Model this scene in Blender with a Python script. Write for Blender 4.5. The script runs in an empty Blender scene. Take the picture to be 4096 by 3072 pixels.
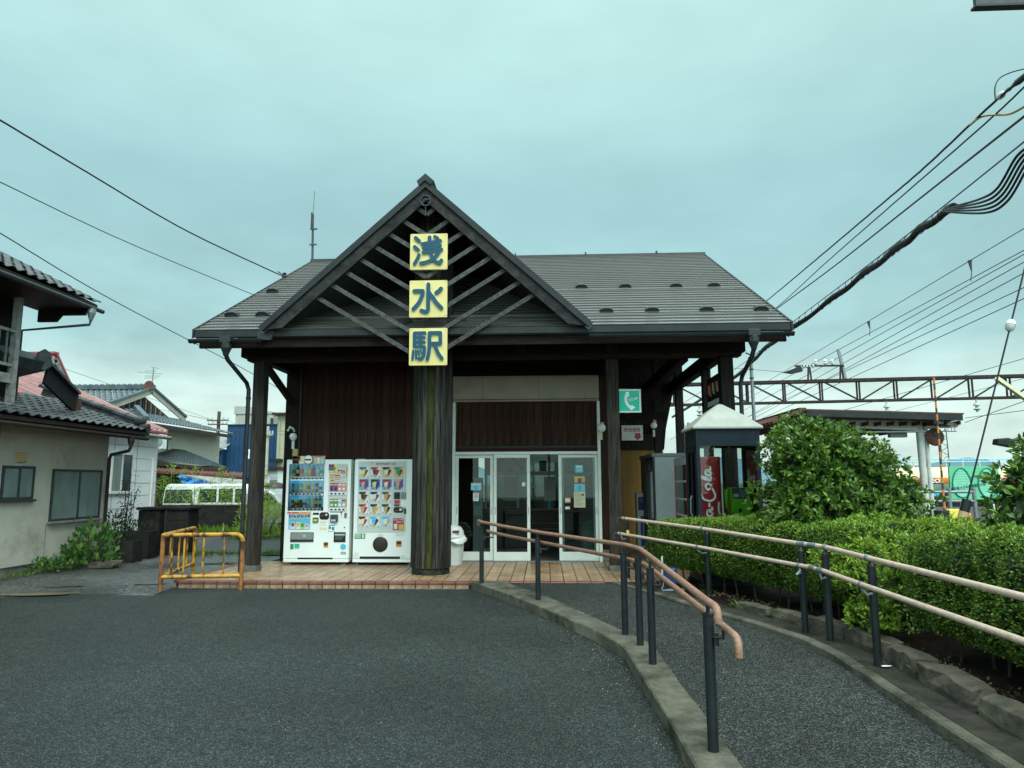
import bpy, math, random
import numpy as np
from mathutils import Vector, Matrix
random.seed(7); RNG = np.random.default_rng(11)
scene = bpy.context.scene
C = scene.collection
PI = math.pi
R = math.radians

# ---------------------------------------------------------------- camera
YAW, PITCH, ROLL = R(2.6), R(7.9), R(-0.2)
cam_d = bpy.data.cameras.new('camera'); cam = bpy.data.objects.new('camera', cam_d); C.objects.link(cam)
cam_d.sensor_width = 36.0; cam_d.lens = 24.97; cam_d.clip_start = 0.05; cam_d.clip_end = 3000
cam.matrix_world = (Matrix.Translation((0, 0, 1.45)) @ Matrix.Rotation(YAW, 4, 'Z')
                    @ Matrix.Rotation(PI/2 + PITCH, 4, 'X') @ Matrix.Rotation(ROLL, 4, 'Z'))
scene.camera = cam

# ---------------------------------------------------------------- sky and sun
SUN_EL, SUN_AZ = R(50), R(158)          # azimuth from +Y clockwise: behind the camera, a little to the right
world = bpy.data.worlds.new('World'); scene.world = world; world.use_nodes = True
nt = world.node_tree; nt.nodes.clear()
N = nt.nodes.new; L = nt.links.new
out = N('ShaderNodeOutputWorld'); bg = N('ShaderNodeBackground'); bg.inputs['Strength'].default_value = 0.1
L(bg.outputs[0], out.inputs[0])
sky = N('ShaderNodeTexSky'); sky.sky_type = 'NISHITA'; sky.sun_disc = False
sky.sun_elevation = SUN_EL; sky.sun_rotation = SUN_AZ; sky.air_density = 1.5; sky.dust_density = 2.0
tc = N('ShaderNodeTexCoord'); sep = N('ShaderNodeSeparateXYZ'); L(tc.outputs['Generated'], sep.inputs[0])
ramp = N('ShaderNodeValToRGB'); L(sep.outputs['Z'], ramp.inputs[0])
cr = ramp.color_ramp; cr.interpolation = 'EASE'
stops = [(0.0, (0.52, 0.66, 0.61)), (0.09, (0.53, 0.69, 0.64)), (0.20, (0.308, 0.511, 0.520)), (0.36, (0.281, 0.482, 0.503)),
         (0.56, (0.408, 0.643, 0.626)), (0.75, (0.643, 0.827, 0.804)), (1.0, (0.919, 1.034, 1.011))]
while len(cr.elements) < len(stops): cr.elements.new(0.5)
for e, (p, c) in zip(cr.elements, stops): e.position = p; e.color = (*c, 1)
# cloud layer: noise on the direction flattened towards the horizon
mp = N('ShaderNodeMapping'); mp.inputs['Scale'].default_value = (1.0, 1.0, 2.6); L(tc.outputs['Generated'], mp.inputs[0])
n1 = N('ShaderNodeTexNoise'); n1.inputs['Scale'].default_value = 2.3; n1.inputs['Detail'].default_value = 5; n1.inputs['Roughness'].default_value = 0.52
L(mp.outputs[0], n1.inputs['Vector'])
r1 = N('ShaderNodeMapRange'); r1.inputs['From Min'].default_value = 0.35; r1.inputs['From Max'].default_value = 0.68
r1.inputs['To Min'].default_value = 0.94; r1.inputs['To Max'].default_value = 1.13; L(n1.outputs[0], r1.inputs[0])
n2 = N('ShaderNodeTexNoise'); n2.inputs['Scale'].default_value = 7.0; n2.inputs['Detail'].default_value = 6; n2.inputs['Roughness'].default_value = 0.55
L(mp.outputs[0], n2.inputs['Vector'])
# the cloud texture is stronger low in the sky, where cloud edges show
low = N('ShaderNodeMapRange'); low.inputs['From Min'].default_value = 0.05; low.inputs['From Max'].default_value = 0.36
low.inputs['To Min'].default_value = 0.50; low.inputs['To Max'].default_value = 0.04; L(sep.outputs['Z'], low.inputs[0])
c2 = N('ShaderNodeMath'); c2.operation = 'SUBTRACT'; c2.inputs[1].default_value = 0.5; L(n2.outputs[0], c2.inputs[0])
c3 = N('ShaderNodeMath'); c3.operation = 'MULTIPLY'; L(c2.outputs[0], c3.inputs[0]); L(low.outputs[0], c3.inputs[1])
c3b = N('ShaderNodeMath'); c3b.operation = 'MULTIPLY'; c3b.inputs[1].default_value = 2.2; L(c3.outputs[0], c3b.inputs[0])
c4 = N('ShaderNodeMath'); c4.operation = 'ADD'; L(r1.outputs[0], c4.inputs[0]); L(c3b.outputs[0], c4.inputs[1])
# thin overcast: the cloud is brighter all round the hidden sun, which stands behind the camera
sdir = (math.sin(SUN_AZ)*math.cos(SUN_EL), math.cos(SUN_AZ)*math.cos(SUN_EL), math.sin(SUN_EL))
dt = N('ShaderNodeVectorMath'); dt.operation = 'DOT_PRODUCT'; dt.inputs[1].default_value = sdir; L(tc.outputs['Generated'], dt.inputs[0])
gl_ = N('ShaderNodeMapRange'); gl_.inputs['From Min'].default_value = 0.1; gl_.inputs['From Max'].default_value = 1.0
gl_.inputs['To Min'].default_value = 1.0; gl_.inputs['To Max'].default_value = 3.0; gl_.interpolation_type = 'SMOOTHSTEP'; L(dt.outputs['Value'], gl_.inputs[0])
c5 = N('ShaderNodeMath'); c5.operation = 'MULTIPLY'; L(c4.outputs[0], c5.inputs[0]); L(gl_.outputs[0], c5.inputs[1])
mul = N('ShaderNodeVectorMath'); mul.operation = 'SCALE'; L(ramp.outputs[0], mul.inputs[0]); L(c5.outputs[0], mul.inputs['Scale'])
sc10 = N('ShaderNodeVectorMath'); sc10.operation = 'SCALE'; sc10.inputs['Scale'].default_value = 10.0; L(mul.outputs[0], sc10.inputs[0])
mixw = N('ShaderNodeMix'); mixw.data_type = 'RGBA'; mixw.inputs[0].default_value = 0.96
L(sky.outputs[0], mixw.inputs[6]); L(sc10.outputs[0], mixw.inputs[7]); L(mixw.outputs[2], bg.inputs['Color'])

sun_d = bpy.data.lights.new('sun', 'SUN'); sun_d.energy = 1.5; sun_d.angle = R(24); sun_d.color = (0.97, 1.0, 0.96)
sun = bpy.data.objects.new('sun', sun_d); C.objects.link(sun)
sd = Vector((math.sin(SUN_AZ)*math.cos(SUN_EL), math.cos(SUN_AZ)*math.cos(SUN_EL), math.sin(SUN_EL)))
sun.rotation_euler = sd.to_track_quat('Z', 'Y').to_euler(); sun.location = (-10, -20, 30)

vs = scene.view_settings; vs.view_transform = 'Standard'; vs.look = 'None'; vs.gamma = 1; vs.use_curve_mapping = False; vs.exposure = 0.4
scene.cycles.max_bounces = 6; scene.cycles.transparent_max_bounces = 12; scene.cycles.caustics_reflective = False; scene.cycles.caustics_refractive = False
scene.cycles.sample_clamp_indirect = 4

# ---------------------------------------------------------------- place helpers: a point of the photograph on a given plane of the place
_cm = cam.matrix_world.copy(); _o = _cm.translation.copy(); _r3 = _cm.to_3x3(); _F = 2841.0
def _ray(px, py): return _r3 @ Vector(((px-2048)/_F, -(py-1536)/_F, -1.0))
def at(px, py, Y): d = _ray(px, py); return _o + d*((Y-_o.y)/d.y)
def gz(px, py, z): d = _ray(px, py); return _o + d*((z-_o.z)/d.z)
def ax(px, py, x): d = _ray(px, py); return _o + d*((x-_o.x)/d.x)

# ---------------------------------------------------------------- materials
MATS = {}
def mat(name, col, rough=0.6, var=0.15, scale=6.0, bump=0.0, bscale=None, metal=0.0, stretch=(1, 1, 1), col2=None, spec=0.35,
        coat=0.0, stain=None, coords='Object', detail=5, isl=0.0, emit=0.0, contrast=(0.35, 0.65)):
    """principled material: noise between col and col2 (or darker col), optional large stains, fine bump"""
    m = bpy.data.materials.new(name); m.use_nodes = True; t = m.node_tree; n = t.nodes; l = t.links
    b = n['Principled BSDF']; b.inputs['Roughness'].default_value = rough; b.inputs['Metallic'].default_value = metal
    b.inputs['Specular IOR Level'].default_value = spec; b.inputs['Coat Weight'].default_value = coat
    tcn = n.new('ShaderNodeTexCoord'); mpn = n.new('ShaderNodeMapping'); mpn.inputs['Scale'].default_value = stretch
    l.new(tcn.outputs[coords], mpn.inputs[0])
    no = n.new('ShaderNodeTexNoise'); no.inputs['Scale'].default_value = scale; no.inputs['Detail'].default_value = detail; no.inputs['Roughness'].default_value = 0.6
    l.new(mpn.outputs[0], no.inputs['Vector'])
    rp = n.new('ShaderNodeMapRange'); rp.inputs['From Min'].default_value = contrast[0]; rp.inputs['From Max'].default_value = contrast[1]; l.new(no.outputs[0], rp.inputs[0])
    mx = n.new('ShaderNodeMix'); mx.data_type = 'RGBA'; l.new(rp.outputs[0], mx.inputs[0])
    c2 = col2 if col2 else tuple(c*(1-var) for c in col); c1 = col if col2 else tuple(min(1, c*(1+var*0.6)) for c in col)
    mx.inputs[6].default_value = (*c2, 1); mx.inputs[7].default_value = (*c1, 1)
    last = mx.outputs[2]
    if stain:
        scol, ssc, lo, hi, sst = stain
        mp2 = n.new('ShaderNodeMapping'); mp2.inputs['Scale'].default_value = sst; l.new(tcn.outputs['Object'], mp2.inputs[0])
        ns = n.new('ShaderNodeTexNoise'); ns.inputs['Scale'].default_value = ssc; ns.inputs['Detail'].default_value = 6; ns.inputs['Roughness'].default_value = 0.65; l.new(mp2.outputs[0], ns.inputs['Vector'])
        rs = n.new('ShaderNodeMapRange'); rs.inputs['From Min'].default_value = lo; rs.inputs['From Max'].default_value = hi; l.new(ns.outputs[0], rs.inputs[0])
        ms = n.new('ShaderNodeMix'); ms.data_type = 'RGBA'; l.new(rs.outputs[0], ms.inputs[0]); l.new(last, ms.inputs[6]); ms.inputs[7].default_value = (*scol, 1)
        last = ms.outputs[2]
    if isl:
        oi = n.new('ShaderNodeObjectInfo'); gi = n.new('ShaderNodeNewGeometry'); ad = n.new('ShaderNodeMath'); ad.operation = 'ADD'
        l.new(oi.outputs['Random'], ad.inputs[0]); l.new(gi.outputs['Random Per Island'], ad.inputs[1])
        fr = n.new('ShaderNodeMath'); fr.operation = 'FRACT'; l.new(ad.outputs[0], fr.inputs[0])
        ri = n.new('ShaderNodeMapRange'); ri.inputs['To Min'].default_value = 1-isl; ri.inputs['To Max'].default_value = 1+isl; l.new(fr.outputs[0], ri.inputs[0])
        sm = n.new('ShaderNodeVectorMath'); sm.operation = 'SCALE'; l.new(last, sm.inputs[0]); l.new(ri.outputs[0], sm.inputs['Scale']); last = sm.outputs[0]
    l.new(last, b.inputs['Base Color'])
    if bump:
        nb = n.new('ShaderNodeTexNoise'); nb.inputs['Scale'].default_value = bscale or scale*3; nb.inputs['Detail'].default_value = 4; l.new(mpn.outputs[0], nb.inputs['Vector'])
        bp = n.new('ShaderNodeBump'); bp.inputs['Strength'].default_value = min(1, bump); bp.inputs['Distance'].default_value = 0.02; l.new(nb.outputs[0], bp.inputs['Height'])
        l.new(bp.outputs[0], b.inputs['Normal'])
    if emit: l.new(last, b.inputs['Emission Color']); b.inputs['Emission Strength'].default_value = emit
    MATS[name] = m; return m
def leafmat(name, ca, cb, cc, trans=0.25, rough=0.45):
    m = bpy.data.materials.new(name); m.use_nodes = True; t = m.node_tree; n = t.nodes; l = t.links
    b = n['Principled BSDF']; b.inputs['Roughness'].default_value = rough
    gi = n.new('ShaderNodeNewGeometry'); rp = n.new('ShaderNodeValToRGB'); l.new(gi.outputs['Random Per Island'], rp.inputs[0])
    rp.color_ramp.elements[0].color = (*ca, 1); rp.color_ramp.elements[1].color = (*cc, 1); e = rp.color_ramp.elements.new(0.55); e.color = (*cb, 1)
    l.new(rp.outputs[0], b.inputs['Base Color'])
    tr = n.new('ShaderNodeBsdfTranslucent'); l.new(rp.outputs[0], tr.inputs[0]); mx = n.new('ShaderNodeMixShader'); mx.inputs[0].default_value = trans
    l.new(b.outputs[0], mx.inputs[1]); l.new(tr.outputs[0], mx.inputs[2]); l.new(mx.outputs[0], n['Material Output'].inputs[0])
    MATS[name] = m; return m
def glassmat(name, tint=(0.75, 0.82, 0.8), frost=0.0, refl=0.6):
    m = bpy.data.materials.new(name); m.use_nodes = True; t = m.node_tree; n = t.nodes; l = t.links; n.remove(n['Principled BSDF'])
    tr = n.new('ShaderNodeBsdfTransparent'); tr.inputs[0].default_value = (*tint, 1)
    gl = n.new('ShaderNodeBsdfGlossy'); gl.inputs['Roughness'].default_value = 0.02 + frost; gl.inputs[0].default_value = (refl, refl, refl, 1)
    fr = n.new('ShaderNodeFresnel'); fr.inputs[0].default_value = 1.5
    mx = n.new('ShaderNodeMixShader'); l.new(fr.outputs[0], mx.inputs[0]); l.new(tr.outputs[0], mx.inputs[1]); l.new(gl.outputs[0], mx.inputs[2])
    l.new(mx.outputs[0], n['Material Output'].inputs[0]); MATS[name] = m; return m
M = MATS
def flat(name, col, rough=0.45, **k): return mat(name, col, rough, var=0.06, scale=8, **k)

# timber, roof, walls
mat('wall_board', (0.060, 0.0255, 0.017), 0.6, col2=(0.026, 0.0115, 0.008), scale=5, stretch=(6, 6, 0.5), bump=0.5, bscale=30, isl=0.35, stain=((0.10, 0.045, 0.028), 2.2, 0.55, 0.8, (5, 5, 0.5)), spec=0.12)
mat('dark_timber', (0.032, 0.024, 0.019), 0.65, col2=(0.011, 0.0088, 0.0075), scale=4, stretch=(9, 9, 0.8), bump=0.7, bscale=25, isl=0.2, spec=0.12)
mat('beam_timber', (0.028, 0.0185, 0.014), 0.65, col2=(0.010, 0.0072, 0.006), scale=4, stretch=(0.8, 9, 9), bump=0.7, bscale=25, isl=0.2, stain=((0.06, 0.032, 0.02), 2.5, 0.62, 0.75, (0.5, 6, 6)), spec=0.12)
mat('side_timber', (0.026, 0.0195, 0.016), 0.65, col2=(0.010, 0.008, 0.007), scale=4, stretch=(9, 0.8, 9), bump=0.7, bscale=25, isl=0.2, spec=0.12)
mat('grey_timber', (0.060, 0.052, 0.043), 0.75, col2=(0.016, 0.0135, 0.0115), scale=3.5, stretch=(11, 11, 0.6), bump=0.9, bscale=22, isl=0.2, stain=((0.012, 0.012, 0.012), 2.0, 0.56, 0.75, (7, 7, 0.7)), spec=0.12)
mat('pillar_log', (0.082, 0.076, 0.066), 0.75, col2=(0.014, 0.012, 0.0105), scale=4, stretch=(10, 10, 0.45), bump=0.9, bscale=20, isl=0.5, stain=((0.22, 0.22, 0.21), 2.4, 0.64, 0.82, (8, 8, 0.5)), spec=0.12)
mat('pillar_log_moss', (0.060, 0.066, 0.020), 0.85, col2=(0.014, 0.015, 0.008), scale=4, stretch=(10, 10, 0.5), bump=1.0, bscale=20, stain=((0.075, 0.088, 0.018), 3.5, 0.48, 0.66, (4, 4, 0.8)), spec=0.12)
mat('strut_timber', (0.105, 0.105, 0.10), 0.75, col2=(0.045, 0.044, 0.042), scale=5, stretch=(3, 8, 3), bump=0.8, bscale=20, isl=0.15, stain=((0.02, 0.02, 0.02), 4, 0.6, 0.75, (1, 1, 1)), spec=0.12)
mat('barge_board', (0.045, 0.045, 0.043), 0.7, col2=(0.018, 0.0175, 0.017), scale=3, stretch=(2, 6, 2), bump=0.7, bscale=18, spec=0.12)
mat('roof_metal', (0.100, 0.100, 0.090), 0.30, col2=(0.070, 0.070, 0.064), scale=1.2, stretch=(0.4, 2, 2), metal=0.15, bump=0.10, bscale=9, isl=0.07, spec=1.0, coat=0.6, stain=((0.055, 0.054, 0.05), 0.7, 0.5, 0.75, (0.35, 1, 1)))
mat('roof_strip', (0.34, 0.36, 0.36), 0.30, var=0.1, metal=0.3)
mat('dark_metal', (0.022, 0.025, 0.026), 0.5, var=0.3, scale=4, bump=0.1, spec=0.25)
mat('gutter', (0.022, 0.027, 0.030), 0.32, var=0.3, scale=4)
mat('guard', (0.020, 0.024, 0.025), 0.4, var=0.3, scale=8)
mat('black_paint', (0.014, 0.018, 0.021), 0.42, var=0.25, scale=9, bump=0.1)
mat('rail_brown', (0.30, 0.165, 0.115), 0.45, col2=(0.22, 0.118, 0.083), scale=14, bump=0.3, bscale=60, stain=((0.13, 0.075, 0.055), 9, 0.58, 0.72, (1, 1, 1)))
mat('rail_beige', (0.56, 0.43, 0.345), 0.5, col2=(0.45, 0.335, 0.265), scale=14, bump=0.2, bscale=60, stain=((0.30, 0.21, 0.16), 8, 0.60, 0.75, (1, 1, 1)))
mat('galv', (0.26, 0.29, 0.30), 0.42, col2=(0.17, 0.19, 0.2), scale=16, metal=0.45)
mat('galv_dark', (0.055, 0.06, 0.065), 0.5, var=0.3, scale=12, metal=0.2)
mat('white_alu', (0.74, 0.76, 0.70), 0.45, var=0.06, scale=6, stain=((0.5, 0.5, 0.44), 3, 0.62, 0.8, (1, 1, 1)))
mat('cream_panel', (0.33, 0.31, 0.25), 0.75, var=0.08, scale=3, stain=((0.14, 0.13, 0.11), 2, 0.6, 0.8, (1, 1, 1)))
mat('rust_edge', (0.16, 0.075, 0.045), 0.8, var=0.3)
mat('lintel_red', (0.035, 0.011, 0.012), 0.6, var=0.2, spec=0.12)
# ground
mat('concrete', (0.135, 0.128, 0.100), 0.85, col2=(0.07, 0.068, 0.052), scale=5, bump=0.7, bscale=60, stain=((0.030, 0.032, 0.022), 2.2, 0.48, 0.66, (1, 1, 1.6)), spec=0.12)
mat('concrete_dark', (0.052, 0.05, 0.042), 0.85, col2=(0.024, 0.0235, 0.02), scale=5, bump=0.7, bscale=50, stain=((0.022, 0.027, 0.012), 2.0, 0.5, 0.68, (1, 1, 1)), spec=0.12)
mat('plinth_stone', (0.15, 0.145, 0.13), 0.85, col2=(0.08, 0.078, 0.07), scale=9, bump=0.5, bscale=50)
mat('plinth_moss', (0.04, 0.045, 0.032), 0.9, col2=(0.012, 0.013, 0.011), scale=7, bump=0.9, bscale=30, spec=0.12)
mat('soil', (0.024, 0.016, 0.011), 0.95, col2=(0.009, 0.007, 0.0055), scale=9, bump=1.0, bscale=30, spec=0.12)
mat('field', (0.06, 0.066, 0.05), 0.95, col2=(0.035, 0.042, 0.026), scale=0.5, bump=0.6, bscale=8)
mat('ballast', (0.075, 0.07, 0.064), 0.95, col2=(0.03, 0.028, 0.026), scale=12, bump=1.0, bscale=40)
mat('rock', (0.125, 0.108, 0.078), 0.9, col2=(0.05, 0.047, 0.036), scale=5, bump=1.0, bscale=14, isl=0.12, stain=((0.04, 0.046, 0.03), 3, 0.55, 0.7, (1, 1, 1)))
mat('brick_nose', (0.20, 0.078, 0.052), 0.5, col2=(0.115, 0.045, 0.034), scale=7, isl=0.22, bump=0.3, bscale=30)
mat('brick_face', (0.31, 0.185, 0.115), 0.6, col2=(0.20, 0.115, 0.075), scale=6, isl=0.2, bump=0.3, bscale=30, stain=((0.52, 0.49, 0.44), 5, 0.64, 0.74, (1, 1, 1)))
mat('tile', (0.34, 0.215, 0.120), 0.32, col2=(0.23, 0.135, 0.076), scale=1.1, isl=0.24, bump=0.18, bscale=20, stain=((0.17, 0.105, 0.068), 0.9, 0.5, 0.72, (1, 1, 1)))
mat('grout', (0.020, 0.016, 0.013), 0.7, var=0.3, scale=10)
# plastics, prints and paints
for nm, c in dict(white=(0.80, 0.82, 0.80), offwhite=(0.66, 0.68, 0.64), lgrey=(0.42, 0.45, 0.45), mgrey=(0.22, 0.24, 0.24), dgrey=(0.05, 0.053, 0.055),
                  black=(0.012, 0.013, 0.015), red=(0.50, 0.03, 0.035), crimson=(0.40, 0.025, 0.055), orange=(0.62, 0.21, 0.04), amber=(0.75, 0.42, 0.06),
                  yellow=(0.78, 0.62, 0.10), lime=(0.42, 0.55, 0.08), green=(0.03, 0.26, 0.11), teal=(0.02, 0.40, 0.31), cyan=(0.08, 0.46, 0.66), sky=(0.28, 0.58, 0.72),
                  blue=(0.025, 0.13, 0.42), navy=(0.018, 0.03, 0.11), purple=(0.14, 0.05, 0.24), pink=(0.62, 0.27, 0.33), brown=(0.14, 0.065, 0.032),
                  tan=(0.50, 0.33, 0.17), cream=(0.72, 0.64, 0.44), choc=(0.055, 0.028, 0.02), phone_green=(0.13, 0.45, 0.012)).items():
    flat(nm, c, 0.4)
mat('lamp_tube', (0.9, 0.95, 1.0), 0.5, var=0.01, emit=1.8)
mat('vm_backlit', (0.06, 0.40, 0.62), 0.5, var=0.15, scale=3, emit=0.35)
mat('vm_white', (0.80, 0.83, 0.80), 0.35, var=0.03, scale=3, stain=((0.68, 0.70, 0.66), 2, 0.62, 0.85, (1, 1, 1)))
mat('vm_grey', (0.52, 0.56, 0.54), 0.4, var=0.06, scale=30)
mat('sign_yellow', (0.70, 0.56, 0.22), 0.5, var=0.07, scale=3, stain=((0.55, 0.46, 0.22), 2.2, 0.60, 0.85, (6, 6, 1)))
mat('sign_edge', (0.78, 0.70, 0.42), 0.5, var=0.05, scale=3)
mat('glyph_blue', (0.004, 0.060, 0.110), 0.45, var=0.12, scale=3)
mat('glyph_side', (0.20, 0.44, 0.62), 0.45, var=0.2, scale=5)
mat('fence_yellow', (0.52, 0.25, 0.025), 0.5, var=0.2, scale=10, bump=0.3, bscale=40, stain=((0.075, 0.03, 0.018), 7, 0.50, 0.60, (1, 1, 0.6)))
mat('fence_rust', (0.30, 0.115, 0.03), 0.65, var=0.3, scale=9, bump=0.4, bscale=40, stain=((0.06, 0.024, 0.016), 6, 0.48, 0.60, (1, 1, 0.5)))
mat('booth_frame', (0.012, 0.019, 0.028), 0.4, var=0.15, scale=5, spec=0.15)
mat('booth_roof', (0.33, 0.34, 0.30), 0.6, col2=(0.26, 0.27, 0.24), scale=4, bump=0.15, bscale=60)
mat('coke_red', (0.24, 0.008, 0.012), 0.35, var=0.1, scale=3)
mat('brown_siding', (0.30, 0.155, 0.04), 0.7, var=0.2, scale=6, bump=0.4, bscale=24)
mat('emerald', (0.01, 0.48, 0.33), 0.45, var=0.05, scale=3, stain=((0.30, 0.66, 0.58), 3.0, 0.68, 0.72, (1, 1, 3)))
# houses
mat('stucco', (0.54, 0.495, 0.42), 0.9, col2=(0.46, 0.42, 0.355), scale=2.5, bump=0.35, bscale=60, stain=((0.26, 0.24, 0.19), 1.1, 0.56, 0.8, (1, 1, 1)), spec=0.12)
mat('stucco_base', (0.19, 0.178, 0.145), 0.9, var=0.3, scale=3, bump=0.4, bscale=50)
mat('kawara', (0.062, 0.068, 0.072), 0.42, col2=(0.028, 0.031, 0.033), scale=6, isl=0.38, bump=0.3, bscale=18, stain=((0.105, 0.098, 0.088), 4, 0.6, 0.75, (1, 1, 1)))
mat('kawara_blue', (0.085, 0.115, 0.13), 0.36, col2=(0.05, 0.07, 0.08), scale=2, isl=0.15)
mat('red_roof', (0.36, 0.075, 0.085), 0.5, var=0.2, scale=3, isl=0.1)
mat('pink_roof', (0.42, 0.25, 0.24), 0.5, var=0.2, scale=3, isl=0.1)
mat('ochre', (0.30, 0.12, 0.022), 0.8, var=0.15, scale=3)
mat('old_wood_white', (0.30, 0.295, 0.28), 0.8, col2=(0.15, 0.145, 0.135), scale=8, bump=0.3)
mat('white_siding', (0.82, 0.85, 0.86), 0.6, var=0.05, scale=2)
mat('beige_wall', (0.42, 0.39, 0.32), 0.85, var=0.08, scale=2)
mat('blue_siding', (0.008, 0.045, 0.115), 0.5, var=0.15, scale=2)
mat('cream_siding', (0.42, 0.40, 0.285), 0.6, var=0.12, scale=2)
mat('grey_siding', (0.36, 0.36, 0.31), 0.6, var=0.12, scale=2)
mat('block_wall', (0.030, 0.030, 0.027), 0.9, col2=(0.013, 0.0135, 0.012), scale=4, bump=0.8, bscale=30, stain=((0.06, 0.06, 0.05), 2, 0.6, 0.75, (1, 1, 0.5)), spec=0.12)
mat('brown_metal', (0.035, 0.024, 0.020), 0.5, var=0.2)
mat('rusty_roof', (0.12, 0.05, 0.035), 0.8, var=0.35, scale=8)
mat('tarp_blue', (0.02, 0.20, 0.60), 0.45, var=0.25, scale=6, bump=0.6, bscale=10)
mat('car_white', (0.74, 0.77, 0.77), 0.25, var=0.03, coat=0.4)
mat('car_silver', (0.40, 0.41, 0.40), 0.3, var=0.05, metal=0.4, coat=0.4)
mat('car_glass', (0.020, 0.026, 0.028), 0.08, var=0.1)
mat('rubber', (0.012, 0.012, 0.013), 0.8, var=0.2)
mat('steel_rust', (0.050, 0.038, 0.034), 0.75, col2=(0.026, 0.018, 0.016), scale=6, bump=0.3, bscale=30, stain=((0.11, 0.105, 0.10), 3, 0.60, 0.72, (1, 1, 1)), spec=0.15)
mat('steel_pale', (0.55, 0.54, 0.51), 0.6, var=0.15, scale=5, stain=((0.17, 0.085, 0.05), 5, 0.62, 0.72, (1, 1, 0.4)))
mat('wire_black', (0.010, 0.011, 0.012), 0.5, var=0.2)
mat('wire_grey', (0.055, 0.06, 0.062), 0.5, var=0.2)
mat('wood_pole', (0.075, 0.055, 0.045), 0.8, var=0.2, stretch=(4, 4, 0.4))
mat('tank_cream', (0.70, 0.58, 0.34), 0.35, var=0.04)
mat('hill_green', (0.10, 0.17, 0.20), 0.95, var=0.15, scale=0.05)
mat('interior_wall', (0.36, 0.38, 0.34), 0.8, var=0.06, scale=2)
mat('interior_floor', (0.10, 0.085, 0.065), 0.5, var=0.15, scale=3)
mat('interior_wood', (0.055, 0.020, 0.013), 0.5, var=0.3, scale=5, stretch=(0.5, 4, 6))
mat('paper', (0.72, 0.74, 0.70), 0.8, var=0.04)
mat('frosted', (0.20, 0.25, 0.235), 0.22, var=0.12, scale=2.5, stain=((0.13, 0.17, 0.16), 1.6, 0.5, 0.7, (1, 3, 0.7)))
mat('dark_opening', (0.006, 0.006, 0.007), 0.8, var=0.2)
mat('bark', (0.06, 0.045, 0.032), 0.9, var=0.3, scale=10, stretch=(4, 4, 0.6), bump=0.6)
mat('twig', (0.10, 0.085, 0.05), 0.9, var=0.3, scale=10)
glassmat('glass', (0.70, 0.77, 0.75)); glassmat('glass_dark', (0.86, 0.90, 0.90)); glassmat('glass_dim', (0.34, 0.38, 0.36)); glassmat('glass_vm', (0.95, 0.97, 0.97), refl=0.8)
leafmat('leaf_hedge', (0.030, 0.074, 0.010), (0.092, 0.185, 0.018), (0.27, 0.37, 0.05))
leafmat('leaf_hedge_lit_top', (0.075, 0.155, 0.015), (0.165, 0.275, 0.026), (0.30, 0.42, 0.05))  # lighter copy of the hedge leaf: light from above put into the colour
leafmat('leaf_azalea', (0.075, 0.155, 0.010), (0.18, 0.30, 0.020), (0.34, 0.46, 0.04), 0.3)
leafmat('leaf_bush', (0.026, 0.070, 0.009), (0.070, 0.155, 0.018), (0.22, 0.34, 0.045), 0.28, 0.42)
leafmat('leaf_bamboo', (0.13, 0.24, 0.025), (0.26, 0.38, 0.05), (0.38, 0.48, 0.10), 0.4)
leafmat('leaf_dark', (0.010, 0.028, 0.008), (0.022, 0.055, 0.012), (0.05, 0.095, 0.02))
leafmat('leaf_hydrangea', (0.035, 0.10, 0.022), (0.075, 0.18, 0.035), (0.17, 0.28, 0.06), 0.3)
leafmat('leaf_grass', (0.05, 0.12, 0.012), (0.10, 0.20, 0.02), (0.19, 0.29, 0.04), 0.3)
leafmat('leaf_litter', (0.03, 0.018, 0.008), (0.08, 0.05, 0.02), (0.16, 0.11, 0.05), 0.05, 0.8)

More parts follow.
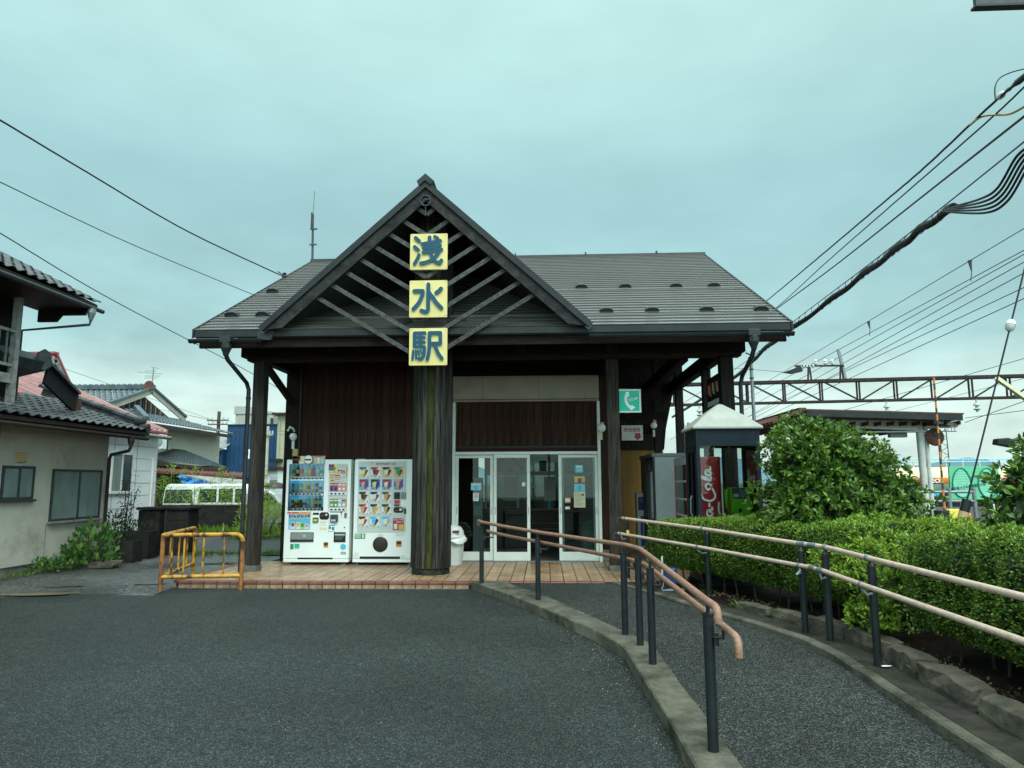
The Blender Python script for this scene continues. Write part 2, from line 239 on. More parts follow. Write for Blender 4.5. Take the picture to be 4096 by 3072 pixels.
def asphalt(name, base, light, speck, wet, sc=75, spec=0.16):
    m = bpy.data.materials.new(name); m.use_nodes = True; t = m.node_tree; n = t.nodes; l = t.links; b = n['Principled BSDF']; b.inputs['Specular IOR Level'].default_value = spec
    tcn = n.new('ShaderNodeTexCoord')
    vo = n.new('ShaderNodeTexVoronoi'); vo.inputs['Scale'].default_value = sc; l.new(tcn.outputs['Object'], vo.inputs['Vector'])
    sp = n.new('ShaderNodeSeparateColor'); l.new(vo.outputs['Color'], sp.inputs[0])
    pw = n.new('ShaderNodeMath'); pw.operation = 'POWER'; pw.inputs[1].default_value = speck; l.new(sp.outputs[0], pw.inputs[0])
    mx = n.new('ShaderNodeMix'); mx.data_type = 'RGBA'; l.new(pw.outputs[0], mx.inputs[0]); mx.inputs[6].default_value = (*base, 1); mx.inputs[7].default_value = (*light, 1)
    nb = n.new('ShaderNodeTexNoise'); nb.inputs['Scale'].default_value = 0.55; nb.inputs['Detail'].default_value = 6; l.new(tcn.outputs['Object'], nb.inputs['Vector'])
    rg = n.new('ShaderNodeMapRange'); rg.inputs['From Min'].default_value = 0.32; rg.inputs['From Max'].default_value = 0.70; rg.inputs['To Min'].default_value = 0.72; rg.inputs['To Max'].default_value = 1.22; l.new(nb.outputs[0], rg.inputs[0])
    nf = n.new('ShaderNodeTexNoise'); nf.inputs['Scale'].default_value = 14; nf.inputs['Detail'].default_value = 4; l.new(tcn.outputs['Object'], nf.inputs['Vector'])
    rf = n.new('ShaderNodeMapRange'); rf.inputs['From Min'].default_value = 0.3; rf.inputs['From Max'].default_value = 0.7; rf.inputs['To Min'].default_value = 0.82; rf.inputs['To Max'].default_value = 1.18; l.new(nf.outputs[0], rf.inputs[0])
    mm = n.new('ShaderNodeMath'); mm.operation = 'MULTIPLY'; l.new(rg.outputs[0], mm.inputs[0]); l.new(rf.outputs[0], mm.inputs[1])
    s2 = n.new('ShaderNodeVectorMath'); s2.operation = 'SCALE'; l.new(mx.outputs[2], s2.inputs[0]); l.new(mm.outputs[0], s2.inputs['Scale'])
    l.new(s2.outputs[0], b.inputs['Base Color'])
    rr = n.new('ShaderNodeMapRange'); rr.inputs['From Min'].default_value = 0.3; rr.inputs['From Max'].default_value = 0.7; rr.inputs['To Min'].default_value = wet[0]; rr.inputs['To Max'].default_value = wet[1]; l.new(nb.outputs[0], rr.inputs[0])
    l.new(rr.outputs[0], b.inputs['Roughness'])
    bp = n.new('ShaderNodeBump'); bp.inputs['Strength'].default_value = 0.9; bp.inputs['Distance'].default_value = 0.008; l.new(vo.outputs['Distance'], bp.inputs['Height']); l.new(bp.outputs[0], b.inputs['Normal'])
    MATS[name] = m; return m
asphalt('asphalt', (0.0150, 0.0195, 0.0182), (0.080, 0.096, 0.088), 4.0, (0.52, 0.70), 125)
asphalt('ramp_asphalt', (0.0125, 0.0155, 0.0148), (0.115, 0.128, 0.118), 3.6, (0.50, 0.66), 115)
asphalt('gravel', (0.026, 0.029, 0.028), (0.17, 0.175, 0.168), 2.6, (0.12, 0.62), 42, 0.5)
asphalt('lane_asphalt', (0.032, 0.036, 0.038), (0.11, 0.115, 0.115), 3.0, (0.40, 0.62), 60)
mat('puddle', (0.05, 0.05, 0.044), 0.10, var=0.3, scale=3, spec=0.6)
mat('grit', (0.26, 0.25, 0.21), 0.9, col2=(0.10, 0.095, 0.08), scale=3, isl=0.6)
mat('mud', (0.115, 0.088, 0.055), 0.35, var=0.3, scale=4)

# ---------------------------------------------------------------- mesh helpers
class MB:
    def __init__(s): s.v = []; s.f = []; s.m = []
    def add(s, vs, fs, mi=0):
        o = len(s.v); s.v.extend([tuple(p) for p in vs])
        for f in fs: s.f.append(tuple(i+o for i in f)); s.m.append(mi)
        return s
    def box(s, x0, x1, y0, y1, z0, z1, mi=0):
        return s.add([(x0,y0,z0),(x1,y0,z0),(x1,y1,z0),(x0,y1,z0),(x0,y0,z1),(x1,y0,z1),(x1,y1,z1),(x0,y1,z1)],
                     [(0,3,2,1),(4,5,6,7),(0,1,5,4),(1,2,6,5),(2,3,7,6),(3,0,4,7)], mi)
    def beam(s, a, b, w, h, up=(0,0,1), mi=0):
        a = Vector(a); b = Vector(b); d = (b-a).normalized(); up = Vector(up)
        x = d.cross(up)
        if x.length < 1e-4: x = d.cross(Vector((0,1,0)))
        x.normalize(); y = x.cross(d); x *= w/2; y *= h/2
        vs = [a-x-y, a+x-y, a+x+y, a-x+y, b-x-y, b+x-y, b+x+y, b-x+y]
        return s.add(vs, [(3,2,1,0),(4,5,6,7),(0,1,5,4),(1,2,6,5),(2,3,7,6),(3,0,4,7)], mi)
    def tube(s, pts, r, n=8, mi=0, cap=True):
        P = [Vector(p) for p in pts]; k = len(P); rs = r if isinstance(r, (list, tuple)) else [r]*k
        t0 = (P[1]-P[0]).normalized(); ref = Vector((0,0,1)) if abs(t0.z) < 0.9 else Vector((1,0,0))
        nx = t0.cross(ref).normalized(); base = len(s.v)
        for i in range(k):
            t = (P[min(i+1,k-1)]-P[max(i-1,0)]).normalized(); nx = (nx - t*nx.dot(t)).normalized(); ny = t.cross(nx)
            for j in range(n):
                a = 2*PI*j/n; s.v.append(tuple(P[i]+(nx*math.cos(a)+ny*math.sin(a))*rs[i]))
        for i in range(k-1):
            for j in range(n):
                s.f.append((base+i*n+j, base+i*n+(j+1)%n, base+(i+1)*n+(j+1)%n, base+(i+1)*n+j)); s.m.append(mi)
        if cap:
            s.f.append(tuple(base+j for j in range(n))[::-1]); s.m.append(mi)
            s.f.append(tuple(base+(k-1)*n+j for j in range(n))); s.m.append(mi)
        return s
    def cyl(s, a, b, r0, r1=None, n=14, mi=0): return s.tube([a, b], [r0, r0 if r1 is None else r1], n, mi)
    def lathe(s, c, prof, n=16, mi=0, axis='Z'):
        o = len(s.v); c = Vector(c)
        for (r, h) in prof:
            for j in range(n):
                a = 2*PI*j/n; p = (r*math.cos(a), r*math.sin(a), h)
                if axis == 'Y': p = (p[0], h, p[1])
                if axis == 'X': p = (h, p[0], p[1])
                s.v.append(tuple(c+Vector(p)))
        for i in range(len(prof)-1):
            for j in range(n):
                s.f.append((o+i*n+j, o+i*n+(j+1)%n, o+(i+1)*n+(j+1)%n, o+(i+1)*n+j)); s.m.append(mi)
        s.f.append(tuple(o+j for j in range(n))[::-1]); s.m.append(mi)
        s.f.append(tuple(o+(len(prof)-1)*n+j for j in range(n))); s.m.append(mi)
        return s
    def prism(s, poly, o, u, v, w, mi=0, mside=None):
        """2-D polygon extruded along w (a vector) from plane o + a u + b v"""
        o = Vector(o); u = Vector(u); v = Vector(v); w = Vector(w); k = len(poly)
        vs = [o+u*a+v*b for a, b in poly] + [o+u*a+v*b+w for a, b in poly]
        b0 = len(s.v); s.v.extend(tuple(p) for p in vs)
        s.f.append(tuple(b0+i for i in range(k))[::-1]); s.m.append(mi if mside is None else mside)
        s.f.append(tuple(b0+k+i for i in range(k))); s.m.append(mi)
        for i in range(k): s.f.append((b0+i, b0+(i+1)%k, b0+k+(i+1)%k, b0+k+i)); s.m.append(mi if mside is None else mside)
        return s
    def quad(s, a, b, c, d, mi=0): return s.add([a,b,c,d], [(0,1,2,3)], mi)
    def mesh(s, name, mats):
        me = bpy.data.meshes.new(name); me.from_pydata(s.v, [], s.f)
        for m in (mats if isinstance(mats, (list, tuple)) else [mats]): me.materials.append(M[m])
        if any(s.m): me.polygons.foreach_set('material_index', s.m)
        return me
    def build(s, name, mats, parent=None, smooth=False, bevel=0.0, seg=2):
        return obj(name, s.mesh(name, mats), parent, smooth, bevel, seg)

ROOT = {}
def obj(name, me, parent=None, smooth=False, bevel=0.0, seg=2, mw=None):
    o = bpy.data.objects.new(name, me); C.objects.link(o)
    if smooth: me.polygons.foreach_set('use_smooth', [True]*len(me.polygons)); me.set_sharp_from_angle(angle=R(40))
    if bevel:
        b = o.modifiers.new('bevel', 'BEVEL'); b.width = bevel; b.segments = seg; b.limit_method = 'ANGLE'; b.angle_limit = R(40)
    if mw is not None: o.matrix_basis = mw
    if parent is not None: attach(o, parent)
    return o
WM = {}
def attach(o, parent):
    """parent o keeping the place it is written at"""
    o.parent = parent; o.matrix_parent_inverse = WM.get(parent.name, parent.matrix_basis).inverted()
    WM[o.name] = o.matrix_basis.copy()
def inst(name, me, parent, mw):
    o = bpy.data.objects.new(name, me); C.objects.link(o); o.matrix_basis = mw; attach(o, parent); return o
def tag(o, label=None, cat=None, group=None, kind=None):
    if label: o['label'] = label
    if cat: o['category'] = cat
    if group: o['group'] = group
    if kind: o['kind'] = kind
    return o
def thing(name, label, cat, loc=(0,0,0), group=None):
    o = bpy.data.objects.new(name, None); C.objects.link(o); o.location = loc; o.empty_display_size = 0.2
    WM[o.name] = Matrix.Translation(loc); tag(o, label, cat, group); return o
def struct(name, mb, m, **k): return tag(mb.build(name, m, **k), kind='structure')
def box(name, m, parent, x0, x1, y0, y1, z0, z1, bevel=0.0): return MB().box(x0,x1,y0,y1,z0,z1).build(name, m, parent, bevel=bevel)
def beam(name, m, parent, a, b, w, h, up=(0,0,1), bevel=0.0): return MB().beam(a,b,w,h,up).build(name, m, parent, bevel=bevel)
def smooth_path(pts, k=6):
    P = [Vector(p) for p in pts]; out_ = []
    for i in range(len(P)-1):
        p0 = P[max(i-1,0)]; p1 = P[i]; p2 = P[i+1]; p3 = P[min(i+2,len(P)-1)]
        for j in range(k):
            t = j/k; out_.append(0.5*((2*p1)+(p2-p0)*t+(2*p0-5*p1+4*p2-p3)*t*t+(3*p1-p0-3*p2+p3)*t**3))
    out_.append(P[-1]); return out_
def sag(a, b, s, k=16):
    a = Vector(a); b = Vector(b); return [a.lerp(b, i/k) - Vector((0,0,1))*s*4*(i/k)*(1-i/k) for i in range(k+1)]
def rrect(x0, x1, z0, z1, r, k=4):
    p = []
    for cx, cz, a0 in ((x1-r,z0+r,-90),(x1-r,z1-r,0),(x0+r,z1-r,90),(x0+r,z0+r,180)):
        for i in range(k+1): a = R(a0+90*i/k); p.append((cx+r*math.cos(a), cz+r*math.sin(a)))
    return p
def panel(name, m, parent, x0, x1, z0, z1, y, t=0.004, r=0.0, smooth=False):
    """flat piece on a wall facing the camera side (-Y): front at y - t"""
    poly = rrect(x0,x1,z0,z1,r) if r else [(x0,z0),(x1,z0),(x1,z1),(x0,z1)]
    return MB().prism(poly, (0,y,0), (1,0,0), (0,0,1), (0,-t,0)).build(name, m, parent)
def pt(p): return (p[0], p[1], p[2])

# ---------------------------------------------------------------- lettering (made before the scene fills up)
TEXTS = {}
def make_texts(specs):
    objs = []
    for key, (s, off) in specs.items():
        cu = bpy.data.curves.new('t', 'FONT'); cu.body = s; cu.size = 1.0; cu.offset = off; cu.align_x = 'LEFT'; cu.resolution_u = 3; cu.extrude = 0.02
        o = bpy.data.objects.new('t', cu); C.objects.link(o); objs.append((key, o))
    bpy.context.view_layer.update(); dg = bpy.context.evaluated_depsgraph_get()
    for key, o in objs:
        me = bpy.data.meshes.new_from_object(o.evaluated_get(dg)); vs = np.array([v.co[:] for v in me.vertices])
        TEXTS[key] = (vs, [tuple(p.vertices) for p in me.polygons]); bpy.data.meshes.remove(me)
    for key, o in objs:
        cu = o.data; bpy.data.objects.remove(o); bpy.data.curves.remove(cu)
make_texts(dict(yakan=('夜間通路', 0.009), seven=('seventeen ice', 0.01), n17=('17', 0.015), do=('Do', 0.03), shuwa=('シュワッと!', 0.03),
                eneos=('ENEOS', 0.03), mega=('福井県メガネ産業発祥の地「麻生津」', 0.006), mile=('マイレージを', 0.02), mile2=('貯めよう!', 0.012),
                oshi=('お知らせ', 0.015), cola=('Coca-Cola', 0.0)))
def letters(key, name, m, parent, o, u, v, width=None, height=None, depth=0.003, shear=0.0):
    """lettering laid out from its lower-left corner o along u (right) and v (up); raised towards u x v"""
    vs, fs = TEXTS[key]; o = Vector(o); u = Vector(u).normalized(); v = Vector(v).normalized(); w = u.cross(v)
    mn = vs.min(0); mxx = vs.max(0); sx = (width/(mxx[0]-mn[0])) if width else None; sy = (height/(mxx[1]-mn[1])) if height else sx
    if sx is None: sx = sy
    pts = [o + u*((x-mn[0])*sx + shear*(y-mn[1])*sy) + v*((y-mn[1])*sy) + w*(depth if z > 0 else 0.0) for x, y, z in vs]
    me = bpy.data.meshes.new(name); me.from_pydata([tuple(p) for p in pts], [], fs); me.materials.append(M[m])
    return obj(name, me, parent)
def stroke_poly(pts, hw, k=5):
    P = [Vector((p[0], p[1])) for p in pts]
    if len(P) > 2: P = [Vector(q[:2]) for q in smooth_path([(p.x,p.y,0) for p in P], 4)]
    Lf, Rt = [], []
    for i, p in enumerate(P):
        d = (P[min(i+1,len(P)-1)]-P[max(i-1,0)]).normalized(); nn = Vector((-d.y, d.x)); Lf.append(p+nn*hw); Rt.append(p-nn*hw)
    d0 = (P[1]-P[0]).normalized(); d1 = (P[-1]-P[-2]).normalized()
    a1 = math.atan2(-d1.x, d1.y) ; cap1 = [P[-1]+Vector((math.cos(math.atan2(d1.y,d1.x)-PI/2+PI*j/k), math.sin(math.atan2(d1.y,d1.x)-PI/2+PI*j/k)))*hw for j in range(1,k)]
    cap0 = [P[0]+Vector((math.cos(math.atan2(d0.y,d0.x)+PI/2+PI*j/k), math.sin(math.atan2(d0.y,d0.x)+PI/2+PI*j/k)))*hw for j in range(1,k)]
    return [(q.x,q.y) for q in Rt+cap1+Lf[::-1]+cap0]

# ---------------------------------------------------------------- foliage
def leaf_mesh(name, m, P, Nn, size, aspect=2.2, jitter=0.7, fold=0.18, up=None):
    """one mesh of bent four-point leaves: P points, Nn outward directions, size per leaf"""
    n = len(P); P = np.asarray(P); Nn = np.asarray(Nn)
    d = Nn + RNG.normal(0, jitter, (n,3)); d /= np.linalg.norm(d, axis=1)[:,None]+1e-9
    s = np.cross(d, RNG.normal(0,1,(n,3))); s /= np.linalg.norm(s, axis=1)[:,None]+1e-9
    nn = np.cross(s, d); L_ = np.asarray(size).reshape(-1,1)*np.ones((n,1)); W_ = L_/aspect
    mid = P + d*L_*0.5 + nn*L_*fold
    vs = np.stack([P, mid + s*W_*0.5 - nn*L_*fold*0.3, P + d*L_, mid - s*W_*0.5 - nn*L_*fold*0.3, mid - nn*L_*fold*0.55], 1).reshape(-1,3)
    idx = (np.arange(n)*5)[:,None]; f = np.concatenate([idx+[0,1,4], idx+[1,2,4], idx+[2,3,4], idx+[3,0,4]], 1).reshape(-1,3)
    me = bpy.data.meshes.new(name); me.vertices.add(n*5); me.vertices.foreach_set('co', vs.astype(np.float32).ravel())
    me.loops.add(f.size); me.loops.foreach_set('vertex_index', f.astype(np.int32).ravel()); me.polygons.add(len(f))
    me.polygons.foreach_set('loop_start', (np.arange(len(f))*3).astype(np.int32)); me.polygons.foreach_set('loop_total', np.full(len(f),3,np.int32))
    me.update(calc_edges=True); me.materials.append(M[m]); return me
def leaves(name, m, parent, P, Nn, size, stuff=True, **k):
    o = obj(name, leaf_mesh(name, m, P, Nn, size, **k), parent)
    if stuff: o['kind'] = 'stuff'
    return o
def vnoise(P, sc, seed):
    """cheap smooth noise: sum of random sinusoids"""
    r = np.random.default_rng(seed); out_ = np.zeros(len(P))
    for _ in range(7):
        k = r.normal(0, sc, 3); out_ += np.sin(P@k + r.uniform(0, 6.28))
    return out_/3.0

# ================================================================ THE SETTING
YF = 10.75                                            # front edge of the tiled platform
def zl(y): return -0.1 if y >= 10.6 else -0.1-0.025*(10.6-max(y, 0))
def zr(y): return -0.012-0.0275*max(0, YF-max(y, 0))  # ramp surface
g = MB(); ys = [-60, 0, 10.6, 14, 60, 1200]; xs = [-1200, -60, -9, -4, 3, 12, 60, 1200]
for y in ys:
    for x in xs: g.v.append((x, y, zl(y)-0.03))
for i in range(len(ys)-1):
    for j in range(len(xs)-1): a = i*len(xs)+j; g.f.append((a, a+1, a+1+len(xs), a+len(xs))); g.m.append(0)
struct('ground', g, 'field')
# parking lot: slopes gently towards the camera
g = MB(); pts = [(-14, 9.75), (-9, 10.0), (-7.2, 10.12), (-5.7, 10.3), (-5.6, YF-0.02), (-1.1, YF-0.02)]
lotx = [p[0] for p in pts]
rows = []
pts += [(x+.06, y) for x, y in [(-1.10,10.735),(-0.62,9.92),(-0.136,9.0),(0.384,7.90),(0.66,7.20),(0.727,6.95),(0.748,6.50),(0.786,5.70),(0.823,4.83),(0.86,3.20),(0.90,1.50)]]
for x, yt in pts:
    rows.append([(x, y, zl(y)) for y in np.concatenate([[-12, 0], np.linspace(0.1, yt, 6)[1:]])])
for rw in rows: g.v.extend(rw)
for i in range(len(rows)-1):
    for j in range(6): a = i*7+j; g.f.append((a, a+7, a+8, a+1)); g.m.append(0)
g.quad((-14,-12,zl(0)-.004), (14,-12,zl(0)-.004), (14,0.2,zl(0)-.004), (-14,0.2,zl(0)-.004))
struct('asphalt_lot', g, 'asphalt')
# the worn lane between the station and the house
g = MB(); nx_, ny_ = 18, 40
for i in range(ny_+1):
    for j in range(nx_+1):
        x = -14+8.6*j/nx_; yb = 9.55+0.12*max(0, x+9); y = yb+(19-yb)*i/ny_
        if j == nx_: x = -5.56
        g.v.append((x, y, -0.112+0.012*math.sin(x*2.3+y*1.7)*math.sin(y*1.1-x) + (0.0 if i else -0.03)))
for i in range(ny_):
    for j in range(nx_): a = i*(nx_+1)+j; g.f.append((a, a+1, a+nx_+2, a+nx_+1)); g.m.append(0)
struct('gravel_lane', g, 'gravel', smooth=True)
g = MB(); g.add([(-12.5,17.5,-.092),(-3.8,15.2,-.092),(-3.6,60,-.092),(-12.5,60,-.092)], [(0,1,2,3)]); struct('driveway', g, 'lane_asphalt')
def blob(cx, cy, rx, ry, z, seed, rot=0.0, k=26):
    r = random.Random(seed); ph = [r.uniform(0,6.28) for _ in range(4)]; p = []
    for i in range(k):
        a = 2*PI*i/k; q = 1+0.22*math.sin(2*a+ph[0])+0.16*math.sin(3*a+ph[1])+0.10*math.sin(5*a+ph[2]); x = rx*q*math.cos(a); y = ry*q*math.sin(a)
        p.append((cx+x*math.cos(rot)-y*math.sin(rot), cy+x*math.sin(rot)+y*math.cos(rot), z))
    return MB().add(p, [tuple(range(k))])
for i, (px, py, rx, ry, mm) in enumerate([(120,2378,0.75,0.10,'mud'), (250,2345,0.3,0.09,'mud'), 
                                          (1085,2215,0.5,0.32,'puddle'), (930,2252,0.42,0.2,'puddle'), (600,2335,0.22,0.12,'mud')]):
    c = gz(px, py, -0.1); struct('puddle', blob(c.x, c.y, rx, ry, -0.094 + (0.0 if py > 2212 else 0.012), i, 0.1), mm)

# ---- tiled platform
plat = MB().box(-5.54, 3.5, YF+0.035, 13.52, -0.4, -0.011).box(0.98, 3.5, 13.52, 17.5, -0.4, -0.011)
platform = struct('tiled_platform', plat, 'grout')
def brick_mesh(w, d, h, m, b=0.004):
    mb = MB(); x, y = w/2, d/2
    mb.add([(-x,-y,-h),(x,-y,-h),(x,y,-h),(-x,y,-h),(-x,-y,-b),(x,-y,-b),(x,y,-b),(-x,y,-b),(-x+b,-y+b,0),(x-b,-y+b,0),(x-b,y-b,0),(-x+b,y-b,0)],
           [(0,1,5,4),(1,2,6,5),(2,3,7,6),(3,0,4,7),(4,5,9,8),(5,6,10,9),(6,7,11,10),(7,4,8,11),(8,9,10,11)])
    return mb
big = brick_mesh(0.188, 0.090, 0.03, 'tile'); small = brick_mesh(0.091, 0.090, 0.03, 'tile')
me_big = big.mesh('tile', 'tile'); me_small = small.mesh('tile', 'tile')
rest = MB(); cnt = 0
ncol = 45; x_l = -5.53
for r in range(33):
    y = YF+0.115+0.1*r+0.05
    if y > 13.47: break
    for c in range(ncol):
        xc = x_l+0.2*c+0.1
        for (mesh_, mb_, dx) in ([(me_big, big, 0)] if (r+c) % 2 == 0 else [(me_small, small, -0.0485), (me_small, small, 0.0485)]):
            dz = random.uniform(-0.0015, 0.0015)
            if r < 4 and cnt < 300:
                inst('tile', mesh_, platform, Matrix.Translation((xc+dx, y, dz))); cnt += 1
            else: rest.add([(p[0]+xc+dx, p[1]+y, p[2]+dz) for p in mb_.v], mb_.f)
for r in range(38):
    y = 13.57+0.1*r
    for c in range(32, ncol):
        xc = x_l+0.2*c+0.1
        rest.add([(p[0]+xc, p[1]+y, p[2]) for p in big.v], big.f)
tag(rest.build('tile', 'tile', platform), kind='stuff')
# nosing bricks and face bricks along the front, the left side and the ramp side
nose = MB().prism([(0,-0.042),(0,-0.012),(0.004,-0.004),(0.012,0),(0.112,0),(0.112,-0.042)], (-0.0945,0,0), (0,1,0), (0,0,1), (0.189,0,0)).mesh('nosing_brick', 'brick_nose')
face = MB().box(-0.093, 0.093, 0.004, 0.04, -0.16, -0.050).mesh('face_brick', 'brick_face')
for i in range(32):
    x = -5.53+0.2*i+0.1
    if x > 1.0: break
    inst('nosing_brick', nose, platform, Matrix.Translation((x, YF, 0.001)))
    if x < -1.05: inst('face_brick', face, platform, Matrix.Translation((x+random.uniform(-.002,.002), YF+random.uniform(-.002,.002), 0)))
for i in range(14):
    mw = Matrix.Translation((-5.66, YF+0.22+0.2*i, 0)) @ Matrix.Rotation(-PI/2, 4, 'Z')
    inst('nosing_brick', nose, platform, mw); inst('face_brick', face, platform, mw)

# ---- ramp, kerbs, planting bed
LO = [(-1.10,10.735),(-0.62,9.92),(-0.136,9.0),(0.384,7.90),(0.66,7.20),(0.727,6.95),(0.748,6.50),(0.786,5.70),(0.823,4.83),(0.86,3.20),(0.90,1.50),(0.96,-1.0)]
LI = [(-0.62,10.735),(-0.25,10.05),(0.102,9.385),(0.70,7.86),(0.97,7.16),(1.019,6.90),(1.03,6.45),(1.054,5.70),(1.089,4.88),(1.13,3.20),(1.17,1.50),(1.23,-1.0)]
RI = [(0.95,10.735),(1.20,10.22),(1.42,9.75),(1.72,9.05),(2.10,8.20),(2.44,7.35),(2.54,6.50),(2.54,5.60),(2.54,4.50),(2.57,3.20),(2.65,1.50),(2.72,-1.0)]
RO = [(1.16,10.735),(1.44,10.33),(1.72,9.92),(2.05,9.22),(2.45,8.30),(2.84,7.45),(2.93,6.55),(2.90,5.60),(2.90,4.50),(2.93,3.20),(3.01,1.50),(3.08,-1.0)]
def sm2(p): return [(q.x, q.y) for q in smooth_path([(a, b, 0) for a, b in p], 5)]
lo, li, ri, ro = sm2(LO), sm2(LI), sm2(RI), sm2(RO)
def strip(a, b, za, zb, nd=1):
    mb = MB(); n = len(a)
    for i in range(n):
        for k in range(nd+1):
            t = k/nd; x = a[i][0]*(1-t)+b[i][0]*t; y = a[i][1]*(1-t)+b[i][1]*t; mb.v.append((x, y, za(y)*(1-t)+zb(y)*t))
    for i in range(n-1):
        for k in range(nd): q = i*(nd+1)+k; mb.f.append((q, q+nd+1, q+nd+2, q+1)); mb.m.append(0)
    return mb
struct('ramp', strip([(x-.03,y) for x,y in li], [(x+.03,y) for x,y in ri], zr, zr, 3), 'ramp_asphalt', smooth=True)
def kerb(name, a, b, top, m, seed=3):
    """bevelled kerb between two edge lines"""
    mb = MB(); n = len(a); r = random.Random(seed)
    for i in range(n):
        A = Vector((*a[i],0)); B = Vector((*b[i],0)); d = (B-A).normalized(); t = top(a[i][1])+r.uniform(-.003,.003); e = 0.012+r.uniform(-.003,.004)
        for p, z in ((A,-0.6),(A,t-e),(A+d*e,t),(A.lerp(B,.5),t+.002),(B-d*e,t),(B,t-e),(B,-0.6)): mb.v.append((p.x, p.y, z))
    for i in range(n-1):
        for k in range(6): q = i*7+k; mb.f.append((q, q+7, q+8, q+1)); mb.m.append(0)
    mb.f.append(tuple(range(7))[::-1]); mb.m.append(0)
    return struct(name, mb, m, smooth=True)
zkl = lambda y: 0.012-0.0235*max(0, YF-max(y,0))
zkr = lambda y: 0.018-0.0195*max(0, YF-max(y,0)) if y > 4 else 0.018-0.0195*6.75-0.0275*(4-max(y,0))
kerb('ramp_kerb', lo, li, zkl, 'concrete'); 
edge = [(a[0]*0.72+b[0]*0.28, a[1]*0.72+b[1]*0.28) for a, b in zip(ri, ro)]
kerb('bed_kerb', ri, edge, zkr, 'concrete', 5)
kerb('bed_slab', edge, ro, lambda y: zkr(y)-0.008, 'concrete_dark', 8)
bedl = [(x-.02, y) for x, y in ro]
soil = strip(bedl, [(max(x+1, 9.5), min(y+0.5, 11.0) if y > 9 else y+0.4) for x, y in ro], lambda y: zkr(y)-0.02, lambda y: 0.10, 8)
rs = random.Random(4)
soil.v = [(x, y, z+(rs.uniform(-.03,.05) if i % 9 else 0)) for i, (x,y,z) in enumerate(soil.v)]
struct('planting_bed', soil, 'soil', smooth=True)
# stone border of the bed: each stone a piece of the bed
border = thing('stone_border', 'row of rough tan stones edging the hedge bed beside the ramp', 'stone edging', (2.9, 6.5, 0))
def stone(c, lx, ly, lz, rot, seed):
    """rough-hewn block: a jittered box grid"""
    r = np.random.default_rng(seed); mb = MB(); nx, ny, nz = 4, 2, 2; idx = {}
    for i in range(nx+1):
        for j in range(ny+1):
            for k in range(nz+1):
                if 0 < i < nx and 0 < j < ny and 0 < k < nz: continue
                u, v, w = i/nx-.5, j/ny-.5, k/nz-.5; ed = (abs(u) > .49)+(abs(v) > .49)+(abs(w) > .49); q = 1-.07*(ed >= 2)-.05*(ed == 3)
                x = lx*(u*q+r.normal(0,.018)); y = ly*(v*q+r.normal(0,.05)); z = lz*(w*q+r.normal(0,.05)); idx[i,j,k] = len(mb.v)
                mb.v.append((c[0]+x*math.cos(rot)-y*math.sin(rot), c[1]+x*math.sin(rot)+y*math.cos(rot), c[2]+z))
    def face(a, b, cc, d): mb.f.append((idx[a], idx[b], idx[cc], idx[d])); mb.m.append(0)
    for i in range(nx):
        for j in range(ny): face((i,j,0),(i,j+1,0),(i+1,j+1,0),(i+1,j,0)); face((i,j,nz),(i+1,j,nz),(i+1,j+1,nz),(i,j+1,nz))
        for k in range(nz): face((i,0,k),(i+1,0,k),(i+1,0,k+1),(i,0,k+1)); face((i,ny,k),(i,ny,k+1),(i+1,ny,k+1),(i+1,ny,k))
    for j in range(ny):
        for k in range(nz): face((0,j,k),(0,j,k+1),(0,j+1,k+1),(0,j+1,k)); face((nx,j,k),(nx,j+1,k),(nx,j+1,k+1),(nx,j,k+1))
    return mb
acc = 0; prev = None; si = 0
path = [Vector((x, y, 0)) for x, y in ro if 3.0 < y < 8.9]
seglen = 0.0; ln = 0.42; start = path[0]
for i in range(1, len(path)):
    if (path[i]-start).length >= ln:
        c = (path[i]+start)/2; d = path[i]-start; L_ = d.length; rot = math.atan2(d.y, d.x); y = c.y
        big_ = 0.5+0.5*min(1, max(0, (8.6-y)/2.5))
        stone((c.x+0.08, c.y, zkr(y)+0.02*big_+random.uniform(-.012,.012)), L_*0.97, 0.17*big_+0.05, 0.17*big_+0.06, rot+random.uniform(-.05,.05), si).build('stone', 'rock', border, bevel=.008)
        si += 1; start = path[i]; ln = random.uniform(0.4, 0.62)
# grit swept against the kerb and scattered over the lot
r = np.random.default_rng(17); gm_ = MB(); pts_ = []
for k in range(300):
    i = r.integers(3, len(lo)-14); t = abs(r.normal(0, .16))+.015; pts_.append((lo[i][0]-t+r.normal(0,.02), lo[i][1]+r.normal(0,.12), r.uniform(.002,.0055)))
for k in range(150): pts_.append((r.uniform(-6.5,.5), r.uniform(2.6,10.4), r.uniform(.002,.0045)))
for k in range(260): x_ = r.uniform(-5.5,-1.2); pts_.append((x_, YF-.02-abs(r.normal(0,.05)), r.uniform(.003,.008)))
for (x_, y_, q) in pts_:
    if x_ > np.interp(-y_, [-a[1] for a in lo], [a[0] for a in lo])-.01 and y_ < 10.7: continue
    z_ = zl(y_); gm_.add([(x_-q,y_,z_),(x_,y_-q,z_),(x_+q*1.1,y_,z_),(x_,y_+q,z_),(x_+q*.2,y_,z_+q)], [(0,1,4),(1,2,4),(2,3,4),(3,0,4)])
tag(gm_.build('grit', 'grit'), 'loose pale grit and pebbles scattered over the asphalt lot', 'grit', kind='stuff')
# white bit of litter beside a rail post
c = gz(3545, 2662, -0.06); tag(blob(c.x, c.y, 0.055, 0.02, zkr(c.y)+0.006, 77, 0.2, 14).build('paper_scrap', 'paper'), 'torn white paper scrap lying at the foot of a rail post', 'litter')
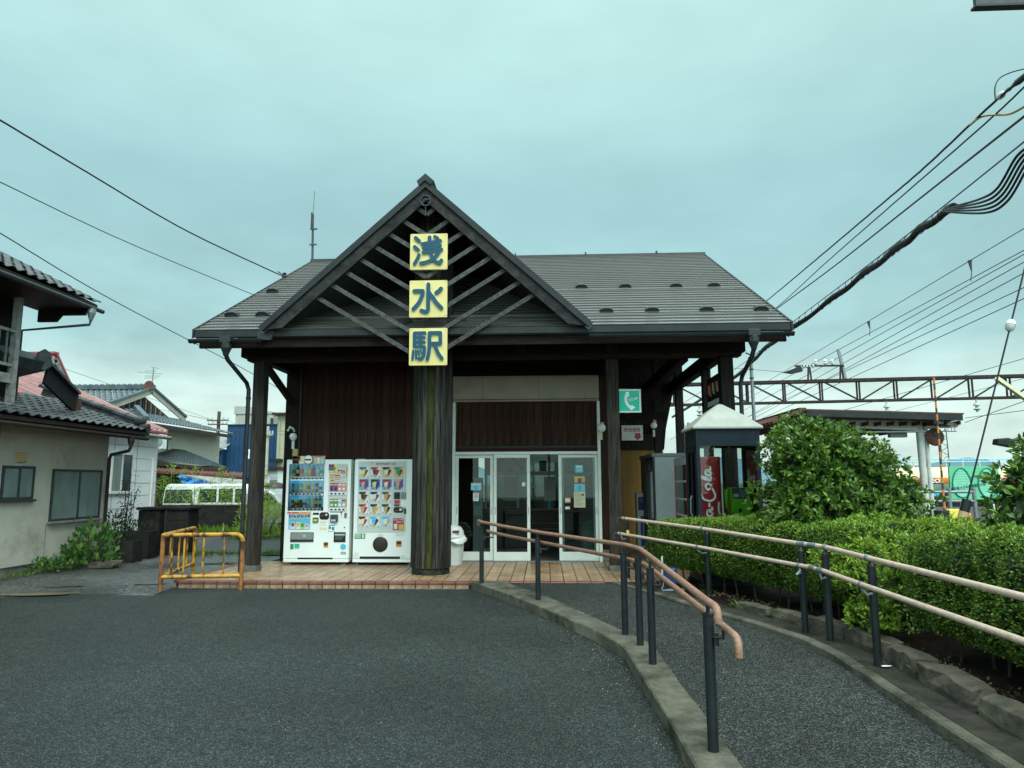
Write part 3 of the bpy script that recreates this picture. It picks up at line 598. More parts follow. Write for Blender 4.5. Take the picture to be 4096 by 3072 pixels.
# hills beyond the tracks
g = MB(); k = 60
for i in range(k+1):
    x = -200+900*i/k; h = 11+9*abs(math.sin(i*0.31))+5*math.sin(i*0.83+1)
    g.v.append((x, 620, -2)); g.v.append((x, 640, h))
for i in range(k): g.f.append((2*i, 2*i+2, 2*i+3, 2*i+1)); g.m.append(0)
for i in range(k+1): x = -200+900*i/k; g.v.append((x, 760, -2))
b0 = 2*(k+1)
for i in range(k): g.f.append((2*i+1, 2*i+3, b0+i+1, b0+i)); g.m.append(0)
struct('hills', g, 'hill_green')

# ================================================================ STATION BUILDING
EX0, EX1, EY, EZ = -5.68, 3.88, 11.10, 3.92       # front eave
RY, RZ = 16.75, 6.88                               # ridge
SL = (RZ-EZ)/(RY-EY); slen = math.hypot(RY-EY, RZ-EZ); du = Vector((0, RY-EY, RZ-EZ)).normalized(); dn = Vector((0, -du.z, du.y))
st = thing('station_building', 'dark timber railway station with grey metal roof and tall front gable', 'station', (-0.9, 13.5, 0))
roof = MB().prism([(EY+.02,EZ-.13),(EY+.02,EZ-.01),(RY,RZ-.02),(2*RY-EY,EZ-.02),(2*RY-EY,EZ-.14),(RY,RZ-.15)], (EX0+.02,0,0), (0,1,0), (0,0,1), (EX1-EX0-.04,0,0)).build('main_roof', 'dark_metal', st)
ncrs = 34; cw = slen/ncrs
prof = [(0.0,-0.004),(0.0,0.019),(0.006,0.022),(cw*0.5,0.012),(cw+0.012,0.003),(cw+0.012,-0.004)]
rp = MB().prism(prof, (0,0,0), tuple(du), tuple(dn), (EX1-EX0,0,0)).mesh('roofing_panel', 'roof_metal')
for i in range(ncrs):
    p = Vector((EX0, EY, EZ)) + du*(cw*i); inst('roofing_panel', rp, roof, Matrix.Translation((p.x+random.uniform(-.006,.006), p.y, p.z)))
box('back_roofing', 'roof_metal', roof, EX0, EX1, RY+.1, RY+.14, RZ-.2, RZ-.03)
MB().prism([(RY-.17,RZ-.06),(RY-.15,RZ+.02),(RY,RZ+.065),(RY+.15,RZ+.02),(RY+.17,RZ-.06)], (EX0-.01,0,0), (0,1,0), (0,0,1), (EX1-EX0+.02,0,0)).build('ridge_cap', 'dark_metal', roof)
for i in range(5): box('ridge_joint', 'dark_metal', roof, EX0+1.6+i*1.7, EX0+1.63+i*1.7, RY-.16, RY+.16, RZ-.02, RZ+.072)
box('fascia', 'dark_metal', roof, EX0+.01, EX1-.01, EY-.012, EY+.018, EZ-.115, EZ-.012, .004)
box('fascia_board', 'beam_timber', roof, EX0+.06, EX1-.06, EY+.06, EY+.11, EZ-.28, EZ-.135)
for sx in (EX0, EX1):                                  # verge boards
    MB().prism([(EY-.02,EZ-.13),(EY-.02,EZ+.02),(RY,RZ+.03),(2*RY-EY,EZ+.02),(2*RY-EY,EZ-.13),(RY,RZ-.16)], (sx-(.03 if sx < 0 else -.0),0,0), (0,1,0), (0,0,1), (.03,0,0)).build('verge_board', 'dark_metal', roof)
def roofpt(px, py):
    d = _ray(px, py); # plane z - EZ = SL (y - EY)
    t = (EZ - SL*EY - _o.z + SL*_o.y)/(d.z - SL*d.y); return _o + d*t
# snow guards and their bright strips
gp = [(-0.125,0),(-0.10,0.05),(-0.05,0.075),(0.05,0.075),(0.10,0.05),(0.125,0),(0.085,0),(0.07,0.028),(-0.07,0.028),(-0.085,0)]
gm = MB().prism(gp, (0,0,0), (1,0,0), tuple(dn), tuple(du*0.10)); gm.box(-.075,.075,.0,.012,.0,.05); gme = gm.mesh('snow_guard', 'guard')
guards = [(2300+x*.52, 900+y*.52) for x, y in ((243,680),(595,675),(1015,670),(1435,665),(50,493),(388,490),(778,486),(1070,482))] + [(750+x*.52, 650+y*.52) for x, y in ((335,1190),(573,1186),(652,1004))]
for px, py in guards:
    q = roofpt(px, py); inst('snow_guard', gme, roof, Matrix.Translation(q+dn*0.016))
for py in (685, 493):
    q = roofpt(2700, 900+py*.52)-du*.04; mb = MB()
    MB().prism([(0,.02),(.036,.016),(.036,.024),(0,.03)], (EX0+.03,q.y,q.z), tuple(du), tuple(dn), (EX1-EX0-.06,0,0)).build('snow_strip', 'roof_strip', roof)

# ---- front gable
GX, GY, GZ = -1.893, 10.98, 6.31; GW = 2.66; GB = 3.90; gs = (GZ-GB)/GW
yb = EY+(GZ-EZ)/SL
gable = MB()
for s in (-1, 1):
    A = Vector((GX,GY,GZ)); B = Vector((GX+s*GW,GY,GB)); D = Vector((GX,yb+.05,GZ)); nrm = Vector((s*gs,0,1)).normalized()*-0.09
    vs = [A, B, D, A+nrm, B+nrm, D+nrm]; gable.add(vs, [(0,1,2),(5,4,3),(0,3,4,1),(1,4,5,2),(2,5,3,0)])
gable_o = gable.build('gable_roof', 'roof_metal', st)
for s in (-1, 1):
    d = Vector((s*GW,0,GB-GZ)); L_ = d.length; d.normalize(); n_ = Vector((d.z*s, 0, -d.x*s)); n_ = Vector((-abs(d.z)*s, 0, -abs(d.x))).normalized()   # inwards and down
    A = Vector((GX, 0, GZ+.035))
    # metal verge, outer
    poly = [A, A+d*(L_+.01), A+d*(L_+.01)+n_*.095, Vector((GX,0,A.z-.095/abs(n_.z)))]
    mb = MB(); vs = [Vector((p.x, GY-.06, p.z)) for p in poly]+[Vector((p.x, GY+.02, p.z)) for p in poly]
    mb.add(vs, [(0,1,2,3)[::s],(4,5,6,7)[::-s],(0,4,5,1),(1,5,6,2),(2,6,7,3),(3,7,4,0)]); mb.build('verge_cap', 'dark_metal', gable_o)
    A2 = Vector((GX,0,A.z-.095/abs(n_.z)-.002)); w = 0.165
    poly = [A2, A2+d*(L_-.12), A2+d*(L_-.36)+n_*w, Vector((GX,0,A2.z-w/abs(n_.z)))]
    mb = MB(); vs = [Vector((p.x, GY-.02, p.z)) for p in poly]+[Vector((p.x, GY+.025, p.z)) for p in poly]
    mb.add(vs, [(0,1,2,3)[::s],(4,5,6,7)[::-s],(0,4,5,1),(1,5,6,2),(2,6,7,3),(3,7,4,0)]); mb.build('barge_board', 'barge_board', gable_o)
    cap = MB(); q0 = Vector((GX-s*.0,0,GZ+.125)); q1 = q0+d*.19; q2 = q1+n_*.085; q3 = Vector((GX,0,GZ+.125-.085/abs(n_.z)))
    vs = [Vector((p.x, GY-.09, p.z)) for p in (q0,q1,q2,q3)]+[Vector((p.x, yb, p.z)) for p in (q0,q1,q2,q3)]
    cap.add(vs, [(0,1,2,3)[::s],(4,5,6,7)[::-s],(0,4,5,1),(1,5,6,2),(2,6,7,3),(3,7,4,0)]); cap.build('gable_ridge_cap', 'dark_metal', gable_o)
ring = MB().tube([(GX+.085*math.cos(a), GY-.035, GZ-.32+.085*math.sin(a)) for a in np.linspace(0, 2*PI, 17)], .012, 6).tube([(GX-.05,GY-.03,GZ-.37),(GX,GY-.05,GZ-.31),(GX+.06,GY-.03,GZ-.29)], .014, 6).tube([(GX,GY-.03,GZ-.40),(GX+.005,GY-.03,GZ-.56)], .008, 5)
ring.build('wire_ring', 'galv_dark', gable_o)
Z3 = lambda zx, zy: (750+zx/1.9235, 650+zy/1.9235)
for k in range(8):
    top = at(*Z3(1768-110*k, 352+98*k), 11.05); bot = at(*Z3(1850, 402+161*k), 11.05)
    bx = GX+.012; 
    for s in (-1, 1):
        t = Vector((GX+s*abs(top.x-GX), 11.05+.0007*s, top.z)); b = Vector((bx, 11.05+.0007*s, bot.z)); dd = (t-b).normalized()
        MB().beam(b-dd*.0, t+dd*.10, .05, .068, up=(0,1,0)).build('strut', 'strut_timber', gable_o) if False else MB().beam(b, t+dd*.10, .068, .05, up=(0,1,0)).build('strut', 'strut_timber', gable_o)
# ---- centre pillar of upright logs on a mossy stone foot
pillar = thing('centre_pillar', 'thick round pillar of weathered grey logs with a mossy streak', 'pillar', (-1.865, 11.76, 0))
PX, PY = -1.865, 11.76
nlog = 18
for i in range(nlog):
    a = -PI/2+2*PI*i/nlog+0.06; rl = random.uniform(.051,.057); rr = .272
    c = (PX+rr*math.cos(a), PY+rr*math.sin(a)); zt = 6.24-abs(c[0]-GX)*gs-.22
    pts = [(c[0]+random.uniform(-.003,.003), c[1], .10+(zt-.10)*k/5) for k in range(6)]
    MB().tube(pts, rl, 10).build('log', 'pillar_log_moss' if i == 0 else 'pillar_log', pillar, smooth=True)
MB().cyl((PX,PY,.1),(PX,PY,5.9), .24, n=16).build('core', 'dark_timber', pillar)
MB().lathe((PX,PY,0), [(.305,-.05),(.31,.0),(.305,.085),(.28,.105)], 20).build('foot_stone', 'plinth_moss', pillar, smooth=True)
for s in (-1, 1):
    MB().add([(PX+s*.30,11.25,EZ+.12),(PX+s*.62,11.2,EZ+.02),(PX+s*.60,11.45,EZ+.22),(PX+s*.30,11.45,EZ+.26)], [(0,1,2,3)]).add([(PX+s*.30,11.25,EZ+.115),(PX+s*.62,11.2,EZ+.015),(PX+s*.60,11.45,EZ+.215),(PX+s*.30,11.45,EZ+.255)], [(3,2,1,0)]).build('flashing', 'dark_metal', pillar)

# ---- posts and beams of the porch
BY = 11.88
def post(x, y, w, z1, name='post', m='grey_timber', foot=True):
    o = MB().box(x-w/2,x+w/2,y-w/2,y+w/2,.10 if foot else 0,z1).build(name, m, st, bevel=.006)
    if foot: box('post_foot', 'plinth_stone', o, x-w/2-.012, x+w/2+.012, y-w/2-.012, y+w/2+.012, -.02, .098, .004)
    return o
post(-4.90, 11.98, .20, 3.60); post(1.165, 12.10, .205, 3.60); post(3.06, 11.98, .21, 3.60, m='dark_timber'); post(3.06, 13.45, .155, 4.4, m='dark_timber'); post(3.08, 16.3, .17, 4.5, m='dark_timber')
post(2.50, 15.85, .14, 4.6, m='dark_timber')
box('front_beam', 'beam_timber', st, -5.20, 3.36, BY-.08, BY+.22, 3.60, 3.87, .006)
box('beam_step', 'beam_timber', st, -5.10, 3.30, BY-.05, BY+.19, 3.535, 3.597, .004)
box('upper_beam', 'beam_timber', st, -5.3, 3.5, BY-.02, BY+.18, 3.875, 4.1)
for px in (1330, 2080, 2447):
    p = at(px, 1378, BY-.16); box('purlin_end', 'barge_board', st, p.x-.09, p.x+.09, BY-.16, BY-.082, p.z-.1, p.z+.1, .004)
for x in (-4.90, 3.06):
    box('side_beam', 'side_timber', st, x-.08, x+.08, BY+.22, 21.5, 3.55, 3.80)
box('inner_beam', 'side_timber', st, 1.10, 1.24, BY+.22, 13.5, 3.45, 3.72); box('inner_beam', 'side_timber', st, 2.33, 2.47, BY+.22, 16.8, 3.50, 3.72)
for z, y in ((3.25, 14.9), (2.62, 16.0)): box('cross_beam', 'beam_timber', st, 1.36, 2.45, y-.08, y+.08, z-.1, z+.12)
beam('brace', 'dark_timber', st, (-4.87,12.1,3.50), (-4.87,13.45,3.0), .08, .12)
box('soffit', 'dark_timber', st, EX0+.3, EX1-.3, 13.2, 21, 4.55, 4.60)
# ---- walls of upright round boards
WY = 13.50
def board_mesh(w, h, b=.03):
    p = [(-w/2,0.02),(w/2,0.02)]+[(w/2*math.cos(t)*.985, -b*math.sin(t)) for t in np.linspace(.15, PI-.15, 6)]
    return MB().prism(p, (0,0,0), (1,0,0), (0,1,0), (0,0,h))
bw = .1455; bm = board_mesh(bw, 4.6, .016); bme = bm.mesh('wall_board', 'wall_board'); bme.polygons.foreach_set('use_smooth', [True]*len(bme.polygons)); bme.set_sharp_from_angle(angle=R(50))
box('wall_core', 'dark_timber', st, -4.75, -1.74, WY+.02, WY+.14, -.02, 4.75)
for i in range(20): inst('wall_board', bme, st, Matrix.Translation((-4.64+bw*i, WY+random.uniform(-.004,.004), .06)))
box('corner_post', 'dark_timber', st, -4.99, -4.715, WY-.06, WY+.2, 0, 4.7, .006)
box('left_wall', 'wall_board', st, -4.95, -4.80, WY+.2, 21, 0, 4.7)
box('right_wall', 'wall_board', st, 1.26, 1.36, WY+.2, 21, 0, 4.7)
box('back_wall', 'interior_wall', st, -4.8, 1.26, 20.9, 21, 0, .9)
box('wall_sill', 'concrete_dark', st, -4.72, -1.76, WY-.05, WY+.02, -.02, .06)
# bay over the entrance
zbox0, zbox1 = at(2100,1598,13.42).z, at(2100,1504,13.42).z
box('shutter_box', 'cream_panel', st, -1.74, 1.035, WY-.12, WY+.1, zbox0, zbox1, .008)
for x0_ in (-1.17, -.1): box('panel_joint', 'rust_edge', st, x0_, x0_+.006, WY-.122, WY-.1185, zbox0, zbox1)
box('rust_line', 'rust_edge', st, -1.735, 1.03, WY-.128, WY-.10, zbox0-.006, zbox0+.006)
box('box_ledge', 'cream_panel', st, -1.74, 1.035, WY-.10, WY+.1, zbox0-.035, zbox0-.008)
box('upper_wall', 'dark_timber', st, -1.74, 1.26, WY+.1, WY+.2, zbox1, 4.7)
ub = board_mesh(.152, zbox0-.03-2.14, .012).mesh('transom_board', 'wall_board')
for i in range(18): inst('transom_board', ub, st, Matrix.Translation((-1.64+.153*i, WY+.03, 2.14)))
box('transom_core', 'dark_timber', st, -1.72, 1.02, WY+.06, WY+.12, 2.0, zbox0)
box('lintel', 'lintel_red', st, -1.685, 1.0, WY-.05, WY+.05, 2.03, 2.10); box('lintel_top', 'dark_metal', st, -1.685, 1.0, WY-.06, WY+.05, 2.102, 2.135)
box('jamb_post', 'wall_board', st, 1.06, 1.26, WY-.06, WY+.2, .22, 4.7, .005); box('jamb_foot', 'plinth_stone', st, 1.055, 1.265, WY-.08, WY+.2, -.02, .217, .01)
for x in (-1.745, .995): box('door_jamb', 'white_alu', st, x, x+.055, WY-.07, WY+.04, -.005, zbox0-.04, .004)
box('door_head', 'white_alu', st, -1.69, .994, WY-.06, WY+.06, 1.975, 2.028, .004); box('door_track', 'galv', st, -1.69, .994, WY-.07, WY+.09, -.01, .012)
def door_leaf(x0, x1, y, label=None):
    o = thing_part = MB()
    s = .058; zt, zb = 1.972, .016
    o.box(x0,x0+s,y,y+.034,zb,zt).box(x1-s,x1,y,y+.034,zb,zt).box(x0+s,x1-s,y+.002,y+.032,zt-.06,zt).box(x0+s,x1-s,y+.002,y+.032,zb,.175)
    d = o.build('sliding_door', 'white_alu', st, bevel=.003)
    box('pane', 'glass', d, x0+s, x1-s, y+.013, y+.02, .175, zt-.06)
    for hx in (x0+.02, x1-.04): MB().prism(rrect(hx,hx+.02,.86,1.0,.006), (0,y,0), (1,0,0), (0,0,1), (0,-.003,0)).build('handle', 'lgrey', d)
    return d
def dx(zx): return at(1650+zx*.3617, 2000, WY).x
dA = door_leaf(-1.69, dx(893), WY-.012); dB = door_leaf(dx(898), dx(1302), WY-.05); dC = door_leaf(dx(1618), .994, WY-.012); door_leaf(dx(1642), .96, WY+.028)
def z3(zx, zy, y=WY): return at(1650+zx*.3617, 1750+zy*.3617, y)
def sticker(d, m, zx0, zy0, zx1, zy1, y, name='sticker', r=.004):
    a = z3(zx0, zy1, y); b = z3(zx1, zy0, y); return panel(name, m, d, a.x, b.x, a.z, b.z, y, .002, r)
def deco(m, name, zx0, zy0, zx1, zy1, y, par): a = z3(zx0, zy1, y); b = z3(zx1, zy0, y); return panel(name, m, par, a.x, b.x, a.z, b.z, y, .0015)
ya = WY-.012+.012
s1 = sticker(dA, 'sky', 647, 502, 760, 583, ya); deco('offwhite', 'print', 652, 508, 755, 530, ya-.0025, s1); deco('cyan', 'print', 685, 535, 722, 575, ya-.0025, s1)
s1 = sticker(dA, 'paper', 671, 614, 732, 703, ya)
MB().tube([(z3(702,636,ya).x+.022*math.cos(a), ya-.004, z3(702,636,ya).z+.022*math.sin(a)) for a in np.linspace(0,2*PI,15)], .0035, 5).beam(tuple(z3(692,626,ya-.004)), tuple(z3(712,646,ya-.004)), .006, .003).build('no_smoking_ring', 'red', s1)
deco('dgrey', 'print', 680, 655, 722, 662, ya-.0025, s1); deco('dgrey', 'print', 685, 680, 717, 684, ya-.0025, s1)
s1 = sticker(dC, 'cyan', 1799, 303, 1885, 390, ya); deco('paper', 'print', 1808, 310, 1876, 335, ya-.0025, s1); deco('sky', 'print', 1808, 340, 1876, 380, ya-.0025, s1)
s1 = sticker(dC, 'amber', 1790, 430, 1907, 509, ya); deco('crimson', 'print', 1792, 498, 1905, 508, ya-.0025, s1); deco('blue', 'print', 1830, 450, 1868, 498, ya-.0025, s1); deco('yellow', 'print', 1796, 436, 1900, 446, ya-.0025, s1)
s1 = sticker(dC, 'sky', 1790, 513, 1907, 594, ya); deco('cyan', 'print', 1828, 528, 1868, 588, ya-.0025, s1)
s1 = sticker(dC, 'cream', 1787, 598, 1910, 774, ya)
for k in range(11): deco('mgrey', 'print', 1796, 612+14*k, 1850+(k*37 % 50), 616+14*k, ya-.0025, s1)
deco('dgrey', 'print', 1872, 622, 1895, 645, ya-.0025, s1)
s1 = sticker(dC, 'paper', 1687, 664, 1745, 725, ya); deco('orange', 'print', 1687, 664, 1745, 676, ya-.0025, s1); deco('orange', 'print', 1687, 708, 1745, 724, ya-.0025, s1)
sticker(dC, 'paper', 1690, 764, 1740, 793, ya); sticker(dB, 'paper', 1211, 497, 1246, 538, WY-.05+.012)
# ---- waiting room behind the doors
IY = 16.4
box('room_floor', 'interior_floor', st, -1.85, 1.26, WY+.1, IY, -.3, .004); box('room_ceiling', 'interior_wall', st, -4.7, 1.26, WY+.2, IY, 2.75, 2.8)
box('room_partition', 'interior_wood', st, -2.4, -2.3, WY+.2, IY, 0, 2.75); box('room_screen', 'interior_wood', st, -2.29, -1.40, 15.0, 15.1, 0, 2.75)
box('counter', 'interior_wood', st, -1.35, 1.2, IY-.25, IY, .004, .82, .01); box('counter_top', 'brown', st, -1.38, 1.22, IY-.34, IY, .82, .87, .006)
box('upper_room_wall', 'interior_wall', st, -1.4, 1.26, IY-.02, IY+.08, 2.45, 2.75)
box('office_wall', 'interior_wall', st, -1.4, 1.26, 18.6, 18.7, 0, 1.0); box('office_glass', 'glass_dim', st, -1.4, 1.26, 18.62, 18.63, 1.0, 2.75)
for x in (-1.35, -.62, .10, .85): box('window_bar', 'white_alu', st, x-.03, x+.03, IY-.05, IY, .87, 2.45)
for z in (1.66, 2.42): box('window_bar', 'white_alu', st, -1.35, 1.2, IY-.055, IY-.051, z-.04, z+.04)
for a, b in ((-1.32,-.65), (-.59,.07), (.13,.82), (.88,1.2)):
    for z0_, z1_ in ((.88,1.62), (1.70,2.38)): box('window_pane', 'frosted' if (a > .8 or z0_ > 1.5 and a < -1) else 'glass', st, a, b, IY-.028, IY-.022, z0_, z1_)
for y_ in (.55, .42): MB().cyl((-1.3, IY-.30, y_), (1.15, IY-.30, y_), .012, n=8).build('foot_rail', 'galv', st)
def poster(m, zx0, zy0, zx1, zy1, y): a = z3(zx0, zy1, y); b = z3(zx1, zy0, y); return panel('poster', m, st, a.x, b.x, a.z, b.z, y, .003)
p = poster('paper', 1022, 225, 1250, 375, IY-.06)
for k, (cx, cz, r_, m_) in enumerate(((1155,285,30,'orange'),(1080,350,28,'purple'),(1205,340,20,'navy'),(1110,250,18,'pink'),(1210,260,24,'crimson'))):
    c = z3(cx, cz, IY-.064); MB().lathe((c.x, c.y, c.z), [(.0075*r_*.36,0),(.0075*r_*.36,-.002)], 14, axis='Y').build('print', m_, p)
p = poster('blue', 1403, 257, 1482, 372, IY-.06)
for k in range(3): a = z3(1410, 300+24*k, IY-.063); b = z3(1474, 285+24*k, IY-.063); panel('print', ('sky','offwhite','tan')[k], p, a.x, b.x, a.z, b.z, IY-.063, .001)
p = poster('paper', 1455, 435, 1578, 698, IY-.30+.24); a = z3(1490, 462, IY-.064); letters('oshi', 'notice_heading', 'dgrey', p, (a.x, IY-.064, a.z), (1,0,0), (0,0,1), width=.13, depth=.001)
for k in range(6): a = z3(1470, 490+15*k, IY-.064); panel('print', 'mgrey', p, a.x, a.x+.19-.02*(k % 3), a.z-.004, a.z+.004, IY-.064, .001)
p = poster('offwhite', 1000, 435, 1175, 700, IY-.06)
for k in range(10): a = z3(1015, 450+24*k, IY-.064); panel('print', 'lgrey', p, a.x, a.x+.30, a.z-.012, a.z+.012, IY-.064, .001)
poster('teal', 1312, 640, 1368, 680, IY-.06); poster('offwhite', 1315, 515, 1356, 560, IY-.06)
bt = thing('sanitiser_bottle', 'blue pump bottle standing on the waiting room counter', 'bottle', (.09, IY-.28, .87)); 
MB().lathe((.09,IY-.28,.87), [(.045,0),(.045,.12),(.03,.15),(.012,.16),(.012,.18)], 12).build('body', 'cyan', bt, smooth=True); MB().cyl((.09,IY-.28,1.05),(.09,IY-.28,1.09),.012,n=8).box(.06,.10,IY-.29,IY-.27,1.085,1.1).build('pump', 'white', bt)
# pale cabinet seen at the left and a chair behind the right door
cb = thing('locker', 'narrow pale metal locker just inside the left glass door', 'locker', (-1.35, 14.6, 0)); box('body', 'offwhite', cb, -1.45, -1.27, 14.5, 14.75, .004, 1.55, .01); box('door_panel', 'lgrey', cb, -1.435, -1.285, 14.494, 14.499, .1, .8); box('label_plate', 'cyan', cb, -1.43, -1.30, 14.494, 14.499, 1.0, 1.2)
bc = thing('waste_bin', 'pale bin standing inside behind the right glass door', 'bin', (.86, 14.3, 0)); MB().lathe((.86,14.3,.004), [(.13,0),(.16,.5)], 14).build('body', 'offwhite', bc, smooth=True); MB().lathe((.86,14.3,.505), [(.17,0),(.17,.04),(.10,.16),(.03,.2)], 14).build('lid', 'lgrey', bc, smooth=True)
# ---- fittings on the front wall
cnd = MB().tube([(-4.70,WY-.065,2.02),(-4.70,WY-.065,4.4)], .011, 6).build('conduit', 'dgrey', st)
box('junction_box', 'tan', cnd, -4.80, -4.70, WY-.13, WY-.066, 1.95, 2.10, .01)
ln = thing('wall_lamp', 'white globe wall lamp on the left corner post above the drinks machine', 'lamp', (-4.93, WY-.1, 1.9), 'globe wall lamps')
p0 = at(1166, 1728, WY-.12)
MB().tube([(p0.x+.03,WY-.055,p0.z+.02),(p0.x+.03,p0.y,p0.z+.06),(p0.x-.03,p0.y,p0.z+.10),(p0.x-.075,p0.y,p0.z+.02)], .022, 8).build('arm', 'offwhite', ln, smooth=True); MB().lathe((p0.x+.03,p0.y+.02,p0.z-.09), [(.02,-.08),(.055,-.05),(.075,0),(.055,.05),(.02,.07)], 14).build('globe', 'white', ln, smooth=True); box('stem', 'offwhite', ln, p0.x+.005, p0.x+.055, p0.y+.02, p0.y+.05, p0.z-.32, p0.z-.16)
for px, py, lab in ((2405, 1712, 'white globe wall lamp beside the grey post right of the entrance'), (2615, 1702, 'small white globe lamp deep in the passage by the green net')):
    q = at(px, py, WY-.14 if px < 2500 else 14.0); r_ = .085 if px < 2500 else .065; ll = thing('wall_lamp', lab, 'lamp', (q.x, q.y, q.z-.2), 'globe wall lamps')
    MB().lathe(q, [(r_*math.sin(t), -r_*math.cos(t)) for t in np.linspace(.2, PI-.2, 9)], 16).build('globe', 'white', ll, smooth=True)
    box('bracket', 'tan', ll, q.x-.01, q.x+.05, q.y-.02, q.y+.08, q.z+.05, q.z+.11, .008); box('stem', 'cream', ll, q.x-.02, q.x+.02, q.y, q.y+.04, q.z-.22, q.z-.085)
# antenna at the left end of the ridge
q = at(1250, 1050, RY); ant = thing('roof_antenna', 'thin mast antenna at the left end of the station ridge', 'antenna', tuple(q)); qt = at(1252, 858, RY)
MB().tube([(q.x,q.y,q.z-.1),(qt.x,q.y,qt.z)], .028, 6).build('mast', 'galv_dark', ant); MB().tube([(qt.x-.03,q.y,qt.z-.35),(qt.x-.03,q.y,qt.z+.05)], .02, 6).build('sleeve', 'galv_dark', ant); MB().tube([(qt.x,q.y,qt.z),(qt.x+.02,q.y,at(1254,765,RY).z)], .007, 5).build('whip', 'wire_grey', ant)
for dz in (.45, .85): MB().beam((q.x-.08,q.y-.03,q.z+dz),(q.x+.10,q.y-.03,q.z+dz),.03,.03).build('clamp', 'galv_dark', ant)
# ---- gutters, hoppers, downpipes
def gutter(x0, x1, name='gutter'):
    gx = MB(); k = 8; z = EZ-.165; y = EY-.075
    for x in (x0, x1):
        for i in range(k+1): a = PI+PI*i/k; gx.v.append((x, y+.062*math.cos(a), z+.062*math.sin(a)))
    for i in range(k): gx.f.append((i, i+1, i+k+2, i+k+1)); gx.m.append(0)
    gx.f.append(tuple(range(k+1))); gx.m.append(0); gx.f.append(tuple(range(k+1,2*k+2))); gx.m.append(0)
    o = gx.build(name, 'gutter', st, smooth=True)
    n_ = int((x1-x0)/.7)
    for i in range(n_+1):
        x = x0+.08+(x1-x0-.16)*i/max(1,n_); MB().tube([(x, y+.07*math.cos(a), z+.07*math.sin(a)) for a in np.linspace(PI, 2*PI, 7)], .008, 5).build('gutter_clip', 'dark_metal', o)
    return o
def hopper(x, parent):
    z = EZ-.205; y = EY-.075
    h = MB(); h.box(x-.09,x+.09,y-.08,y+.06,z-.02,z+.08).lathe((x,y,z-.23), [(.04,0),(.055,.05),(.085,.12),(.09,.21)], 10); return h.build('hopper', 'gutter', parent, bevel=.004)
gl = gutter(at(768,1352,EY).x, at(1051,1352,EY).x); hx = at(907,1360,EY-.07).x; hopper(hx, gl)
MB().tube([(hx,EY-.075,EZ-.42),(hx+.02,EY-.03,EZ-.50),(-5.10,11.86,3.16),(-5.075,11.9,3.04),(-5.075,11.9,-.05)], .036, 10).build('downpipe', 'gutter', st, smooth=True)
for z in (2.9, 1.95, .9, .3): MB().cyl((-5.075,11.9,z-.02),(-5.075,11.9,z+.02),.043,n=10).build('pipe_clip', 'dark_metal', st)
gr = gutter(at(2355,1339,EY).x, at(3168,1331,EY).x); hx = at(3013,1345,EY-.07).x; hopper(hx, gr)
MB().tube([(hx,EY-.075,EZ-.42),(hx-.02,EY,EZ-.54),(3.30,11.86,3.20),(3.275,11.9,3.05),(3.275,11.9,-.05)], .036, 10).build('downpipe', 'gutter', st, smooth=True)
MB().add([(-4.62,EY-.02,EZ-.17),(-4.40,EY-.02,EZ-.17),(-4.33,EY-.03,EZ+.02),(-4.62,EY-.03,EZ+.02-.06),(-4.62,EY+.04,EZ-.17),(-4.40,EY+.04,EZ-.17),(-4.33,EY+.04,EZ+.02),(-4.62,EY+.04,EZ-.04)], [(0,1,2,3),(7,6,5,4),(0,4,5,1),(1,5,6,2),(2,6,7,3),(3,7,4,0)]).build('eave_flashing', 'galv_dark', roof)

# ---- station name plates
def plate(label, px0, py0, px1, py1, strokes, bx):
    a = at(px0, py1, 10.965); b = at(px1, py0, 10.965); cx = (a.x+b.x)/2; hx_ = (b.x-a.x)/2; hz = (b.z-a.z)/2; cz = (a.z+b.z)/2
    t = thing('name_plate', label, 'sign plate', (cx, 10.99, a.z), 'station name plates')
    MB().prism(rrect(cx-hx_,cx+hx_,cz-hz,cz+hz,.018), (0,11.015,0), (1,0,0), (0,0,1), (0,-.045,0), 0, 1).build('board', ['sign_yellow','sign_edge'], t, bevel=.003)
    for (sx, sz) in ((-1,1),(1,1),(-1,-1),(1,-1)): MB().cyl((cx+sx*hx_*.9,10.9695,cz+sz*hz*.9),(cx+sx*hx_*.9,10.966,cz+sz*hz*.9),.006,n=8).build('screw', 'galv_dark', t)
    x0, y0, x1, y1 = bx
    for k, (hw, pts) in enumerate(strokes):
        P = [(cx+((x-(x0+x1)/2)/(x1-x0))*2*hx_, cz-((y-(y0+y1)/2)/(y1-y0))*2*hz) for x, y in pts]
        MB().prism(stroke_poly(P, hw/(x1-x0)*2*hx_), (0,10.9695,0), (1,0,0), (0,0,1), (0,-.026-.0004*k,0), 0, 1).build('stroke', ['glyph_blue','glyph_side'], t)
w = 70
plate('topmost yellow square name plate with blue raised character on the gable', 1639, 933, 1790, 1079, [(w,[(458,305),(605,440)]),(w,[(427,665),(560,785)]),(w-4,[(597,985),(560,1110),(430,1330)]),
    (w,[(722,562),(1430,445)]),(w,[(778,722),(1425,625)]),(w,[(770,893),(1480,788)]),(w,[(1010,295),(1015,600),(1040,850),(1125,1110),(1260,1262),(1425,1325)]),(w,[(1425,1325),(1480,1215)]),(w-6,[(1212,278),(1330,345)]),(w-2,[(1388,880),(1290,1020),(1100,1190),(900,1275),(680,1318)])], (240,140,1705,1555))
w = 76
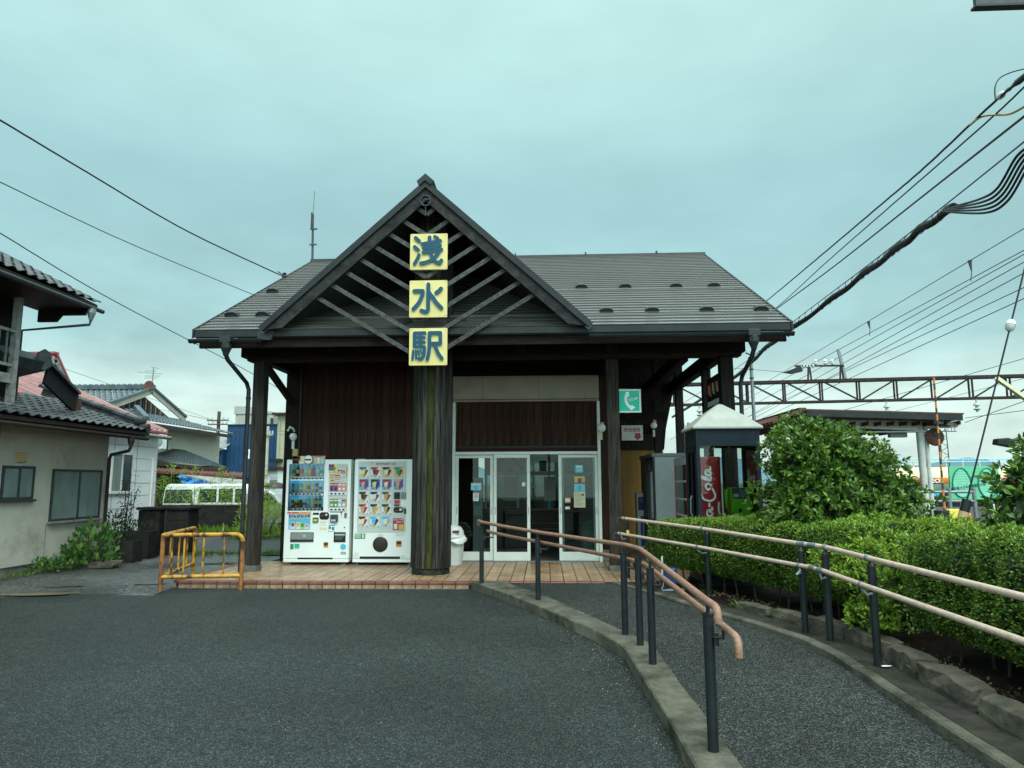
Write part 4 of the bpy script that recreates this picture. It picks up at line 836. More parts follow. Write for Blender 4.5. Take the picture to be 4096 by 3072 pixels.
plate('middle yellow square name plate with blue raised character on the gable', 1636, 1120, 1789, 1270, [(w,[(968,272),(968,700),(968,1230)]),(w,[(968,1230),(935,1325),(850,1345),(708,1298)]),(w,[(418,528),(745,528)]),(w,[(750,545),(735,700),(630,950),(510,1110),(395,1230)]),(w,[(1465,445),(1390,530),(1278,615)]),(w,[(1000,600),(1150,800),(1300,1010),(1488,1205)])], (220,105,1700,1558))
w = 68
plate('lowest yellow square name plate with blue raised character on the pillar', 1635, 1311, 1789, 1462, [(w,[(425,312),(425,840)]),(w,[(425,312),(818,306)]),(62,[(655,312),(655,840)]),(56,[(425,490),(805,488)]),(56,[(425,668),(805,664)]),(56,[(425,846),(800,846)]),(64,[(806,850),(812,1000),(790,1180),(710,1310),(600,1315)]),
    (46,[(380,1005),(355,1340)]),(40,[(487,1000),(497,1290)]),(34,[(575,995),(618,1185)]),(34,[(668,985),(715,1100)]),(w,[(1010,308),(1438,305)]),(w,[(1438,305),(1440,725)]),(w,[(1010,728),(1440,728)]),(w,[(1010,308),(1012,800),(990,1100),(935,1345)]),(w,[(1235,800),(1290,960),(1380,1150),(1505,1320)])], (205,105,1697,1583))

# ================================================================ DRINKS MACHINE
VY = 12.85
vm = thing('drinks_vending_machine', 'white drinks vending machine with shelves of bottles and blue poster, left of the pair', 'vending machine', (-4.1, VY+.3, 0))
def v4(zx, zy, y=VY): return at(1130+zx*.13862, 1820+zy*.13862, y)
def v5(zx, zy, y=VY): return at(1130+zx*.13862, 2040+zy*.13862, y)
X0 = v5(15, 1500).x; X1 = v5(1905, 1500).x; ZT = v4(600, 135).z; ZB = v5(600, 1505).z; ZD0 = v4(600, 1612).z; ZD1 = v4(600, 262).z
DX0 = v4(172, 900).x; DX1 = v4(1198, 900).x
box('body', 'vm_white', vm, X0+.012, X1-.012, VY+.17, 13.44, ZB, ZT-.012, .012)
door = MB().box(X0,X1,VY,VY+.165,ZD1,ZT).box(X0,X1,VY,VY+.165,ZB+.068,ZD0).box(X0,DX0,VY,VY+.165,ZD0,ZD1).box(DX1,X1,VY,VY+.165,ZD0,ZD1)
door = door.build('front_door', 'vm_white', vm)
box('kick_plate', 'vm_white', vm, X0, X1, VY, VY+.16, ZB, ZB+.06, .004)
a = v5(430, 1440); b = v5(1450, 1375); panel('vent_slot', 'black', door, a.x, b.x, a.z+.012, b.z, VY, .002, .012)
disp = box('display_case', 'vm_backlit', vm, DX0, DX1, VY+.14, VY+.16, ZD0, ZD1)
panel('backdrop', 'tan', disp, DX0+.02, DX0+.32, ZD0+.02, ZD0+.16, VY+.139, .002); panel('backdrop', 'navy', disp, DX0, DX1, ZD0, ZD0+.05, VY+.139, .004)
box('display_glass', 'glass_vm', vm, DX0+.001, DX1-.001, VY+.004, VY+.008, ZD0+.001, ZD1-.001)
def bottle(x, y, z, h, r, kind, c1, c2, cap, par):
    pr = [(r*.9,0),(r,.008),(r,h-.008),(r*.88,h)] if kind == 'can' else ([(r*.9,0),(r,.01),(r,h*.62),(r*.75,h*.74),(r*.42,h*.86),(r*.42,h*.93)] if kind == 'pet' else [(r*.9,0),(r,.006),(r,h*.80),(r*.55,h*.9),(r*.55,h*.93)])
    o = MB().lathe((x,y,z), pr, 10).build('sample_bottle', c1, par, smooth=True)
    MB().lathe((x,y,z+h*.28), [(r*1.03,0),(r*1.03,h*.30)], 10).build('label_band', c2, o, smooth=True)
    if kind != 'can': MB().lathe((x,y,z+h*.93), [(r*.46,0),(r*.46,h*.07)], 8).build('cap', cap, o)
rowsB = [(620, [335,440,555,665,780,895,1010,1125], [('pet','amber','green','orange'),('pet','brown','offwhite','white'),('pet','pink','red','cyan'),('pet','sky','offwhite','red'),('pet','lime','yellow','orange'),('pet','purple','crimson','mgrey'),('pet','sky','offwhite','red'),('pet','offwhite','teal','red')], .036),
         (1068, [300,415,530,640,755,870,985,1095], [('can','blue','orange',0),('can','cyan','amber',0),('can','green','lime',0),('can','yellow','offwhite',0),('can','amber','crimson',0),('can','lime','offwhite',0),('can','black','lgrey',0),('can','offwhite','dgrey',0)], .031),
         (1500, [285,400,515,625,745,855,965,1080], [('can','choc','tan',0),('can','amber','choc',0),('can','black','brown',0),('can','offwhite','choc',0),('pet','cyan','sky','white'),('pet','yellow','offwhite','white'),('pet','choc','amber','black'),('can','black','lime',0)], .031)]
hts = [[1.0]*8, [.16,.16,.16,.16,.19,.16,.165,.165], [.13,.13,.13,.13,.215,.215,.20,.205]]
for ri_, (zy, xs_, ks, rad) in enumerate(rowsB):
    zz = v4(600, zy, VY+.07).z
    box('shelf', 'navy' if ri_ else 'white', vm, DX0+.01, DX1-.01, VY+.03, VY+.138, zz-.02, zz-.001)
    box('lamp_tube', 'lamp_tube', vm, DX0+.03, DX1-.03, VY+.016, VY+.026, zz+.235 if ri_ == 0 else zz+.215, zz+.243 if ri_ == 0 else zz+.223)
    bar = panel('button_bar', 'vm_white', vm, DX0+.04, DX1-.05, zz-.062, zz-.012, VY+.03, .018, .012)
    for j, zx in enumerate(xs_):
        q = v4(zx, zy, VY+.08); kd = ks[j]; h = .215 if ri_ == 0 else hts[ri_][j]; bottle(q.x, q.y, zz, h, rad if kd[0] == 'pet' or ri_ == 0 else .028, *kd, disp)
        qb = v4(zx-20, zy, VY+.02); MB().prism([(qb.x+.026*math.cos(t), zz-.037+.015*math.sin(t)) for t in np.linspace(0,2*PI,13)[:-1]], (0,VY+.012,0), (1,0,0), (0,0,1), (0,-.004,0)).build('button', 'navy', bar)
# right-hand display block
a = v4(1308, 1612); b = v4(1898, 255); rpn = panel('side_panel', 'vm_grey', door, a.x, b.x, a.z, b.z, VY, .006, .012)
def vmp(fn, m, x0, y0, x1, y1, par, name='print', off=.008, r=0.0, t=.002): a = fn(x0, y1); b = fn(x1, y0); return panel(name, m, par, a.x, b.x, a.z, b.z, VY-off, t, r)
for (y0, y1, cols) in ((800,1052,('purple','purple','pink','pink')), (1255,1508,('green','green','sky','lgrey'))):
    cd = vmp(v4, 'orange', 1362, y0, 1855, y1, vm, 'product_card', .006, .02); 
    for j in range(4):
        pk = vmp(v4, cols[j], 1374+115*j, y0+14, 1480+115*j, y1-12, cd, 'print', .0085); 
        vmp(v4, ('amber','amber','offwhite','offwhite')[j] if y0 < 900 else ('offwhite','offwhite','white','dgrey')[j], 1384+115*j, y0+40, 1468+115*j, y0+80, cd, 'print', .011); vmp(v4, 'navy' if y0 < 900 and j < 2 else 'white', 1395+115*j, y1-100, 1455+115*j, y1-40, cd, 'print', .011)
    bar = vmp(v4, 'vm_white', 1345, y1+32, 1832, y1+105, vm, 'button_bar', .006, .012, .012)
    for j in range(4):
        q = v4(1412+115*j, y1+66, VY-.02); MB().prism([(q.x+.026*math.cos(t), q.z+.015*math.sin(t)) for t in np.linspace(0,2*PI,13)[:-1]], (0,VY-.018,0), (1,0,0), (0,0,1), (0,-.004,0)).build('button', 'navy', bar)
cd = vmp(v4, 'orange', 1580, 318, 1872, 650, vm, 'brand_card', .006, .03); vmp(v4, 'vm_grey', 1585, 330, 1845, 640, cd, 'print', .0085); vmp(v4, 'orange', 1600, 430, 1815, 455, cd, 'print', .011)
q = v4(1612, 545); letters('do', 'lettering', 'crimson', cd, (q.x, VY-.011, q.z), (1,0,0), (0,0,1), width=v4(1815,545).x-q.x, height=.075, depth=.002)
cd = vmp(v4, 'yellow', 1332, 262, 1570, 500, vm, 'sticker_card', .012, .012); vmp(v4, 'purple', 1342, 270, 1500, 360, cd, 'print', .0145); vmp(v4, 'blue', 1345, 365, 1480, 450, cd, 'print', .0145); vmp(v4, 'green', 1470, 350, 1545, 420, cd, 'print', .0165); vmp(v4, 'crimson', 1360, 290, 1460, 335, cd, 'print', .0165); vmp(v4, 'orange', 1480, 430, 1525, 475, cd, 'print', .0165)
cd = vmp(v4, 'cream', 1370, 520, 1500, 770, vm, 'leaflet', .012); [vmp(v4, c_, 1378, y_, 1490, y_+22, cd, 'print', .0145) for c_, y_ in (('red',560),('tan',600),('orange',640),('tan',680),('dgrey',725))]
cd = vmp(v4, 'offwhite', 1510, 515, 1680, 750, vm, 'leaflet', .016); [vmp(v4, c_, 1520, y_, 1670, y_+h_, cd, 'print', .0185) for c_, y_, h_ in (('amber',522,45),('choc',580,30),('orange',635,40),('choc',700,12))]
# poster on top (plain stand-in print)
ps = vmp(v4, 'tan', 288, 25, 1240, 262, vm, 'top_poster', .010, .0, .003)
for c_, x0, y0, x1, y1 in (('brown',295,30,520,150),('crimson',300,40,400,110),('black',300,150,480,250),('offwhite',490,180,640,252),('cream',530,40,640,170),('pink',400,50,470,110),('teal',310,165,360,230),('lgrey',910,80,1000,250),('offwhite',1010,70,1080,250),('sky',1110,80,1200,250),('orange',640,200,900,252),('red',920,40,1160,62)): vmp(v4, c_, x0, y0, x1, y1, ps, 'print', .0135)
q = v4(770, 135); MB().lathe((q.x, VY-.016, q.z), [(.085,0),(.085,-.002)], 20, axis='Y').build('print', 'choc', ps); MB().lathe((q.x-.008, VY-.019, q.z+.002), [(.075,0),(.075,-.002)], 20, axis='Y').build('print', 'white', ps); vmp(v4, 'dgrey', 650, 115, 840, 160, ps, 'print', .0225)
# lower front
ad = vmp(v5, 'cyan', 165, 118, 812, 565, vm, 'advert', .001, .014); vmp(v5, 'sky', 175, 440, 800, 555, ad, 'print', .0035); vmp(v5, 'blue', 185, 128, 800, 210, ad, 'print', .0035)
q = v5(205, 320); letters('shuwa', 'lettering', 'amber', ad, (q.x, VY-.006, q.z), (1,0,.08), (0,0,1), width=v5(800,320).x-q.x, height=.165, depth=.002, shear=.12)
for zx, c1, c2, h_ in ((305,'offwhite','red',190),(460,'offwhite','amber',200),(580,'lime','green',170),(705,'offwhite','pink',150)): p_ = vmp(v5, c1, zx-55, 545-h_, zx+55, 552, ad, 'print', .0085); vmp(v5, c2, zx-42, 560-h_, zx+42, 560-h_*.45, ad, 'print', .011)
vmp(v5, 'red', 140, 60, 510, 105, vm, 'notice_strip', .001); vmp(v5, 'orange', 512, 60, 800, 105, vm, 'notice_strip', .001)
vmp(v5, 'black', 880, 78, 1055, 140, vm, 'coin_display', .001, .004); cs = vmp(v5, 'dgrey', 880, 218, 1040, 358, vm, 'note_slot', .001, .006, .02); vmp(v5, 'lime', 898, 262, 1022, 330, cs, 'print', .022)
cp = vmp(v5, 'black', 1065, 62, 1350, 278, vm, 'coin_plate', .001, .05, .004); MB().beam(tuple(v5(1105,180,VY-.008)), tuple(v5(1195,140,VY-.008)), .004, .012, up=(0,-1,0)).build('lever', 'orange', cp); q = v5(1270,140); MB().lathe((q.x,VY-.006,q.z), [(.026,0),(.026,-.01),(.02,-.014)], 14, axis='Y').build('coin_slot', 'galv', cp); MB().lathe((q.x,VY-.02,q.z), [(.016,0),(.016,-.004)], 12, axis='Y').build('coin_rim', 'cream', cp)
rd = vmp(v5, 'galv_dark', 1395, 130, 1608, 342, vm, 'card_reader', .001, .012, .045); vmp(v5, 'lgrey', 1420, 268, 1555, 325, rd, 'slot', .047, .006)
for x0, y0, x1, y1, c_ in ((1085,320,1270,385,'cream'),(1090,425,1290,450,'cream'),(1075,500,1285,575,'cream'),(1670,42,1730,98,'crimson'),(1375,60,1650,76,'mgrey'),(1675,120,1722,155,'pink'),(1678,170,1720,225,'offwhite')): vmp(v5, c_, x0, y0, x1, y1, vm, 'sticker', .001)
pb = vmp(v5, 'cyan', 1320, 362, 1512, 630, vm, 'sticker', .001); vmp(v5, 'white', 1332, 375, 1500, 430, pb, 'print', .0035); vmp(v5, 'white', 1332, 462, 1498, 618, pb, 'print', .0035); vmp(v5, 'dgrey', 1345, 475, 1400, 545, pb, 'print', .006); vmp(v5, 'dgrey', 1430, 490, 1485, 580, pb, 'print', .006)
lk = vmp(v5, 'galv', 1780, 75, 1862, 240, vm, 'lock', .001, .02, .006); vmp(v5, 'dgrey', 1800, 100, 1845, 150, lk, 'keyhole', .008, .008); q = v5(1793,505); MB().lathe((q.x,VY,q.z), [(.013,0),(.013,-.006)], 10, axis='Y').build('bolt', 'galv_dark', vm)
fl = vmp(v5, 'dgrey', 222, 642, 905, 928, vm, 'delivery_flap', .001, .012, .006); vmp(v5, 'mgrey', 240, 655, 890, 850, fl, 'flap', .008, .006); vmp(v5, 'black', 228, 858, 898, 872, fl, 'shadow_gap', .0105); q = v5(635, 745); MB().lathe((q.x,VY-.0115,q.z), [(.024,0),(.024,-.002)], 12, axis='Y').build('print', 'lgrey', fl)
rt = vmp(v5, 'black', 1478, 640, 1825, 928, vm, 'return_flap', .001, .008, .006); vmp(v5, 'lgrey', 1512, 688, 1800, 735, rt, 'print', .008); [vmp(v5, 'mgrey', 1530, 760+28*k, 1780-20*k, 768+28*k, rt, 'print', .008) for k in range(4)]
cu_ = vmp(v5, 'orange', 1186, 930, 1320, 1080, vm, 'change_cup', .001, .01, .005); vmp(v5, 'choc', 1195, 938, 1312, 1020, cu_, 'opening', .0065, .006)
vmp(v5, 'green', 220, 978, 325, 1135, vm, 'sticker', .001, .006); st2 = vmp(v5, 'teal', 345, 975, 492, 1115, vm, 'sticker', .001, .006); vmp(v5, 'offwhite', 355, 1090, 480, 1102, st2, 'print', .0035)
q = v5(1750,1065); MB().lathe((q.x,VY,q.z), [(.053,0),(.053,-.002)], 20, axis='Y').build('round_sticker', 'cyan', vm); pl_ = vmp(v5, 'galv_dark', 1685, 1208, 1825, 1280, vm, 'name_tag', .001); vmp(v5, 'lgrey', 1697, 1218, 1813, 1270, pl_, 'print', .0035)
for x in (X0+.09, X1-.09):
    f = MB().cyl((x,VY+.06,0.0),(x,VY+.06,ZB),.012,n=8).box(x-.05,x+.05,VY-.0,VY+.10,0.003,.012).build('foot', 'galv', vm)
for x in (X0+.09, X1-.09): MB().cyl((x,13.35,0.0),(x,13.35,ZB),.014,n=8).build('foot', 'galv', vm)
# ================================================================ ICE CREAM MACHINE
im = thing('ice_cream_vending_machine', 'white ice cream vending machine with rows of cone pictures beside the pillar', 'vending machine', (-2.95, VY+.3, 0))
def v2(zx, zy, y=VY): return at(1000+zx*.36166, 1750+zy*.36166, y)
def v6(zx, zy, y=VY): return at(1400+zx*.13867, 1820+zy*.13867, y)
def imp(fn, m, x0, y0, x1, y1, par, name='print', off=.001, r=0.0, t=.002): a = fn(x0, y1); b = fn(x1, y0); return panel(name, m, par, a.x, b.x, a.z, b.z, VY-off, t, r)
X2 = v2(1132, 1350).x; X3 = v2(1735, 900).x+.13; ZT2 = v2(1400, 243).z
box('body', 'vm_white', im, X2, X3, VY, 13.44, ZB, ZT2, .01); box('kick_plate', 'vm_white', im, X2+.002, X3-.002, VY-.006, VY+.05, ZB, ZB+.055, .003); box('seam', 'dgrey', im, X2+.002, X3-.002, VY-.0035, VY+.02, ZB+.056, ZB+.062)
a = v2(1195, 1048); b = v2(1733, 262); pn = panel('picture_panel', 'vm_grey', im, a.x-.02, b.x, a.z, b.z, VY, .006, .015)
q = v6(740, 292); letters('seven', 'lettering', 'red', pn, (q.x, VY-.0065, q.z), (1,0,0), (0,0,1), width=v6(1322,292).x-q.x, height=.056, depth=.002); q = v6(600, 280); letters('n17', 'lettering', 'red', pn, (q.x, VY-.0065, q.z), (1,0,0), (0,0,1), width=.045, height=.045, depth=.002)
CARDS = [[('offwhite','blue','yellow','brown'),('offwhite','crimson','dgrey','crimson'),('amber','navy','cream','navy'),('amber','green','green','dgrey')],
         [('blue','crimson','pink','brown'),('blue','navy','yellow','navy'),('blue','crimson','cream','crimson'),('blue','pink','tan','crimson')],
         [('offwhite','choc','choc','brown'),('offwhite','navy','cream','purple'),('offwhite','brown','tan','crimson')], [('offwhite','crimson','tan','crimson'),('offwhite','navy','tan','amber'),('offwhite','choc','tan','choc')],
         [('offwhite','choc','cream','crimson'),('offwhite','cyan','cyan','navy'),('sky','cyan','cream','pink')]]
cx0 = [1212, 1338, 1466, 1594]; 
for r_, rw in enumerate(CARDS):
    for c_, (bgc, hd, icec, wrap) in enumerate(rw):
        x0 = cx0[c_]-r_*2.8; y0 = 325+r_*136.5; w_ = 104; h_ = 114
        cd = imp(v2, bgc, x0, y0, x0+w_, y0+h_, im, 'product_card', .0062)
        P = lambda fx, fy: v2(x0+w_*fx, y0+h_*fy)
        def poly(pts, m, off): MB().prism([(P(*p).x, P(*p).z) for p in pts][::-1], (0,VY-off,0), (1,0,0), (0,0,1), (0,-.0015,0)).build('print', m, cd)
        poly([(.02,.02),(.80,.02),(.68,.20),(.25,.30),(.02,.22)], hd, .0085); poly([(.18,.38),(.40,.24),(.66,.28),(.68,.55),(.58,.80),(.30,.80)], icec, .0105); poly([(.30,.74),(.60,.74),(.52,.99),(.36,.99)], 'tan', .0115)
        poly([(.66,.22),(.95,.34),(.60,.88),(.52,.80)], wrap, .0125); poly([(.02,.80),(.26,.72),(.24,.96),(.02,.96)], 'lgrey' if bgc != 'blue' else 'cyan', .0085)
        q = P(.92,.94); bt_ = MB().lathe((q.x,VY-.008,q.z), [(.025,0),(.025,-.008)], 14, axis='Y').build('button', 'white', cd); MB().lathe((q.x,VY-.0165,q.z), [(.013,0),(.013,-.002)], 10, axis='Y').build('button_centre', 'dgrey', cd)
imp(v2, 'black', 1594, 605, 1660, 680, im, 'card_reader', .0062, .008, .012); imp(v2, 'mgrey', 1666, 605, 1730, 680, im, 'blank_plate', .0062, .006); imp(v2, 'red', 1596, 693, 1658, 733, im, 'sticker', .0062); imp(v2, 'dgrey', 1594, 738, 1656, 762, im, 'sticker', .0062); imp(v2, 'white', 1672, 695, 1728, 764, im, 'sticker', .0062)
cp = imp(v2, 'black', 1588, 768, 1696, 832, im, 'coin_plate', .0062, .04, .005); MB().beam(tuple(v2(1598,812,VY-.014)), tuple(v2(1640,805,VY-.014)), .004, .014, up=(0,-1,0)).build('lever', 'orange', cp); q = v2(1668,797); MB().lathe((q.x,VY-.012,q.z), [(.026,0),(.026,-.008),(.018,-.012)], 14, axis='Y').build('coin_slot', 'cream', cp); imp(v2, 'dgrey', 1700, 783, 1729, 845, im, 'lock', .0062, .008, .006)
ml = imp(v2, 'crimson', 1580, 893, 1702, 1024, im, 'point_poster', .0062); imp(v2, 'amber', 1645, 960, 1698, 1018, ml, 'print', .0085); imp(v2, 'offwhite', 1592, 955, 1630, 1012, ml, 'print', .0085)
q = v2(1588, 922); letters('mile', 'lettering', 'white', ml, (q.x, VY-.0088, q.z), (1,0,.05), (0,0,1), width=.18, height=.032, depth=.001); q = v2(1620, 946); letters('mile2', 'lettering', 'white', ml, (q.x, VY-.0088, q.z), (1,0,.05), (0,0,1), width=.14, height=.032, depth=.001)
gs_ = imp(v2, 'green', 1157, 1062, 1275, 1120, im, 'sticker', .001, .004); [imp(v2, 'offwhite', 1163, 1070+14*k, 1225, 1078+14*k, gs_, 'print', .0035) for k in range(3)]; imp(v2, 'offwhite', 1240, 1070, 1262, 1112, gs_, 'print', .0035)
q = v2(1441, 1182); rd_ = MB().lathe((q.x,VY,q.z), [(.136,0),(.136,-.006),(.128,-.012),(.10,-.02),(.05,-.026),(.01,-.028)], 28, axis='Y').build('round_hatch', 'brown_metal', im, smooth=True)
cu_ = imp(v2, 'orange', 1616, 1142, 1678, 1208, im, 'change_cup', .001, .016, .005); imp(v2, 'choc', 1622, 1147, 1672, 1180, cu_, 'opening', .0065, .008); imp(v2, 'cream', 1411, 1068, 1475, 1090, im, 'sticker', .001); imp(v2, 'offwhite', 1612, 1057, 1705, 1090, im, 'sticker', .001); imp(v2, 'offwhite', 1145, 1273, 1202, 1345, im, 'sticker', .001); imp(v2, 'offwhite', 1668, 1303, 1720, 1332, im, 'sticker', .001)
vt = imp(v2, 'black', 1212, 1316, 1660, 1355, im, 'vent_slot', .001, .01); [imp(v2, 'dgrey', 1258+68*k, 1332, 1312+68*k, 1348, vt, 'slat', .0035) for k in range(6)]
a = v2(1155, 628); b = v2(1192, 300); MB().box(X2-.012,X2-.003,VY+.02,VY+.07,a.z,b.z).build('side_banner', 'green', im); [box('banner_print', 'lime', im, X2-.016, X2-.0125, VY+.03, VY+.06, a.z+.12+.07*k, a.z+.15+.07*k) for k in range(5)]
for x in (X2+.07, X3-.07):
    for y in (VY+.05, 13.35): MB().cyl((x,y,0.0),(x,y,ZB),.013,n=8).box(x-.045,x+.045,y-.05,y+.05,.003,.012).build('foot', 'galv', im)
box('top_ledge', 'lgrey', im, X2+.02, X2+.17, VY+.02, VY+.2, ZT2, ZT2+.012)

# ================================================================ YELLOW GUARD FENCE
fn = thing('guard_fence', 'rusty yellow tube guard fence with two wings at the platform corner', 'fence', (-5.6, 10.45, -.1))
F0 = Vector((-5.62,10.42,-.1)); F1 = Vector((-4.50,10.60,-.1)); F2 = Vector((-6.02,12.2,-.1)); H = .80
def arch(a, b, name, m): 
    d = (b-a).normalized(); r = .09; up = Vector((0,0,1)); pts = [a-up*.15, a+up*(H-r)]
    for i in range(1,6): t = i/5*PI/2; pts.append(a+up*(H-r+r*math.sin(t))+d*(r-r*math.cos(t)))
    L_ = (b-a).length
    for i in range(0,6): t = PI/2-i/5*PI/2; pts.append(a+d*(L_-r+r*math.cos(t))+up*(H-r+r*math.sin(t)))
    pts.append(b-up*.15); return MB().tube(pts, .031, 12).build(name, m, fn, smooth=True)
pts = [F0-Vector((0,0,.15)), F0+Vector((0,0,H-.08)), F0+Vector((.012,.003,H-.02)), F0+Vector((.07,.012,H))]; d01 = (F1-F0).normalized()
MB().tube([F0-Vector((0,0,.15)), F0+Vector((0,0,H+.0))], .032, 12).build('post', 'fence_rust', fn, smooth=True)
r = .10; pts = [F0+Vector((0,0,H))]+[F1-d01*r+Vector((0,0,H))]+[F1-d01*(r-r*math.sin(t))+Vector((0,0,H-r+r*math.cos(t))) for t in np.linspace(.3, PI/2, 5)]
MB().tube(pts, .031, 12).build('top_rail', 'fence_yellow', fn, smooth=True); MB().tube([F1+Vector((0,0,H-r+.01)), F1-Vector((0,0,.15))], .031, 12).build('post', 'fence_rust', fn, smooth=True)
MB().cyl(F0+Vector((0,0,.20)), F1+Vector((0,0,.20)), .029, n=12).build('bottom_rail', 'fence_yellow', fn, smooth=True)
d02 = (F2-F0).normalized(); pts = [F0+Vector((0,0,H))]+[F2-d02*r+Vector((0,0,H))]+[F2-d02*(r-r*math.sin(t))+Vector((0,0,H-r+r*math.cos(t))) for t in np.linspace(.3, PI/2, 5)]+[F2-Vector((0,0,.15))]
MB().tube(pts, .031, 12).build('side_rail', 'fence_yellow', fn, smooth=True); MB().cyl(F0+Vector((0,0,.20)), F2+Vector((0,0,.20)), .029, n=12).build('bottom_rail', 'fence_yellow', fn, smooth=True)
for A_, B_, ks in ((F0,F1,(.12,.27,.51,.77)), (F0,F2,(.22,.48,.74))):
    for k in ks: p = A_.lerp(B_, k); MB().cyl(p+Vector((0,0,.21)), p+Vector((0,0,H-.01)), .0145, n=8).build('bar', 'fence_yellow', fn, smooth=True)

# ================================================================ HANDRAILS
def bracket(p_post, p_rail, m, parent): return MB().tube([p_post, (p_rail[0], p_rail[1], p_post[2]), (p_rail[0], p_rail[1], p_rail[2])], .011, 6).build('bracket', m, parent)
hl = thing('ramp_handrail', 'brown double handrail on black posts along the left ramp kerb', 'handrail', (.8, 7.4, -.07))
Lp = [(-.935,10.60),(-.10,9.30),(.79,7.44),(.885,7.03),(.905,6.38),(.985,4.53)]
up_ = [(-.99,10.78,.885),(-.935,10.60,.873),(-.55,10.0,.845),(-.06,9.30,.812),(.82,7.44,.815),(.895,7.15,.812),(.915,7.0,.808),(.94,6.4,.785),(0.979,4.530,0.731),(0.988,4.360,0.727)]
lw_ = [(-.86,10.72,.735),(-.50,10.05,.71),(-.0,9.30,.68),(.875,7.44,.665),(.955,7.10,.66),(.975,6.9,.655),(1.060,4.400,0.592),(1.064,4.220,0.587)]
def rail(pts, r, m, parent, name='rail', drop=None):
    P = [Vector(p) for p in pts]
    if drop: d = (P[-1]-P[-2]).normalized(); e = P[-1]; P = P+[e+d*.035+Vector((0,0,-.006)), e+d*.058+Vector((0,0,-.028)), e+d*.064+Vector((0,0,-.06)), e+d*.064+Vector((0,0,-drop))]
    return MB().tube(P, r, 12).build(name, m, parent, smooth=True)
ru = rail(up_, .0235, 'rail_brown', hl, drop=.085); rail(lw_, .0225, 'rail_brown', hl, drop=.10)
MB().tube([up_[0], (up_[0][0]-.015,up_[0][1]+.03,up_[0][2]-.01), (up_[0][0]-.015,up_[0][1]+.035,up_[0][2]-.07)], .0235, 12).build('rail_end', 'rail_brown', hl, smooth=True)
def on(pts, y):
    for a_, b_ in zip(pts[:-1], pts[1:]):
        if (a_[1]-y)*(b_[1]-y) <= 0 and a_[1] != b_[1]: t = (y-a_[1])/(b_[1]-a_[1]); return [a_[i]+(b_[i]-a_[i])*t for i in range(3)]
    return list(pts[-1])
for x, y in Lp:
    zt = on(up_, y)[2]; lo_ = on(lw_, y-.06)
    p = MB().cyl((x,y,zkl(y)-.1),(x,y,zt-.085),.033,n=16).lathe((x,y,zt-.085), [(.037,0),(.037,.012),(.02,.016)], 16).cyl((x,y,zt-.07),(x,y,zt-.02),.012,n=8).build('post', 'black_paint', hl, smooth=True)
    bracket((x+.02,y-.03,lo_[2]-.07), (lo_[0],lo_[1],lo_[2]-.015), 'black_paint', p); box('bracket_foot', 'black_paint', p, x+.02, x+.05, y-.045, y-.02, lo_[2]-.12, lo_[2]-.05)
hr = thing('ramp_handrail', 'pale beige double handrail on dark posts in front of the hedge', 'handrail', (2.7, 6.8, -.05))
Rp = [(1.255,11.22),(2.105,9.56),(2.60,7.53),(2.715,7.20),(2.765,6.33),(2.71,3.35)]
upr = [(1.20,11.30,.895),(1.30,11.10,.889),(2.07,9.53,.842),(2.60,7.62,.818),(2.70,7.36,.816),(2.735,7.1,.813),(2.742,6.3,.803),(2.69,4.2,.80),(2.66,3.35,.79),(2.62,2.2,.78)]
lwr = [(1.13,11.27,.665),(2.0,9.5,.612),(2.53,7.62,.608),(2.62,7.36,.606),(2.655,7.1,.602),(2.665,6.3,.586),(2.585,4.2,.588),(2.56,3.45,.58)]
rail(upr, .0235, 'rail_beige', hr); rail(lwr, .0225, 'rail_beige', hr)
for pts_, r_ in ((upr,.0265),(lwr,.0255)):
    for t in (3, 4): a_ = Vector(pts_[t]); b_ = Vector(pts_[t+1] if t == 3 else pts_[t-1]); MB().cyl(a_.lerp(b_,.02), a_.lerp(b_,.42), r_, n=12).build('joint_sleeve', 'galv', hr, smooth=True)
for i, (x, y) in enumerate(Rp):
    q = on(upr, y); lo_ = on(lwr, y-.02); zb_ = 0.0 if y > YF else zkr(y)-.1
    p = MB().cyl((x,y,zb_),(x,y,q[2]-.075),.033,n=16).lathe((x,y,q[2]-.075), [(.036,0),(.036,.01),(.02,.03),(.014,.05)], 14).build('post', 'black_paint', hr, smooth=True)
    MB().cyl((q[0]-.006,y+.02,q[2]),(q[0]+.006,y-.02,q[2]),.0285,n=12).build('clamp', 'galv', p, smooth=True)
    MB().tube([(x-.02,y-.02,lo_[2]-.075),(x-.07,y-.05,lo_[2]-.08),(lo_[0],lo_[1]-.02,lo_[2]-.05),(lo_[0],lo_[1],lo_[2]-.01)], .0125, 8).build('bracket', 'galv', p, smooth=True); MB().cyl((lo_[0]-.006,lo_[1]+.018,lo_[2]),(lo_[0]+.006,lo_[1]-.018,lo_[2]),.027,n=12).build('clamp', 'galv', p, smooth=True)
for e, nm in ((upr[0],'end_elbow'),(lwr[0],'end_elbow')): MB().tube([e,(e[0]-.05,e[1]+.03,e[2]-.005),(e[0]-.065,e[1]+.04,e[2]-.03),(e[0]-.066,e[1]+.04,e[2]-.075)], .026, 10).build(nm, 'galv_dark', hr, smooth=True)
e = lwr[-1]; MB().tube([e,(e[0]+.0,e[1]-.05,e[2]-.005),(e[0]+.02,e[1]-.08,e[2]-.04),(e[0]+.09,e[1]-.085,e[2]-.07)], .032, 10).build('end_elbow', 'galv', hr, smooth=True)
box('yellow_tag', 'yellow', hr, 1.245, 1.285, 11.184, 11.1865, .63, .72)

